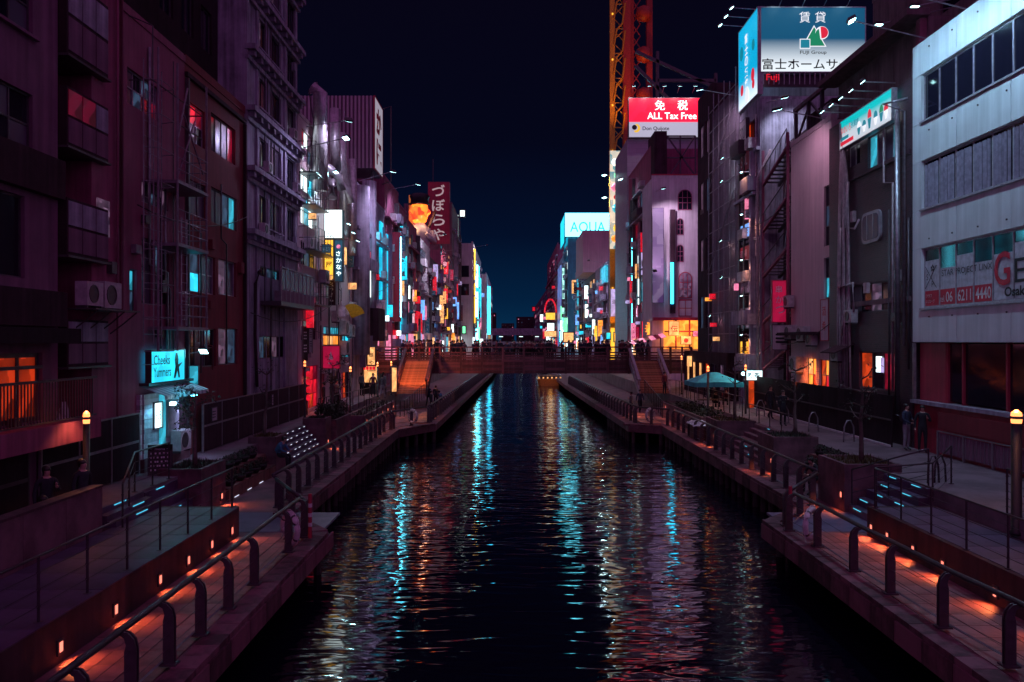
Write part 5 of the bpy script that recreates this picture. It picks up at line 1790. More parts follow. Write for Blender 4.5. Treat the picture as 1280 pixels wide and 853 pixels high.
MB().lathe([(.1, 8.32), (1.75, 8.36), (1.7, 8.48), (.1, 8.5)], (0, -.45, 0), 18).obj('cap_brim', M_BLK, t, smooth=True)
MB().bar((1.2, -.4, 4.0), (2.6, -.8, 7.2), .35).obj('rod', M_WOOD, t)
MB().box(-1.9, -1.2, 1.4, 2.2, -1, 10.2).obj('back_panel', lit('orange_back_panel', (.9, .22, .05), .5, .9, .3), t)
for sx_ in (-1, 1):
    MB().tube([(1.7 * sx_, 0, 4.0), (2.35 * sx_, -.5, 2.4), (1.3 * sx_, -1.9, 3.6)], [.6, .48, .34], 8).obj('arm', M_OFFW, t, smooth=True)
add_light('lamp_light', 'POINT', (-1.2, -2.2, 4.2), 260, (1, .55, .25), t, .3)
add_light('lamp_light', 'POINT', (1.0, -2.2, 5.6), 120, (1, .55, .3), t, .3)


# ================================================================== RIGHT FRONT
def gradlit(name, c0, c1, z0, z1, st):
    """printed sky artwork, its floodlight put in as emission: c0 at height z0 to c1 at z1"""
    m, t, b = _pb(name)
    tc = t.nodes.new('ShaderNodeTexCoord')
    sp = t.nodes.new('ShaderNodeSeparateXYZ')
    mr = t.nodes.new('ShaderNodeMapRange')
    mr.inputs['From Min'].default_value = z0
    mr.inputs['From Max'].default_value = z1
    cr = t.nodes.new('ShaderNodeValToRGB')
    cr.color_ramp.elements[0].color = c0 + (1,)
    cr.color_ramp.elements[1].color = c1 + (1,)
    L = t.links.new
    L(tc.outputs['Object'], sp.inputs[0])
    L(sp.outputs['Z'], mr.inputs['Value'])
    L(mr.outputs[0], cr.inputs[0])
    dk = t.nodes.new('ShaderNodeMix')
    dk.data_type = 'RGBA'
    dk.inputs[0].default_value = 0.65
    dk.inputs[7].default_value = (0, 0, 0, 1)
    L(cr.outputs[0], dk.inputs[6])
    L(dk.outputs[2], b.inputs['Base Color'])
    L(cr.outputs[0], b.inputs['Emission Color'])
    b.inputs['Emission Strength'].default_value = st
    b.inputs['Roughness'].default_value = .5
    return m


# --- white office block
b = B('office_block', 'white panelled office block with dark window bands and red base', 'R', 15.0, 29.9, 16.15, M_WHITE, 9, base=5.15, rev=.13)
CW = 1.04
for z0, z1 in ((13.2, 14.9), (10.0, 11.75), (6.4, 8.55)):
    b.win(.66, .66 + 12 * CW, z0 - 5.15, z1 - 5.15, cols=12, glass=M_GLASS, fm=M_FRAMEL, ft=.06)
for i in range(12):
    u = .66 + CW * i
    # curtains hang behind the middle band: folds as geometry
    cu = MB()
    n = 30
    pts = [(u + .06 + (CW - .14) * k / n, .072 + .040 * math.sin(k * 1.3 + i + .9 * math.sin(k * .5 + i))) for k in range(n + 1)]
    for k in range(n):
        cu._add([(pts[k][0], pts[k][1], 4.9), (pts[k + 1][0], pts[k + 1][1], 4.9), (pts[k + 1][0], pts[k + 1][1], 6.45), (pts[k][0], pts[k][1], 6.45)], [(0, 1, 2, 3)])
    o = cu.obj('curtain', plain('grey_curtain', (.26, .22, .30), .9) if i == 0 else bpy.data.materials['grey_curtain'], b.root)
b.done()
for (v0, v1) in ((.02, 1.22), (3.43, 4.82), (6.63, 8.02), (9.78, 10.98)):
    for k in range(5):
        b.box('cladding_panel', .02 + 2.95 * k, 2.95 * (k + 1) - .01, v0, v1, .002, .035, M_WHITE)
for (v0, v1) in ((1.23, 3.42), (4.83, 6.62), (8.03, 9.77)):
    b.box('cladding_panel', .02, .64, v0, v1, .002, .034, M_WHITE)
for v in (1.23, 4.83, 8.03):
    b.box('sill', .62, 13.2, v - .05, v + .02, .036, .10, M_FRAMEL)
for k in range(9):
    for v in (.9, 3.7, 7.6, 10.6):
        b.box('bolt', 1.2 + 1.5 * k, 1.24 + 1.5 * k, v, v + .05, .036, .07, M_STEEL)
# film lettering behind the lowest band
film = plain('window_film', (.52, .52, .60), .4)
for i in range(12):
    u = .66 + CW * i
    top = (2.95, 2.6, 2.95, 2.6, 2.75, 3.0)[i % 6]
    b.box('window_film', u + .05, u + CW - .05, 1.32, top, -.085, -.078, film)
    if i < 4:
        b.box('film_band', u + .05, u + CW - .05, 1.32, 1.86, -.077, -.072, M_INKR)
b.root.name = 'office_block'


def rtext(b, s, u, v, h, mat, w=None, d=-.065, bold=0.0):
    me, asp = textmesh(s, mat, bold)
    o = put('lettering', me, b.root, (u, -d, v))
    o.scale = (w or asp * h, 1, h)


rtext(b, 'STAR PROJECT LINX', 1.85, 2.25, .28, M_INK, w=2.95)
rtext(b, 'S', .82, 2.25, .22, M_INK)
rtext(b, 'P', 1.18, 1.98, .22, M_INK)
rtext(b, '✿', 1.12, 2.55, .24, M_INK)
for a, c in (((.74, 1.95), (1.5, 2.75)), ((.74, 2.75), (1.5, 1.95))):
    MB().bar((a[0], .066, a[1]), (c[0], .066, c[1]), .012).obj('print_line', M_INK, b.root)
rtext(b, 'tel.', 1.76, 1.42, .22, M_INKW, w=.30)
rtext(b, '06', 2.12, 1.40, .36, M_INKW, w=.42, bold=.01)
rtext(b, '6211', 2.86, 1.40, .38, M_INKW, w=.78, bold=.01)
rtext(b, '4440', 3.90, 1.40, .38, M_INKW, w=.84, bold=.01)
rtext(b, 'クラフ', .80, 1.62, .12, M_INKW)
rtext(b, 'エピローグ', .78, 1.42, .12, M_INKW, w=.6)
rtext(b, 'G', 4.93, 1.75, 1.05, M_INKR, w=.80, d=-.050, bold=.015)
rtext(b, 'E', 5.92, 1.80, .72, M_INK, w=.52)
rtext(b, 'N', 6.56, 1.80, .72, M_INK, w=.6)
rtext(b, 'Osaka', 5.45, 1.40, .30, M_INK, w=1.15, d=-.050, bold=.03)
# lower storefront
lo = b.root
b.box('base_wall', .05, 14.9, -3.95, -2.25, -6, -.02, M_RED)
b.box('core_wall', .10, 14.9, -2.2499, -.001, -6, -.6, M_BLACK)
b.box('ledge', .0, 14.9, -2.25, -2.12, -.55, .12, M_GREY)
b.box('red_panel', .3, 2.05, -2.11, -.02, -.5, -.10, M_RED)
for i, (u0, u1) in enumerate(((2.15, 3.0), (3.1, 5.4), (5.5, 7.8), (7.9, 10.2), (10.3, 12.6))):
    b.box('storefront_pane', u0, u1, -2.05, -.05, -.24, -.20, M_GLASS)
    b.box('mullion', u1 + .01, u1 + .09, -2.11, -.02, -.30, -.12, M_RED)
b.box('mullion', 2.06, 2.14, -2.11, -.02, -.30, -.12, M_RED)
b.box('downpipe', .12, .22, -2.1, -.02, .0, .10, M_GALV)
t = thing('mesh_fence', 'low pale mesh fence set in the red base of the white office', 'fence', (XR - .12, 27.9, 1.28), -H90)
for i in range(7):
    bx('fence_panel', t, 1.6 * i + .02, 1.6 * i + 1.58, -.02, .0, .05, .72, M_PLUM)
    bx('post', t, 1.6 * i - .03, 1.6 * i + .02, -.06, .02, -.08, .80, M_GALV)
    for k in range(7):
        bx('wire', t, 1.6 * i + .1 + .21 * k, 1.6 * i + .115 + .21 * k, -.035, -.021, .05, .72, M_GALV)
bx('rail', t, 0, 11.2, -.05, .01, .76, .80, M_GALV)
bx('upper_panel', t, 0, 11.2, -.03, .0, .86, 1.45, M_MAROON)
for i, (y, e) in enumerate(((29.2, 300), (26.6, 470), (23.8, 520), (20.5, 520))):
    arm_lamp('%s cyan floodlight on a roof arm of the white office from its canal corner' % ('first second third fourth'.split()[i]), (XR + .3, y, 16.2), (XR - 2.6, y, 16.9), (XR + .15, y - .8, 10.6), e * .95, 'canal front floodlights', (.40, .74, 1.0), R(135), .2)

# --- dark brick house with the bright ice cream coloured signboard
b = B('brick_house', 'dark brick house with a bright turquoise signboard and rounded window', 'R', 29.95, 37.45, 15.1, M_BRICK, 8)
b.pw(1084.7, 172.5, 212.7, 1124, cols=4, glass=[E_CYANW, M_GLASSB, M_GLASSB, E_CYANW], fm=M_FRAMEL)
b.pw(1060, 185, 211, 1075, cols=2, glass=[M_GLASSB, M_GLASS], fm=M_FRAMEL)
b.pw(1063, 358, 392, 1113, cols=4, glass=[M_GLASSB, M_GLASS, E_DIMW, M_GLASS])
b.pw(1074, 440, 484, 1118, cols=3, glass=[E_ORW, M_GLASS, E_REDW], fm=M_FRAME)
b.done()
t = b.root
rw = MB()
pts = [(-.85 + .35 * (1 - math.cos(a)) if False else 0, 0) for a in (0,)]
prof = []
for cx, cz, a0 in ((.55, .35, 0), (-.55, .35, 90), (-.55, -.35, 180), (.55, -.35, 270)):
    for k in range(6):
        a = R(a0 + 18 * k)
        prof.append((cx + .3 * math.cos(a), cz + .3 * math.sin(a)))
u, v = b.uv(1091, 284)
MB().vprism(prof, -.10, -.001).obj('rounded_frame', M_FRAMEL, t, (u, 0, v))
MB().vprism([(x * .86, z * .8) for x, z in prof], -.12, -.101).obj('pane', M_GLASSB, t, (u, 0, v))
for x in (-.28, .28):
    MB().box(x - .025, x + .025, -.14, -.121, -.5, .5).obj('glazing_bar', M_FRAMEL, t, (u, 0, v))
for k in range(60):
    pass
u, v = b.uv(1098, 455)
b.box('display_screen', u - .35, u + .05, v - .35, v + .3, -.12, -.06, E_WHITE)
b.box('display_screen', u + .07, u + .3, v - .35, v + .25, -.12, -.06, E_LILAC)
b.box('sill', .8, 4.6, 1.75, 1.9, 0, .5, M_STEEL)
b.box('pier', .02, 1.3, .0, 13.9, .002, .16, M_BRICK)
b.box('string_course', 1.3, 7.4, 5.5, 5.7, 0, .1, M_BROWN)
b.box('brick_band', 1.3, 7.4, 11.05, 11.2, 0, .08, M_BRICK)
bp = B('brown_upper_house', 'brown clad upper house with sloping eave over the brick house', 'R', 30.0, 38.2, 17.4, M_BROWN, 8, X=15.6, base=15.12)
bp.done()
bp.box('eave', -.3, 8.4, 2.25, 2.5, 0, .9, M_BROWN)
for i in range(6):
    bp.box('siding_board', .2 + 1.35 * i, 1.5 + 1.35 * i, .1, 2.1, .002, .04, M_BROWN)
bp.box('corner_post', 7.9, 8.2, 0, 2.2, .045, .3, M_PINKW)
b2 = B('roof_hall', 'big brown windowless hall rising behind the white office and brick house', 'R', 20.0, 41.0, 22.5, M_BROWN, 10, X=18.5, base=1.2)
b2.grid(4, 2, 15, 20, plit=0, base=(M_GLASS,))
b2.done(.3)
for i, y in enumerate((30.6, 33.6)):
    arm_lamp('long %s floodlight arm reaching from the brown hall over the brick house' % ('first', 'second')[i], (18.4, y, 18.6 + .6 * i), (15.4, y, 18.0 + .5 * i), (15.4, y, 13), 6, 'canal front floodlights', (.6, .5, .9), spot=R(120))
pr = M_INKR
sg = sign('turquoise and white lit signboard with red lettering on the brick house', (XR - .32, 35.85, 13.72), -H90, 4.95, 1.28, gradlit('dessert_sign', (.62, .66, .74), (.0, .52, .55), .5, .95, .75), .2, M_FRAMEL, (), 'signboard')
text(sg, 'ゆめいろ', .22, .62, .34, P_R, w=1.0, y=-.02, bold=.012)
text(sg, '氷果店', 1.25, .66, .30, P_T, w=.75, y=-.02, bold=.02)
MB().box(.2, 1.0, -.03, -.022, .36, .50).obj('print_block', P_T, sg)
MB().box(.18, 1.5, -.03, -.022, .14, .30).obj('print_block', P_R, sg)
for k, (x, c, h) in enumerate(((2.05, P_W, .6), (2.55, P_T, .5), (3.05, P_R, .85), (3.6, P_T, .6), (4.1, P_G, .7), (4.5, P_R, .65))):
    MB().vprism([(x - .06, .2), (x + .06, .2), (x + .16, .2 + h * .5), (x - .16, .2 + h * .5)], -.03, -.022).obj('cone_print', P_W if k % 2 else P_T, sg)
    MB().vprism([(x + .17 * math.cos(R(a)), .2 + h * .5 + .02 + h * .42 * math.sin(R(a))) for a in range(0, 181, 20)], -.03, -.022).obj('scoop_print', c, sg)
for i, y in enumerate((35.4, 34.4, 33.4, 32.4, 31.3)):
    arm_lamp('%s short floodlight above the turquoise signboard counted from the cables' % ('first second third fourth fifth'.split()[i]), (XR, y, 15.3), (XR - 1.3, y, 15.35), (XR - .3, y, 14.2), 3, 'canal front floodlights', (.55, 1, 1), R(100), .11)
for i, px in enumerate((1046, 1049, 1052, 1055, 1058, 1061)):
    D = XR * F / (px - 640) * .985
    pipe('%s cable of the pale bundle hanging between beige wall and brick house' % ('first second third fourth fifth sixth'.split()[i]), [(XR - .25 - .05 * (i % 3), D + .25 * (i - 2.5), 14.9), (XR - .2, D + .1 * (i - 2.5), 12.5), (XR - .18 - .04 * (i % 2), D, 9), (XR - .2, D, 6), (XR - .15, D + rnd.uniform(-.1, .1), 3)], .055 if i % 2 else .035, M_PIPE, 'cable', 'cable', 6, 'pale cables between beige wall and brick house')
pipe('grey downpipe with elbow at the brick house corner beside the white office', [(XR - .22, 30.7, 14.2), (XR - .22, 30.7, 2.4), (XR - .22, 30.3, 2.25)], .10, M_GALV)
pipe('second grey pipe rising to the roof of the brick house corner', [(XR - .15, 30.3, 5.0), (XR - .15, 30.3, 13.9), (XR - .9, 30.4, 14.2), (XR - .15, 30.0, 14.3)], .06, M_GALV)
pipe('looped pale pipe on the brick wall under the rounded window', [(XR - .2, 35.2, 12.2), (XR - .35, 35.2, 10.2), (XR - .35, 34.2, 10.0), (XR - .2, 34.1, 10.4)], .05, M_PIPE)
pipe('squared pale pipe loop by the meters of the brick house', [(XR - .2, 36, 10.3), (XR - .25, 36, 7.6), (XR - .3, 34.5, 7.7), (XR - .3, 34.4, 6.5), (XR - .2, 35.6, 6.2), (XR - .2, 35.9, 5.4)], .055, M_PIPE)
ac_unit('air unit with bent pipes on the brick house wall', (XR - .4, 34.8, 6.0), -H90, .9)
ac_unit('small air unit under the shop window with the cyan screen', (XR - .4, 36.3, 4.3), -H90, 1.0)
t = thing('awning', 'dark folded awning jutting over the orange doors', 'awning', (XR, 36.6, 4.6), -H90)
MB().vprism([(0, 0), (1.6, 0), (1.6, .5), (0, .5)], -.03, 0).obj('valance', M_DARK, t)
MB()._add([(0, 0, .5), (1.6, 0, .5), (1.6, -.9, .1), (0, -.9, .1), (0, 0, .45), (1.6, 0, .45), (1.6, -.9, .05), (0, -.9, .05)], [(0, 1, 2, 3), (7, 6, 5, 4), (3, 2, 6, 7), (0, 3, 7, 4), (1, 5, 6, 2)]).obj('canopy', M_DARK, t)

# --- beige blank wall house
b = B('beige_house', 'house with a big blank beige wall and tall dark window strip', 'R', 37.55, 43.0, 15.6, M_BEIGE, 8)
b.pw(1042, 228, 305, 1030, cols=2, rows=3, glass=[M_GLASS, M_GLASS, E_DIMB])
b.pw(1042, 320, 396, 1030, cols=2, rows=3, glass=[M_GLASS, M_GLASS, E_CYANW])
b.pw(1020, 448, 490, 1008, cols=2, rows=2, glass=[E_ORANGE, E_ORW, E_WARM, E_ORANGE])
b.pw(1036, 450, 490, 1024, cols=2, rows=2, glass=[E_ORW, E_RED, E_ORW, E_ORANGE])
b.done(.25)
b.box('lower_shop_wall', .02, 5.4, 0, 4.2, .002, .05, M_MAROON) if False else None
b.box('shop_canopy', .1, 4.4, 4.3, 4.45, 0, .8, M_DARK)
add_light('shop_light', 'SPOT', (2.8, -.9, 2.2), 110, (1, .20, .05), b.root, .15, rot=(R(80), 0, 0), spot=R(130))
sign('pale shop sign with red brush characters above the orange doors', (XR - .12, 38.6, 5.2), -H90, 1.0, 2.0, M_OFFW, .15, M_RED, (('酒', .25, 1.2, .45, M_INKR, None, -.02, .012), ('肴', .25, .5, .45, M_INKR, None, -.02, .012)), 'sign')
sign('red vertical sign with pale characters beside the stair tower', (XR - .9, 43.4, 6.2), 0, .8, 2.3, E_MAG, .2, M_RED, (('串', .2, 1.6, .4, M_INKW, None, -.02, .012), ('か', .2, 1.05, .4, M_INKW, None, -.02, .012), ('つ', .2, .5, .4, M_INKW, None, -.02, .012)), 'vertical sign')
sign('dull pale square sign with thin drawing under the red vertical sign', (XR - .9, 43.42, 4.7), 0, .85, 1.4, M_OFFW, .2, M_STEEL, (('☰', .2, .4, .5, M_INK, None, -.02),), 'sign')
for i, (y, z, s) in enumerate(((42.4, 5.3, 1.2), (41.6, 3.6, 1.3), (42.6, 7.0, 1.0), (40.6, 5.2, 1.2), (39.4, 5.0, 1.0))):
    ac_unit('%s air unit in the dark cluster at the foot of the beige wall' % ('first second third fourth fifth'.split()[i]), (XR - .42, y, z), -H90, s)
t = thing('satellite_dish', 'white satellite dish on the roof edge over the beige wall', 'satellite dish', (XR + .4, 38.6, 16.2), -.8)
MB().lathe([(.02, .12), (.25, .06), (.48, -.06), (.50, -.05), (.26, .09), (.02, .15)], n=16, axis='y').obj('dish', M_GALV, t, smooth=True)
MB().tube([(0, .1, 0), (0, .15, -.4)], .03, 6).obj('mount', M_STEEL, t)
t = thing('roof_structure', 'dark steel roof structure with slanting braces over the beige house', 'roof frame', (XR + .2, 42.8, 15.85), -H90)
for u in (0, 1.8, 3.6):
    MB().bar((u, 0, 0), (u, 0, 1.7), .16).obj('post', M_STEEL, t)
MB().bar((-.2, 0, 1.7), (4, 0, 1.7), .18).obj('beam', M_BROWN, t)
MB().bar((0, .1, .2), (1.8, .1, 1.6), .10).obj('brace', M_STEEL, t)
MB().bar((3.6, .1, .2), (1.8, .1, 1.6), .10).obj('brace', M_STEEL, t)
MB().box(1.0, 3.8, .4, 2.5, 0, 1.2).obj('tank_box', M_DARK, t)

# --- stair tower house and the blue billboards
b = B('stair_tower_house', 'narrow recessed house behind an open steel stair tower', 'R', 43.05, 48.3, 17.0, M_BROWN, 6, X=16.7)
b.grid(2, 5, 3, 15, plit=.2, lits=(E_ORW, E_DIMW))
b.done(.2)
t = thing('stair_tower', 'open steel stair tower with slanting flights beside the sign column', 'stair tower', (XR, 48.0, 1.2), -H90)
for u in (.05, 4.35):
    for d in (.05, 1.35):
        MB().bar((u, d, 0), (u, d, 15.4), .13).obj('post', M_PINKW if d < 1 else M_STEEL, t)
for k in range(5):
    z = 2.3 + 2.75 * k
    MB().bar((.05, .05, z), (4.35, .05, z + 1.3), .16, .12).obj('stringer', M_PINKW, t)
    MB().bar((.05, 1.0, z), (4.35, 1.0, z + 1.3), .16, .12).obj('stringer', M_STEEL, t)
    for i in range(9):
        bx('tread', t, .2 + .46 * i, .56 + .46 * i, .08, .98, z + .12 + .14 * i, z + .16 + .14 * i, M_STEEL)
    MB().tube([(.1, .0, z + 1.0), (4.3, .0, z + 2.3)], .03, 5).obj('handrail', M_RAIL, t)
    for i in range(5):
        MB().tube([(.4 + .9 * i, .0, z + .15 + .27 * i), (.75 + .9 * i, .0, z + 1.15 + .27 * i)], .03, 5).obj('baluster', M_GALV, t)
    MB().tube([(3.0, .3, z + 1.4), (4.2, .3, z + .4), (4.4, .3, z - .3)], .05, 6).obj('drain', M_STEEL, t)
    bx('landing', t, 3.6, 4.4, .06, 1.3, z + 1.28, z + 1.34, M_STEEL)
b = B('billboard_house', 'grey panelled house carrying the blue corner billboards and a column of floor signs', 'R', 48.35, 52.6, 20.0, M_GREY, 8)
for k in range(6):
    b.win(.5, 3.7, 2.4 + 2.75 * k, 4.0 + 2.75 * k, cols=2, glass=[rnd.choice((M_GLASS, E_DIMW, E_ORW)), M_GLASS], split=True)
b.done()
for i in range(8):
    bx('wall_panel', b.root, 4.255, 4.29, .1 + .95 * i, 1.02 + .95 * i, 8, 18.6, M_GREY)
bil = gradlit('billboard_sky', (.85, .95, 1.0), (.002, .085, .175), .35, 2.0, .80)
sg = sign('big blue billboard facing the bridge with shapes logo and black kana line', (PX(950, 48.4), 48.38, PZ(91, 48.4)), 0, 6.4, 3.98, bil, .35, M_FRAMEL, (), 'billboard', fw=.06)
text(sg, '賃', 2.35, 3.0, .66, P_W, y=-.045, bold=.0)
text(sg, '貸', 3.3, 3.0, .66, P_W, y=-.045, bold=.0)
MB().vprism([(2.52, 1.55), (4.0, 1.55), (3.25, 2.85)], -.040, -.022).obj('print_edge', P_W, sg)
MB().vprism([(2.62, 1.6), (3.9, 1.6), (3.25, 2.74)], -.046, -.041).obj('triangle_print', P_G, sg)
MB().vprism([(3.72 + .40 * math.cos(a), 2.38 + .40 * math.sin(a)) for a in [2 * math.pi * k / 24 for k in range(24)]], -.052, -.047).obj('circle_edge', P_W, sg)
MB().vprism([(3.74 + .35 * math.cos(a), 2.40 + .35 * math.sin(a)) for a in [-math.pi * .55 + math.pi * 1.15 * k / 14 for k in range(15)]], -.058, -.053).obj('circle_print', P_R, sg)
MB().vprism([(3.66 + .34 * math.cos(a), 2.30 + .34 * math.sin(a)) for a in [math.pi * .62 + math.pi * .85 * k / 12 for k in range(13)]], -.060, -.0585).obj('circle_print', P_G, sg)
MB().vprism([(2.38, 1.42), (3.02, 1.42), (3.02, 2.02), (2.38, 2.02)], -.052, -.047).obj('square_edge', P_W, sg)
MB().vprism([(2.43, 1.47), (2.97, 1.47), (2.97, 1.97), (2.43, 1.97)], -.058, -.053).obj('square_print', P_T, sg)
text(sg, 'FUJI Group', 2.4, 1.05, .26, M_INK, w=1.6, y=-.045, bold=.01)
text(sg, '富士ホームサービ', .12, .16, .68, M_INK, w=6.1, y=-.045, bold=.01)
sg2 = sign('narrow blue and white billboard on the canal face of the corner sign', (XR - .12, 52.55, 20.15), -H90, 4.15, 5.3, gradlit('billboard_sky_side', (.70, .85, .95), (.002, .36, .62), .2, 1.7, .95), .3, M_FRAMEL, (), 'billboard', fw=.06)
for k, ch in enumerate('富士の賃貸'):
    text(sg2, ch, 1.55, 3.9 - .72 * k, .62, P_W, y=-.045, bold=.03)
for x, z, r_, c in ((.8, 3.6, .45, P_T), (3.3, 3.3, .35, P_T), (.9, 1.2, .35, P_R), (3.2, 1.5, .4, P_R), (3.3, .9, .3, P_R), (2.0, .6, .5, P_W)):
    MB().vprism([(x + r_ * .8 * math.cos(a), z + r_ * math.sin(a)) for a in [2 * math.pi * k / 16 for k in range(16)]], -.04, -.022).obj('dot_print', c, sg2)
bx('truss_base', sg, .1, 6.3, .36, .5, -.75, -.02, M_STEEL)
for i in range(20):
    bx('truss_bar', sg, .2 + .31 * i, .25 + .31 * i, .0, .06, -.7, -.02, M_GALV)
text(sg, 'Fuji', .35, -.6, .5, E_RED, w=.8, y=-.05, bold=.02)
for i, x in enumerate((16.2, 17.6, 18.9, 20.3)):
    arm_lamp('%s arm lamp above the blue billboard facing the bridge' % ('first second third fourth'.split()[i]), (x, 48.5, 25.5), (x, 47.2, 26.0), (x, 48.3, 24), 14 if i != 2 else 0, 'canal front floodlights', (.6, .95, 1), R(110), .16)
for i, y in enumerate((49.2, 50.5, 51.9)):
    arm_lamp('%s long arm lamp beside the narrow canal billboard' % ('first second third'.split()[i]), (XR, y, 25.6), (XR - 1.5, y, 25.7), (XR - .1, y, 23.5), 14, 'canal front floodlights', (.6, .95, 1), R(110), .16)
# floor signs on the canal face
for i, (z, w_, h, mat, ch, c2, nm) in enumerate(((17.6, 1.5, 1.7, M_OFFW, 'SOU', M_INK, 'pale sign with dark letters under the narrow billboard'), (15.9, 2.0, 1.5, M_RED, 'SOL', M_INKW, 'dull red sign below the pale lettered one'), (13.4, 2.2, .8, M_OFFW, '小料理', M_INK, 'small white floor sign of the sign column'),
                                                 (11.7, 2.3, .9, E_BLUE, '雀荘', M_INKR, 'blue floor sign with red characters'), (10.3, 2.2, .9, E_REDW, '酒場', M_INKW, 'red lit floor sign of the sign column'), (8.2, 2.2, 1.3, E_DIMW, '寿司', M_INK, 'warm lit floor sign with dark characters'), (6.0, 2.4, 1.3, E_DIMW, 'やきとり', M_INK, 'wide pinkish floor sign of the sign column'), (3.9, 2.6, 1.3, E_YEL, '串焼', M_INKR, 'yellow lit lowest floor sign of the sign column'))):
    sign(nm, (XR - .25, 51.9 - .2 * (i % 2), z), -H90, w_, h, mat, .2, M_STEEL, ((ch, .2, h * .25, h * .5, c2, w_ * .7, -.02, .01),), 'floor sign', group='floor signs on the billboard house')
for i, z in enumerate((5.6, 8.0, 10.2, 13.0, 15.6)):
    arm_lamp('%s small lamp from the street up beside the floor signs' % ('first second third fourth fifth'.split()[i]), (XR, 49.2, z), (XR - .9, 49.2, z), (XR - .2, 48.9, z - 3), 60, 'canal front floodlights', (1, .42, .26), R(130), .11)
pipe('tall pale pipe running up beside the stair tower', [(XR - .2, 48.2, 1.2), (XR - .2, 48.2, 15.0), (XR + .4, 47.6, 16.6)], .09, M_PIPE)

# --- scaffold building in netting
b = B('netted_building', 'dark building wrapped in grey scaffold netting beside the billboards', 'R', 52.7, 60.0, 22.2, M_NET, 8)
b.done()
b2 = B('netted_tower', 'taller darker part of the netted scaffold building', 'R', 60.05, 64.6, 24.6, M_DARK, 8)
b2.grid(2, 4, 4, 22, plit=.4, lits=(E_DIMW, E_DIMB))
b2.done()
t = thing('scaffold', 'steel tube scaffold in front of the grey netting', 'scaffold', (XR - .25, 60.0, 1.2), -H90)
for i in range(6):
    MB().tube([(1.45 * i, 0, 0), (1.45 * i, 0, 21.6 + .5 * (i % 2))], .04, 5).obj('standard', M_ESC, t)
for k in range(14):
    MB().tube([(0, .02, 1.5 * (k + 1)), (7.25, .02, 1.5 * (k + 1))], .035, 5).obj('ledger', M_ESC, t)
for i in range(3):
    MB().tube([(0, -.06, 3 + 6 * i), (7.2, -.06, 8 + 6 * i)], .03, 5).obj('brace', M_ESC, t)
for i, (y, z, c) in enumerate(((54.0, 17.5, (.8, .95, 1)), (54.2, 16.0, (.8, .95, 1)), (54.3, 9.5, (1, .5, .4)), (57.5, 7.0, (1, .4, .4)), (54.4, 12.0, (1, .6, .5)))):
    arm_lamp('%s bare work lamp on the scaffold netting' % ('first second third fourth fifth'.split()[i]), (XR - .2, y, z), (XR - .9, y - .2, z), (XR + .3, y, z - 1), 16, 'canal front floodlights', c, R(100), .12)
board('cyan lit letters of a window display in the netted tower', 877, 881, 262, 274, 63.5, E_CYANW)
board('small red lit box above the cyan letters of the netted tower', 878, 880.5, 277, 281, 63.5, E_RED) if False else None
board('small orange lit window box low on the netting', 928, 936, 424, 436, 52.3, E_ORW)

# --- arched white house
b = B('arched_house', 'white house with arched dark windows and pink lit arched door', 'F', PX(815, 82), PX(877, 82), 21.9, M_OFFW, 6, X=82.0)
b.done(.3)
b.box('red_coping', -.05, 5.1, 20.98, 21.1, -.1, .12, M_RED)


arm_lamp('added pale floodlight on an arm lighting the arched white wall', (14.7, 81.9, 20.5), (14.9, 78.6, 20.2), (17.2, 82, 12), 900, 'canal front floodlights', (.85, .62, .9), R(120), .2)  # this lamp and the next are added to brighten the arched wall
arm_lamp('second added pale floodlight lighting the arched house from its corner', (14.6, 81.9, 12.5), (14.2, 79.4, 12.2), (17.2, 82, 15), 350, 'canal front floodlights', (.85, .55, .85), R(130), .2)


def arch(b, px0, px1, py0, py1, glass, fr, bars=2):
    u0, v1 = b.uv(px0, py0)
    u1, v0 = b.uv(px1, py1)
    w, h = u1 - u0, v1 - v0

    def outline(m):
        r = w / 2 - m
        return [(m, m), (w - m, m)] + [(w / 2 + r * math.cos(R(a)), h - w / 2 + r * math.sin(R(a))) for a in range(0, 181, 20)]
    o = MB().vprism(outline(0), -.06, -.001).obj('arched_window', fr, b.root, (u0, 0, v0))
    MB().vprism(outline(.09), -.075, -.061).obj('pane', glass, o)
    for i in range(1, bars + 1):
        MB().box(w * i / (bars + 1) - .03, w * i / (bars + 1) + .03, -.09, -.076, .09, h * .9).obj('glazing_bar', fr, o)
    for z in (h * .35, h * .6):
        MB().box(.09, w - .09, -.094, -.080, z - .03, z + .03).obj('glazing_bar', fr, o)


arch(b, 847, 865, 237, 263, M_GLASS, M_PINKW)
arch(b, 845.5, 854.5, 273, 294, M_GLASS, M_PINKW, 1)
arch(b, 845.5, 854.5, 306, 328, M_GLASS, M_PINKW, 1)
arch(b, 848, 865, 340, 373, E_DIMW, M_RED, 2)
u0, v1 = b.uv(848, 374)
u1, v0 = b.uv(865, 396)
for i in range(2):
    for j in range(2):
        b.box('door_panel', u0 + .1 + i * .65, u0 + .68 + i * .65, v0 + .1 + .8 * j, v0 + .82 + .8 * j, 0, .08, E_PINK if False else M_OFFW)
b.box('door_surround', u0, u1, v0, v1 - .02, 0, .05, M_RED)
b.box('shop_front', 1.2, 5.0, 3.2, 6.1, 0, .3, E_ORANGE)
b.box('shop_pillar', 2.3, 2.45, 3.2, 6.1, .3, .4, M_RED)
b.box('shop_pillar', 3.7, 3.85, 3.2, 6.1, .3, .4, M_RED)
b.box('shop_beam', 1.2, 5.0, 4.9, 5.05, .3, .38, M_RED)
b.box('shop_canopy', .0, 5.05, 6.1, 6.4, 0, .8, M_RED)
add_light('shop_light', 'SPOT', (3, -2.4, 4.6), 260, (1, .30, .06), b.root, .3, rot=(R(85), 0, 0), spot=R(120))
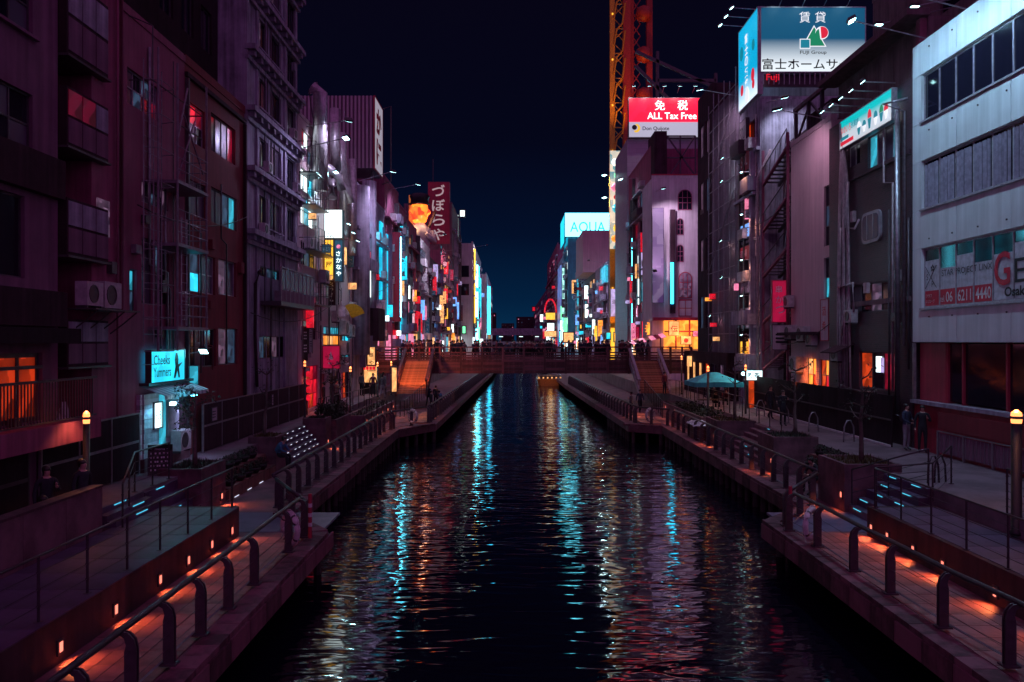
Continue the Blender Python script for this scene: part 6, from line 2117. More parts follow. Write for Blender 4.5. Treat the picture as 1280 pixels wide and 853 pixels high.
sign('round white lit sign with a red mark before the orange shop', (PX(836, 81), 81.0, PZ(420, 81)), 0, 1.05, 1.5, E_WARM, .2, M_RED, (('伝', .2, .35, .7, M_INKR, None, -.02, .012),), 'sign')
sign('lower cream lit square sign with red circle beside the round one', (PX(851, 80.9), 80.9, PZ(431, 80.9)), 0, 1.1, .9, E_WARM, .2, M_STEEL, (('●', .3, .2, .45, M_INKR, None, -.02),), 'sign')
sign('white lit menu sign at the end of the orange shopfront', (PX(866, 80.9), 80.9, PZ(421, 80.9)), 0, .9, .6, E_PINK, .2, M_STEEL, (('食堂', .1, .15, .3, M_INKR, .65, -.02),), 'sign')
t = thing('sun_sign', 'glowing orange round sign with ragged rays at the corner by the arched house', 'sign', (PX(817, 84), 83.4, PZ(411, 84)))
n = 18
MB().vprism([((1.05 if k % 2 == 0 else .78) * math.cos(math.pi * k / n * 1) * 1.0, (1.05 if k % 2 == 0 else .78) * math.sin(math.pi * k / n)) for k in range(2 * n)], 0, .22).obj('ray_disc', E_ORANGE, t)
MB().vprism([(.62 * math.cos(2 * math.pi * k / 24), .15 + .62 * math.sin(2 * math.pi * k / 24)) for k in range(24)], -.06, -.001).obj('face_disc', E_YEL, t)
text(t, '元', -.25, .3, .32, M_INKR, y=-.07)
text(t, '祖', -.25, -.1, .32, M_INKR, y=-.07)
MB().box(-.2, .2, .23, .6, -2.0, .2).obj('bracket', M_STEEL, t)
t = thing('canopy', 'slanting pink and white striped canopy over the bridge end', 'canopy', (PX(783, 80), 80, PZ(433, 80)))
for k in range(8):
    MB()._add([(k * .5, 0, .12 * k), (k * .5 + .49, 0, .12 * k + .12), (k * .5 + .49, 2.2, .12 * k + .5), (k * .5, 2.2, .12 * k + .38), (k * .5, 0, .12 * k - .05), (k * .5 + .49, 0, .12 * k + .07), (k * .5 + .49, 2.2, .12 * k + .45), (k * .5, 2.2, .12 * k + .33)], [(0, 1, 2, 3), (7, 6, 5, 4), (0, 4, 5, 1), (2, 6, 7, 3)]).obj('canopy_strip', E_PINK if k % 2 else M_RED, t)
MB().tube([(.3, 1, -1), (.3, 1, .2)], .06, 5).tube([(3.6, 1, -1), (3.6, 1, .9)], .06, 5).obj('post', M_STEEL, t)
sign('tall purple picture banner hanging at the edge of the arched house', (PX(815, 81.5), 81.4, PZ(379, 81.5)), 0, 1.2, 9.7, lit('banner_light', (.42, .30, .52), .38, .8, .5, (.10, .05, .20)), .4, M_STEEL, (), 'banner')
sign('narrow dark vertical sign with cyan lit lower half on the arched house', (PX(837.5, 81.7), 81.6, PZ(392, 81.7)), 0, .55, 10.6, M_DARK, .3, M_STEEL, (), 'vertical sign')
bx('light_strip', thing('neon_tube', 'cyan neon tube on the narrow dark sign of the arched house', 'neon light', (PX(838.3, 81.5), 81.45, PZ(380, 81.5))), 0, .3, 0, .1, 0, 4.2, E_CYANS)
t = thing('roof_billboard_frame', 'dark backside of a roof billboard with diagonal struts above the arched house', 'billboard frame', (PX(833, 84), 84.2, 22.3))
MB().box(-1.2, .1, 0, 4, .2, 5.0).obj('back_panel', M_DARK, t)
for q in ((.2, 0, 3.2, 4.6), (.2, 4.6, 3.2, 0.4), (1.6, 0, 1.6, 4.6), (3.2, 0, 3.2, 4.6), (.2, 4.6, 3.2, 4.6), (.2, 2.3, 3.2, 2.3)):
    MB().bar((q[0], .5, q[1]), (q[2], .5, q[3]), .14).obj('strut', M_STEEL, t)

# --- banner house and tax free building
b = B('sign_house', 'house plastered with vertical white and cyan lit signs', 'R', 86.5, 102.8, 26.0, M_ROSE, 6)
b.grid(4, 5, 6, 22, lits=(E_CYANW, E_PINK, E_REDW), plit=.4)
b.done(.3)
for D, x0, x1, y0, y1, mat, lab in ((98.5, 788.6, 793.5, 297, 428, E_WHITES, 'tallest white and cyan strip sign beside the yellow tower'), (94, 796, 800, 300, 382, E_WHITE, 'second white strip sign of the sign house'), (91, 800, 806, 310, 345, E_LILAC, 'white and blue picture panel of the sign house'), (90, 801, 807, 352, 378, E_CYANW, 'lower lit picture panel of the sign house'),
                                    (100, 787, 791, 268, 290, E_CYANS, 'short cyan lit box high on the sign house'), (89, 801.5, 808, 390, 428, lit('strong_red_sign', (1.0, .02, .05), 4.0, .4, .6), 'red vertical sign low on the sign house'), (88, 803, 810, 380, 393, E_PINK, 'pink lit emblem box of the sign house'), (87.5, 808.5, 811.5, 330, 425, E_MAG, 'thin crimson strip sign of the sign house')):
    board(lab, x0, x1, y0, y1, D, mat, .5, cls='strip_sign', group='lit signs on the sign house')
arm_lamp('cyan floodlight pair jutting from the sign house', (XR, 96, 24.8), (XR - 2, 96, 24.6), (XR - .5, 96, 20), 120, 'canal front floodlights', spot=R(140), head=.4)
b = B('tax_free_building', 'pale tiled building carrying the red duty free billboard', 'F', PX(784, 103), 27.5, 31.2, M_TILEW, 12, X=103.0)
b.done()
sg = sign('red and white duty free billboard with white lettering', (PX(785, 102.5), 102.4, PZ(173, 102.5)), 0, 9.6, 5.2, M_INKW, .5, M_STEEL, (), 'billboard', fw=.12)
for o_ in list(sg.children):
    if o_.name.startswith('panel'):
        o_.data = boxmesh(9.36, .5, 4.96, lit('duty_white', (.62, .60, .78), .55))
bx('red_panel', sg, .12, 9.48, -.05, -.002, 2.05, 5.08, lit('duty_red', (.85, .007, .035), 1.9, .3, .5))
text(sg, '免', 3.4, 3.55, 1.25, E_WHITE, y=-.08, bold=.0)
text(sg, '免', 3.45, 3.55, 1.25, E_WHITE, y=-.085, bold=.0)
text(sg, '税', 6.3, 3.55, 1.25, E_WHITE, y=-.08, bold=.0)
text(sg, '税', 6.35, 3.55, 1.25, E_WHITE, y=-.085, bold=.0)
text(sg, 'ALL Tax Free', 2.45, 2.4, .85, E_WHITE, w=6.3, y=-.08, bold=.012)
text(sg, 'Don Quijote', 1.85, .85, .62, M_INK, w=3.4, y=-.04, bold=.012)
MB().vprism([(1.0 + .55 * math.cos(a), 1.25 + .55 * math.sin(a)) for a in [-1.9 + 3.4 * k / 14 for k in range(15)]] + [(.88 + .36 * math.cos(a), 1.3 + .36 * math.sin(a)) for a in [1.5 - 3.4 * k / 14 for k in range(15)]], -.06, -.03).obj('crescent_print', P_Y, sg)
MB().vprism([(.8 + .32 * math.cos(2 * math.pi * k / 16), 1.35 + .32 * math.sin(2 * math.pi * k / 16)) for k in range(16)], -.075, -.061).obj('dot_print', M_BLK, sg)
for i in range(5):
    arm_lamp('%s lamp along the top of the duty free billboard' % ('first second third fourth fifth'.split()[i]), (PX(790 + 19 * i, 102), 102.3, 36.9), (PX(790 + 19 * i, 102), 100.6, 37.3), (PX(790 + 19 * i, 102), 102.3, 34.5), 160, 'canal front floodlights', (1, .9, .95), R(100), .25)
t = thing('roof_pylon', 'dark roof pylons and sloping stay wires behind the duty free billboard', 'pylon', (20, 110, 31))
for q in (((0, 0, 0), (0, 0, 14)), ((8, 0, 0), (8, 0, 11)), ((-3, 0, 14), (8, 0, 9)), ((-3, 0, 12), (3, 0, 6)), ((0, 0, 10), (8, 0, 10))):
    MB().bar(q[0], q[1], .4).obj('strut', M_STEEL, t)

# --- yellow and red wheel tower
t = thing('wheel_tower', 'towering yellow and red steel frame of an oval ferris wheel', 'ferris wheel', (PX(762, 123), 123, 1.2))
for x, y, w_, mat in ((.4, 0, .75, M_YELLOW), (2.6, 0, 1.1, M_TRED), (3.9, 3, .5, M_TRED), (6.6, 3, .9, M_TRED)):
    MB().bar((x, y, 0), (x, y, 66), w_).obj('column', mat, t)
for k in range(28):
    z = 14 + 1.9 * k
    MB().bar((.5, 0, z), (2.4, 0, z + (1.9 if k % 2 else -.0)), .14).bar((.5, .4, z + 1.9), (2.4, .4, z), .12).obj('truss_bar', M_YELLOW, t)
    MB().bar((3.9, 3, z), (5.2, 3, z + 1.9), .16).bar((5.2, 3, z), (3.9, 3, z + 1.9), .14).obj('truss_bar', M_TRED, t)
for k in range(9):
    z = 24 + 4.2 * k
    MB().tube([(.6, -.5, z), (1.0, -.7, z + 2.4), (1.9, -.7, z + 3.4), (2.3, -.6, z + 6.5)], .14, 6).obj('cable_chain', M_YELLOW, t)
for k in range(5):
    MB().lathe([(.2, -1.3), (1.1, -.8), (1.25, 0), (1.1, .8), (.2, 1.3)], (5.6, 2.2, 36 + 6.4 * k), 12).obj('gondola', M_TRED, t, smooth=True)
for k in range(7):
    bx('lamp_glass', t, .3, .5, -.5, -.42, 12 + 7 * k, 12.25 + 7 * k, E_YEL)
bx('light_strip', t, .1, .7, -.62, -.5, 1, 6, E_YEL)
bx('light_strip', t, 2.0, 2.7, -.75, -.62, .5, 9.5, E_YEL)
add_light('tower_light', 'SPOT', (-2, -6, 14), 5200, (1, .42, .06), t, .4, rot=(R(160), R(-6), 0), spot=R(60))
add_light('tower_light', 'SPOT', (1.2, -7, 2.5), 2600, (1, .38, .05), t, .3, rot=(R(145), 0, 0), spot=R(75))  # added spot without a fitting, brightens the lower tower
add_light('tower_light', 'SPOT', (2, -8, 30), 5200, (1, .35, .05), t, .4, rot=(R(160), 0, 0), spot=R(60))
sg = sign('tall multicoloured lit relief panel on the yellow wheel tower', (PX(761.5, 122), 121.6, PZ(312, 122)), 0, 2.1, 15.0, lit('relief_light', (.95, .75, .55), .9, .9, .45, (.02, .25, .30)), .6, M_YELLOW, (), 'relief panel')
for x, z, r_, c in ((1.3, 3.2, .75, E_YEL), (.8, 1.6, .55, E_ORANGE), (1.2, 6.2, .8, E_CYANW), (.9, 9.4, .7, E_PINK), (1.3, 11.2, .6, E_GREEN), (.9, 13.2, .6, E_WHITE), (1.0, 7.9, .4, E_RED), (1.45, 1.0, .5, E_WHITE)):
    MB().lathe([(r_, 0), (r_ * .8, -.25), (r_ * .3, -.4)], (x, -.02, z), 12, axis='y').obj('relief', c, sg, smooth=True)
sign('lilac lit box sign on the tower below the relief panel', (PX(763, 121.8), 121.5, PZ(396, 122)), 0, 1.6, 4.2, E_LILAC, .6, M_STEEL, (('道具', .2, 1.9, .7, M_INK, 1.1, -.03),), 'box sign')
for i, z in enumerate((30.4, 27.0)):
    arm_lamp('%s brilliant star like floodlight left of the relief panel' % ('upper', 'lower')[i], (PX(762, 123), 122.4, z), (PX(755, 122), 121.6, z), (PX(764, 122), 121, z - 6), 900, 'canal front floodlights', (.7, .95, 1), R(150), .45)

# --- farther right front
b = B('purple_house', 'purple grey house next to the wheel tower with lit shop signs', 'R', 124.5, 144, 17.5, M_GREY, 8)
b.grid(4, 4, 3, 15.5, lits=(E_DIMW, E_WARM, E_CYANW), plit=.55)
b.done(.3)
b.box('lit_panel', 12, 19, 13.2, 15.9, 0, .4, E_CYANW)
b = B('box_roof_house', 'house with a big blank beige rooftop box', 'R', 144.2, 166, 17.3, M_BROWN, 9)
b.grid(4, 5, 3, 16, lits=(E_CYANW, E_WARM, E_PINK), plit=.555)
b.done(.3)
t = b.root
bx('rooftop_box', t, 6, 21.6, -2.2, 6, 16.4, 24.0, M_BEIGE)
b = B('neon_house', 'slim house with a long blue white light strip', 'R', 166.2, 190, 21, M_GREY, 9)
b.grid(4, 6, 3, 18, lits=(E_CYANW, E_PINK, E_WHITE, E_WARM), plit=.4)
b.done(.3)
b.box('light_strip', 9, 10, 5, 18, 0, .3, E_CYANW)
b = B('teal_tower', 'teal tower under the white lit roof billboard', 'R', 215, 232, 33.8, M_TEAL, 14)
b.grid(4, 7, 4, 30, lits=(E_CYANW, E_WHITE), plit=.35)
b.done()
b.box('light_strip', .8, 2.0, 8, 25, 0, .5, E_GREENW)
b.box('light_strip', 6, 8, 2, 8, 0, .6, E_WHITE)
sg = sign('huge white lit roof billboard with thin turquoise capitals', (PX(705.5, 214), 213.6, PZ(297, 214)), 0, 12.6, 6.6, lit('aqua_white', (.13, .76, 1), 4.6), 1.2, M_TEAL, (), 'billboard', fw=.15)
text(sg, 'AQUA', 1.5, .9, 3.2, lit('aqua_letters', (.0, .42, .52), .9), w=9.4, y=-.05, bold=.0)
sg = sign('turquoise lit side board of the white roof billboard', (PX(705.5, 214) - .02, 231, 31.5), -H90, 16.5, 7.6, E_CYAN, .4, M_TEAL, (), 'billboard', fw=.15)
b = B('blue_strip_house', 'pale house with tall glowing blue white facade strips', 'R', 232.5, 262, 30, M_GREY, 10)
b.done(.3)
b.box('light_strip', 4, 20, 2, 27, 0, .3, E_BLUEP)
b.box('light_strip', 26, 28, 2, 10, 0, .8, E_WHITE)
b = B('emblem_house', 'rosy tall house with a round red neon emblem', 'R', 262.5, 340, 37, M_ROSE, 12)
b.grid(8, 8, 4, 34, lits=(E_DIMW, E_PINK), plit=.3)
b.done(.5)
for k in range(3):
    bx('cornice', b.root, -.2, 77, -.8, 0, 8 + 9 * k, 8.8 + 9 * k, M_ROSE)
t = thing('neon_emblem', 'arched red neon emblem with golden middle on the rosy house', 'neon sign', (PX(688, 262), 261.5, PZ(402, 262)))
MB().tube([(1.9 * math.cos(R(a)), 0, 2.8 + 4.4 * math.sin(R(a))) for a in range(0, 181, 15)], .28, 5).obj('neon_tube', E_RED, t)
bx('gold_panel', t, -1.5, 1.5, .3, .5, .6, 2.8, E_YEL)
bx('lit_base', t, -1.9, 1.9, .2, .5, -5.0, -3.2, E_WARM)
bx('lit_panel', t, -1.0, 1.2, .2, .5, -3.0, -.6, E_WHITE)
b = B('end_house', 'farthest mauve house before the dark sky with a red topped sign', 'R', 341, 545, 27, M_PLUM, 12)
b.grid(8, 6, 4, 25, lits=(E_DIMW, E_PINK), plit=.3)
b.done(.5)
board('red and white lit roof sign of the mauve house', 664.5, 670, 383, 390, 500, E_RED, 1)
board('thin cyan strip sign below the red roof sign', 667, 668.4, 410, 422, 520, E_WHITES, 1)
board('thin red strip sign above the cyan one', 667, 668.4, 393, 408, 520, E_RED, 1)
# street boards behind the crowd
board('white and pink lit shop window panel behind the crowd', 703.5, 718, 415, 429, 205, E_WARM, 1)
board('cyan white vertical board beside the teal tower foot', 699, 702, 413, 429, 206, E_WHITES, 1)
board('yellow lit small box sign above the crowd', 724, 728, 405, 412, 165, E_YEL, .6)
board('teal pictogram board near the tower foot', 757, 764, 415, 425, 121, E_CYAN, .6)
board('yellow vertical board at the tower foot', 767, 772, 415, 428, 120.5, E_YEL, .5)
board('white narrow board low on the purple house', 725, 728, 421, 429, 160, E_WHITE, .6)
board('cyan narrow board low on the purple house', 730, 732, 421, 429, 158, E_CYANW, .6)
board('white lit shop box by the lamp column', 744, 749, 424, 431, 140, E_WHITE, .6)
board('tall thin white board on the neon house', 741, 743, 412, 431, 142, E_WHITE, .5)
board('red flame like stand light at the bridge end', 776.5, 780, 428, 437, 78, E_ORANGE, .3)
# city far beyond
for i, (x0, x1, h, d) in enumerate(((-26, -14, 30, 700), (-10, 2, 22, 760), (4, 20, 27, 720), (22, 40, 34, 690))):
    b = B('distant_tower', ('%s dim distant tower on the horizon beyond the flyover' % ('first second third fourth'.split()[i])), 'F', x0, x1, h, M_DARK, 12, X=d)
    b.grid(5, 6, 8, h - 2, wf=.3, hf=.35, lits=(E_DIMW, E_PINK, E_DIMB), plit=.4, base=(M_GLASS,))
    b.done()

# --- right street level: hoarding, tent, stalls
t = thing('hoarding', 'long black hoarding with a rail at the foot of brick and beige houses', 'hoarding', (XR - .75, 47.0, 1.2), -H90)
for i in range(10):
    bx('board_panel', t, 1.7 * i + .01, 1.7 * i + 1.69, -.03, .03, .02, 1.95, M_BLACK)
bx('rail', t, 0, 17, -.06, -.031, 1.0, 1.06, M_STEEL)
bx('foot_rail', t, 0, 17, -.10, -.04, .02, .10, M_OFFW)
for i in range(4):
    tt = thing('barrier', '%s small arched pale barrier along the hoarding from the tent' % ('first second third fourth'.split()[i]), 'barrier', (13.2 + .05 * i, 42.5 - 3.6 * i, 1.2), .3, 'arched barriers on the promenade')
    MB().tube([(-.25, 0, 0), (-.22, 0, .6), (-.08, 0, .85), (.08, 0, .85), (.22, 0, .6), (.25, 0, 0)], .03, 6).obj('hoop', M_GALV, tt, smooth=True)
    MB().tube([(-.23, 0, .3), (.23, 0, .3)], .02, 5).obj('crossbar', M_GALV, tt)
t = thing('tent', 'turquoise canopy tent with people beneath beside the promenade', 'tent', (12.2, 48.5, 1.0))
for x in (-1.25, 1.25):
    for y in (-1.2, 1.2):
        MB().tube([(x, y, 0), (x, y, 1.75)], .03, 6).obj('pole', M_GALV, t)
MB()._add([(-1.45, -1.4, 1.72), (1.45, -1.4, 1.72), (1.45, 1.4, 1.72), (-1.45, 1.4, 1.72), (-.25, -.2, 2.30), (.25, -.2, 2.30), (.25, .2, 2.30), (-.25, .2, 2.30), (0, -1.4, 1.78), (0, 1.4, 1.78)],
          [(0, 8, 5, 4), (8, 1, 5), (1, 2, 6, 5), (2, 9, 7, 6), (9, 3, 7), (3, 0, 4, 7), (4, 5, 6, 7)]).obj('canopy', M_TENT, t)
MB().box(-1.46, 1.46, -1.42, -1.40, 1.48, 1.75).box(-1.46, 1.46, 1.40, 1.42, 1.48, 1.75).box(-1.46, -1.44, -1.4, 1.4, 1.48, 1.75).box(1.44, 1.46, -1.4, 1.4, 1.48, 1.75).obj('valance', M_TENT, t)
bx('table', t, -.9, .6, -.3, .4, .62, .68, M_WOOD)
add_light('lamp_light', 'SPOT', (.2, .4, 1.6), 50, (1, .42, .2), t, .1, rot=(0, 0, 0), spot=R(125))
add_light('lamp_light', 'SPOT', (2.0, -1.4, 3.4), 120, (.30, .95, 1), t, .1, rot=(0, R(28), 0), spot=R(110))
sg = sign('bright cyan lit shop sign beside the turquoise tent', (PX(931, 46.5), 46.5, PZ(476, 46.5)), 0, 1.05, .62, E_WHITE, .2, M_TEAL, (('喫茶', .15, .15, .32, M_INKT, .75, -.015, .02),), 'sign')
MB().lathe([(.06, 0), (.11, .06), (.11, .12), (.05, .18)], (-.12, -.1, .32), 10).obj('lamp_glass', E_FLOOD, sg)
t = thing('shop_doorway', 'orange glowing doorway under the cyan shop sign', 'doorway', (PX(937, 47), 47.4, 1.2))
bx('door_glow', t, .05, .62, 0, .06, .05, 1.9, E_ORW)
bx('frame', t, -.02, .05, -.05, .1, 0, 2.0, M_STEEL)
bx('frame', t, .62, .69, -.05, .1, 0, 2.0, M_STEEL)
bx('lintel', t, -.02, .69, -.05, .1, 1.9, 2.02, M_STEEL)
t = thing('covered_stall', 'stall covered with a shiny crumpled grey sheet on the walkway', 'stall', (10.3, 42.4, 0))
MB().box(-.75, .75, -.7, .8, 0, .85).obj('crate', M_WOOD, t)
m = MB()
r_ = random.Random(3)
g_ = [[(-.9 + .2 * i, -.85 + .2 * j, .86 + r_.uniform(0, .12) - (.14 if i in (0, 9) or j in (0, 9) else 0)) for i in range(10)] for j in range(10)]
m._add([p for q in g_ for p in q], [(j * 10 + i, j * 10 + i + 1, (j + 1) * 10 + i + 1, (j + 1) * 10 + i) for i in range(9) for j in range(9)])
m.obj('sheet', M_PLASTIC, t)
add_light('lamp_light', 'SPOT', (.2, .0, 2.6), 60, (.7, .7, .9), t, .1, rot=(0, 0, 0), spot=R(90))
tt = thing('barrier', 'dark arched barrier behind the railing by the blue lit steps', 'barrier', (12.0, 22.6, 1.2), .3, 'arched barriers on the promenade')
for dx in (-.12, .12):
    MB().tube([(dx - .2, 0, 0), (dx - .17, 0, .5), (dx - .06, 0, .75), (dx + .06, 0, .75), (dx + .17, 0, .5), (dx + .2, 0, 0)], .03, 6).obj('hoop', M_STEEL, tt, smooth=True)
# the house row behind the tent at street level: low dark shop wall
b = B('low_shop', 'low dark shop row between the netted building and the tent', 'R', 53.0, 66.0, 4.4, M_DARK, 3, X=14.2)
b.grid(6, 1, .4, 2.6, lits=(E_ORW, E_REDW, E_WARM), plit=.5, hf=.8)
b.done()
bx('lit_panel', b.root, 2.0, 2.9, -.2, -.02, 2.0, 2.8, E_WARM)


# ================================================================== SIGN CLUTTER, PIPES AND CABLES OF THE FRONTS
rk = random.Random(21)
_gl = []
for q in range(5):
    m = MB()
    for k in range(4):
        for j in range(rk.randint(3, 5)):
            x, z = rk.uniform(.08, .62), rk.uniform(.06, .78)
            if rk.random() < .55:
                m.box(x, x + rk.uniform(.15, .3), -.006, 0, k + z, k + z + .09)
            else:
                m.box(x, x + .09, -.007, -.001, k + z - .05, k + z + .22)
    _gl.append(m)
INKS = [M_INK, M_INKW, M_INKR]
_glm = {}
COLS = {'cyan': E_CYAN, 'white': E_WHITE, 'red': E_RED, 'pink': E_PINK, 'yellow': E_YEL, 'cream': E_WARM, 'blue': E_BLUE, 'crimson': E_MAG, 'orange': E_ORANGE, 'green': E_GREEN, 'lilac': E_LILAC, 'dark': M_DARK, 'pale': M_OFFW, 'teal': M_TEAL, 'maroon': M_RED, 'plum': M_PLUM}
_used = {}


def clutter(short, side, X, y0, y1, z0, z1, n, cols, smin=.9):
    """projecting box signs on a canal front, each a thing of its own"""
    slots = [(i, j) for i in range(7) for j in range(6)]
    rk.shuffle(slots)
    for i, j in slots[:max(4, round(n * .72))]:
        D = y0 + (y1 - y0) * (i + .5 + rk.uniform(-.25, .25)) / 7
        z = z0 + (z1 - z0) * (j + rk.uniform(0, .3)) / 6
        tall = rk.random() < .6
        k = smin * (.55 + .45 * D / 90)
        w = rk.uniform(.42, .7) * k if tall else rk.uniform(.6, .9) * k
        h = min((z1 - z0) / 6 * 1.1 + .6, rk.uniform(1.3, 3.6) * k) if tall else rk.uniform(.4, .7) * k
        cname = rk.choice(cols) if rk.random() < .68 or z < 7 else rk.choice(('dark', 'pale', 'maroon', 'teal', 'plum'))
        shape = 'vertical' if tall else 'small square'
        key = (cname, shape, short)
        _used[key] = _used.get(key, -1) + 1
        t = thing('projecting_sign', '%s %s sign jutting from the %s, %s of that colour' % (cname, shape, short, nth(_used[key])), 'sign', (X + .03 if side == 'L' else X - w - .03, D, z), 0, 'small projecting signs along the canal fronts')
        bx('panel', t, 0, w, 0, .22, 0, h, COLS[cname])
        MB().box(-.03, w + .03, -.01, .24, -.04, 0).box(-.03, w + .03, -.01, .24, h, h + .04).obj('frame', M_STEEL, t)
        ink = M_INKW if cname in ('dark', 'teal', 'red', 'crimson', 'blue') else rk.choice((M_INK, M_INKR))
        gi = rk.randrange(5)
        if (gi, ink.name) not in _glm:
            _glm[(gi, ink.name)] = _gl[gi].mesh('lettering', ink)
        o = put('lettering', _glm[(gi, ink.name)], t, (w * .12, -.012, h * .06))
        if not tall:
            o.rotation_euler = (0, R(-90), 0)
            o.location = (w * .06 + w * .9, -.012, h * .12)
            o.rotation_euler = (0, R(-90), 0)
            o.scale = (h * .8, 1, w * .9 / 4)
        else:
            o.scale = (w * .85, 1, h * .9 / 4)
        o['kind'] = 'stuff'


ALLC = ['cyan', 'white', 'red', 'pink', 'yellow', 'cream', 'blue', 'crimson', 'orange', 'lilac', 'dark', 'pale', 'teal']
clutter('restaurant house', 'L', XL, 43, 56, 4.4, 13, 12, ['cyan', 'white', 'dark', 'pale', 'cream', 'red', 'teal'], .8)
clutter('column house', 'L', XL, 58, 70, 3.6, 13, 14, ['cyan', 'white', 'pink', 'red', 'cream', 'pale', 'dark', 'crimson'])
clutter('pink house', 'L', XL, 71.5, 79, 4.0, 13, 10, ['white', 'pink', 'cyan', 'red', 'cream'])
clutter('stair house', 'L', XL, 80, 85, 4.0, 15, 9, ['white', 'cyan', 'pink', 'cream'])
clutter('magenta house', 'L', XL, 86, 94, 4.0, 15, 12, ALLC)
clutter('grid house', 'L', XL, 96, 109, 4.0, 14, 10, ALLC)
clutter('dark block', 'L', XL, 111, 125, 4.0, 15, 14, ALLC)
clutter('rosy block', 'L', XL, 127, 149, 4.0, 18, 16, ALLC)
clutter('slim block', 'L', XL, 151, 174, 4.0, 19, 16, ALLC)
clutter('bright block', 'L', -8.6, 177, 220, 4.5, 22, 14, ['white', 'cyan', 'yellow', 'blue', 'pink', 'green'])
clutter('billboard house', 'R', XR, 48.8, 52, 4, 17, 8, ['orange', 'cream', 'red', 'pale', 'dark', 'pink'], .8)
clutter('netted building', 'R', XR - .3, 54, 64, 3.2, 9, 7, ['orange', 'cream', 'red', 'pink', 'cyan'], .7)
clutter('sign house', 'R', XR, 87, 102, 4.0, 20, 20, ['white', 'cyan', 'pink', 'red', 'lilac', 'blue', 'cream', 'crimson'], .8)
clutter('purple house', 'R', XR, 125, 143, 4, 15, 16, ALLC)
clutter('box roof house', 'R', XR, 145, 165, 4, 15, 16, ALLC)
clutter('neon house', 'R', XR, 167, 189, 4, 18, 14, ALLC)
clutter('teal tower', 'R', XR, 216, 231, 4, 24, 10, ['white', 'cyan', 'green', 'blue', 'pink'])
clutter('emblem house', 'R', XR, 264, 338, 5, 26, 12, ['white', 'red', 'pink', 'cyan', 'cream'])
clutter('end house', 'R', XR, 343, 428, 6, 22, 10, ['white', 'red', 'cyan', 'pink'])

# wall pipes, conduits and meters: parts of the houses they run on
for name, mats, n in (('apartment_house', (M_PLUM, M_STEEL), 3), ('bay_house', (M_ROSE, M_STEEL), 2), ('fire_escape_house', (M_STEEL, M_GALV), 5), ('maroon_house', (M_STEEL, M_MAROON), 3), ('concrete_house', (M_GREY, M_STEEL), 5), ('restaurant_house', (M_PIPE, M_STEEL, M_GALV), 12), ('column_house', (M_PIPE, M_STEEL), 7), ('pink_house', (M_PIPE, M_STEEL), 4),
                      ('brick_house', (M_STEEL, M_PIPE), 6), ('billboard_house', (M_PIPE, M_STEEL), 4), ('stair_tower_house', (M_PIPE, M_STEEL), 4), ('sign_house', (M_PIPE, M_STEEL), 6)):
    ro = bpy.data.objects[name]
    wl_ = [c for c in ro.children if c.name.startswith('wall')][0]
    xs_ = [v.co.x for v in wl_.data.vertices]
    zs_ = [v.co.z for v in wl_.data.vertices]
    L, T = max(xs_), max(zs_)
    for i in range(n):
        u = rk.uniform(.1, L - .1)
        zt = T * rk.uniform(.5, .98)
        zb = T * rk.uniform(0, .3)
        if rk.random() < .5:
            u2 = min(L - .1, u + rk.uniform(.3, 1.4))
            zm = rk.uniform(zb, zt)
            pts = [(u, -.08, zt), (u, -.08, zm), (u2, -.08, zm - .15), (u2, -.08, zb)]
        else:
            pts = [(u, -.08, zt), (u, -.08, zb)]
        MB().tube(pts, rk.choice((.02, .03, .045)), 6).obj('conduit', rk.choice(mats), ro, smooth=True)
    for i in range(n):
        u, z = rk.uniform(.3, L - .6), rk.uniform(.5, T * .8)
        bx('meter_box', ro, u, u + rk.uniform(.2, .4), -.16, -.005, z, z + rk.uniform(.25, .5), rk.choice(mats))
# cables slung along and across the fronts
for i, (a_, b_, sag, lab) in enumerate((((XL + .3, 23.5, 9.2), (XL + .2, 33.5, 10.4), .5, 'black cable slung from the fire escape to the concrete house'), ((XL + .2, 34, 6.4), (XL + .5, 47, 7.2), .6, 'black cable slung from the concrete house to the cage balconies'), ((XL + .4, 43, 5.9), (XL + .4, 57, 6.2), .5, 'black cable slung along the air units of the restaurant house'), ((XL + .3, 56, 9.3), (XL + .3, 72, 10.3), .7, 'black cable slung along the column house'), ((XR - .3, 37, 6.0), (XR - .4, 46, 5.2), .5, 'black cable slung over the orange doors'), ((XR - .3, 44, 12.4), (XR - .3, 54, 13.0), .5, 'black cable slung past the stair tower'))):
    pts = [Vector(a_).lerp(Vector(b_), k / 10) - Vector((0, 0, sag * 4 * (k / 10) * (1 - k / 10))) for k in range(11)]
    pipe(lab, pts, .02, M_BLK, 'cable', 'cable', 5, 'cables slung along the canal fronts')

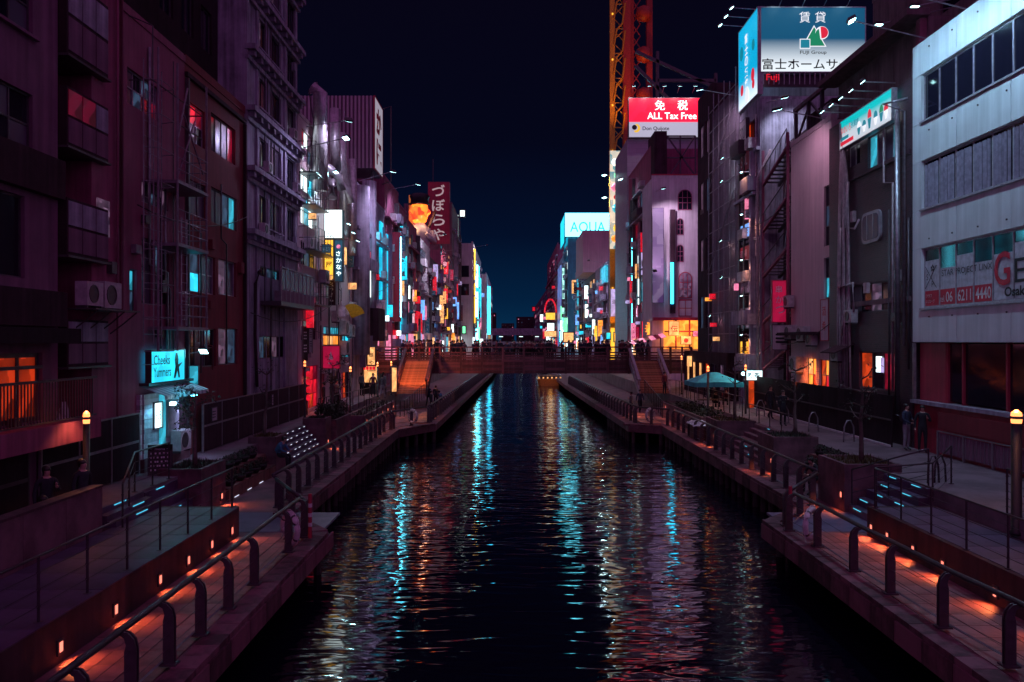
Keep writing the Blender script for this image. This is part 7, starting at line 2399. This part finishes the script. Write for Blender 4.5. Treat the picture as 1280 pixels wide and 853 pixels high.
# floor ledges, fins and air units that layer the middle distance fronts: parts of their houses
for name, fl, z0 in (('column_house', 4, 3.4), ('pink_house', 5, 3.2), ('stair_house', 6, 2.2), ('magenta_house', 6, 2.6), ('grid_house', 5, 1.0), ('dark_block', 6, 2.5), ('pink_block', 6, 2.6), ('slim_block', 6, 2.6), ('bright_block', 8, 3), ('sign_house', 7, 3), ('purple_house', 5, 2.4), ('box_roof_house', 5, 2.4), ('neon_house', 6, 2.6), ('teal_tower', 8, 3.5), ('emblem_house', 9, 3.6), ('billboard_house', 6, 2.2)):
    ro = bpy.data.objects[name]
    wl_ = [c for c in ro.children if c.name.startswith('wall')][0]
    L = max(v.co.x for v in wl_.data.vertices)
    T = max(v.co.z for v in wl_.data.vertices)
    st = (T - z0 - .4) / fl
    lm = wl_.data.materials[0] if rk.random() < .5 else M_GREY
    for k in range(fl):
        z = z0 + st * k
        a0, a1 = (0, L) if rk.random() < .6 else sorted((rk.uniform(0, L * .4), rk.uniform(L * .5, L)))
        bx('ledge', ro, a0 + .02, a1 - .02, -rk.uniform(.15, .5), -.003, z - .12, z + rk.uniform(.02, .12), lm)
        if rk.random() < .6:
            u = rk.uniform(.1, L - 1.2)
            bx('balcony', ro, u, min(L - .05, u + rk.uniform(1.5, 4)), -.75, -.004, z + .13, z + 1.0, rk.choice((M_STEEL, M_GREY, lm)))
        for q in range(2):
            u = rk.uniform(.1, L - 1.0)
            bx('air_unit', ro, u, u + .8, -.55, -.005, z + .14, z + .78, M_AC)
    for q in range(3):
        u = rk.uniform(.05, L - .5)
        bx('fin', ro, u, u + rk.uniform(.15, .45), -rk.uniform(.2, .55), -.002, z0 * .6, T * rk.uniform(.7, .97), rk.choice((lm, M_GREY, M_STEEL)))
# added fill lamps on arms, standing in for sign glow on these fronts
for lab, base, tip, aim, e_, c_ in (
        ('added pale fill lamp on the roof edge of the column house', (XL, 59, 17.0), (XL + 2.6, 58.5, 17.6), (XL, 62, 9), 700, (.75, .62, 1)),
        ('added pale fill lamp on the roof edge of the pink house', (XL, 73, 19.0), (XL + 2.8, 72.5, 19.4), (XL, 77, 9), 800, (.7, .6, 1)),
        ('added pale fill lamp on the roof edge of the grid house', (XL, 97, 17.4), (XL + 3.2, 96, 18.0), (XL, 104, 8), 1500, (.8, .75, 1)),
        ('added warm fill lamp on the rosy block', (XL, 128, 19.5), (XL + 3, 127, 19.8), (XL, 138, 8), 1800, (1, .45, .5)),
        ('added pale fill lamp over the ducts of the restaurant house', (XL, 44.0, 17.0), (XL + 2.4, 43.5, 17.2), (XL + .3, 48, 12), 650, (.75, .7, 1)),
        ('added lilac fill lamp on the cornice of the grey concrete house', (XL + .4, 41.8, 15.3), (XL + 2.8, 41.0, 15.6), (XL, 37.5, 9), 280, (.62, .55, 1)),
        ('added pale fill lamp on the bright block', (-8.6, 177, 26), (-5.5, 176, 26.3), (-8.6, 190, 12), 4200, (.9, .85, 1)),
        ('added pale fill lamp on the purple house', (XR, 126, 17.4), (XR - 3, 125, 17.8), (XR, 134, 8), 1700, (.75, .65, 1)),
        ('added pale fill lamp lighting the beige wall from its roof edge', (XR, 38.2, 15.8), (XR - 2.4, 38.0, 16.2), (XR, 40.5, 9), 260, (.9, .55, .8)),
        ('added pale fill lamp high on the netted scaffold building', (XR, 53.2, 21.5), (XR - 2.6, 52.8, 21.8), (XR, 57, 12), 420, (.8, .62, .85)),
        ('added pale fill lamp lighting the grey panels under the blue billboard', (15.4, 48.3, 19.6), (15.9, 46.6, 19.4), (17.5, 48.4, 15), 260, (.7, .75, 1))):
    arm_lamp(lab, base, tip, aim, e_, 'canal front floodlights', c_, R(130), .2)
# more people on both banks
for lab, x, y, z, rz, po, c_ in (
        ('person in grey coat walking beside the orange stairs', -9.4, 58.5, 1.2, 3.0, WALK, 2), ('person in maroon coat waiting by the warm lamp box', -9.9, 57.0, 1.2, .4, STAND, 3), ('person leaning at the railing of the jutting deck below the orange stairs', -5.7, 56.5, 0, 1.5, STAND, 0),
        ('pair member in dark coat strolling under the footbridge on the cafe bank', -6.0, 63.0, 0, 2.9, WALK, 0), ('second strolling pair member in navy under the footbridge on the cafe bank', -6.6, 63.3, 0, 2.9, WALK, 1),
        ('person in navy coat coming down toward the deck by the red brown stairs', 9.2, 57.5, 0, .2, WALK, 1), ('person in grey coat at the railing below the red brown stairs', 8.2, 55.0, 0, -1.3, PHONE, 2), ('person in maroon coat standing at the foot of the red brown stairs', 11.4, 59.8, 1.2, .6, STAND, 3),
        ('person with phone walking near the small bare tree', 12.7, 37.5, 1.2, .2, PHONE, 0), ('person in grey coat passing the low dark shop row', 13.2, 53.5, 1.2, .1, WALK, 2), ('person in navy coat outside the low dark shop row', 13.6, 56.5, 1.2, 1.4, STAND, 1),
        ('person in dark coat before the red lit pub door', -10.5, 44.6, 1.2, -1.3, STAND, 0), ('person in grey coat stepping past the pub hedge', -10.4, 47.5, 1.2, .1, WALK, 2)):
    person(lab, x, y, z, rz, po, c_)

# lit upper shopfronts along the streets beyond the footbridge: parts of their houses
for name in ('pink_house', 'stair_house', 'magenta_house', 'grid_house', 'dark_block', 'pink_block', 'slim_block', 'bright_block', 'sign_house', 'purple_house', 'box_roof_house', 'neon_house', 'teal_tower', 'emblem_house'):
    ro = bpy.data.objects[name]
    wl_ = [c for c in ro.children if c.name.startswith('wall')][0]
    L = max(v.co.x for v in wl_.data.vertices)
    u = .15
    while u < L - 1.2:
        w_ = min(L - .1 - u, rk.uniform(2.0, 4.5))
        bx('shop_front', ro, u, u + w_ - .2, -.35, -.004, 2.2, 2.2 + rk.uniform(1.6, 2.9), rk.choice((E_WARM, E_PINK, E_ORANGE, E_LILAC, E_WHITE, E_RED, E_CYANW, E_DIMW, E_DIMW)))
        u += w_
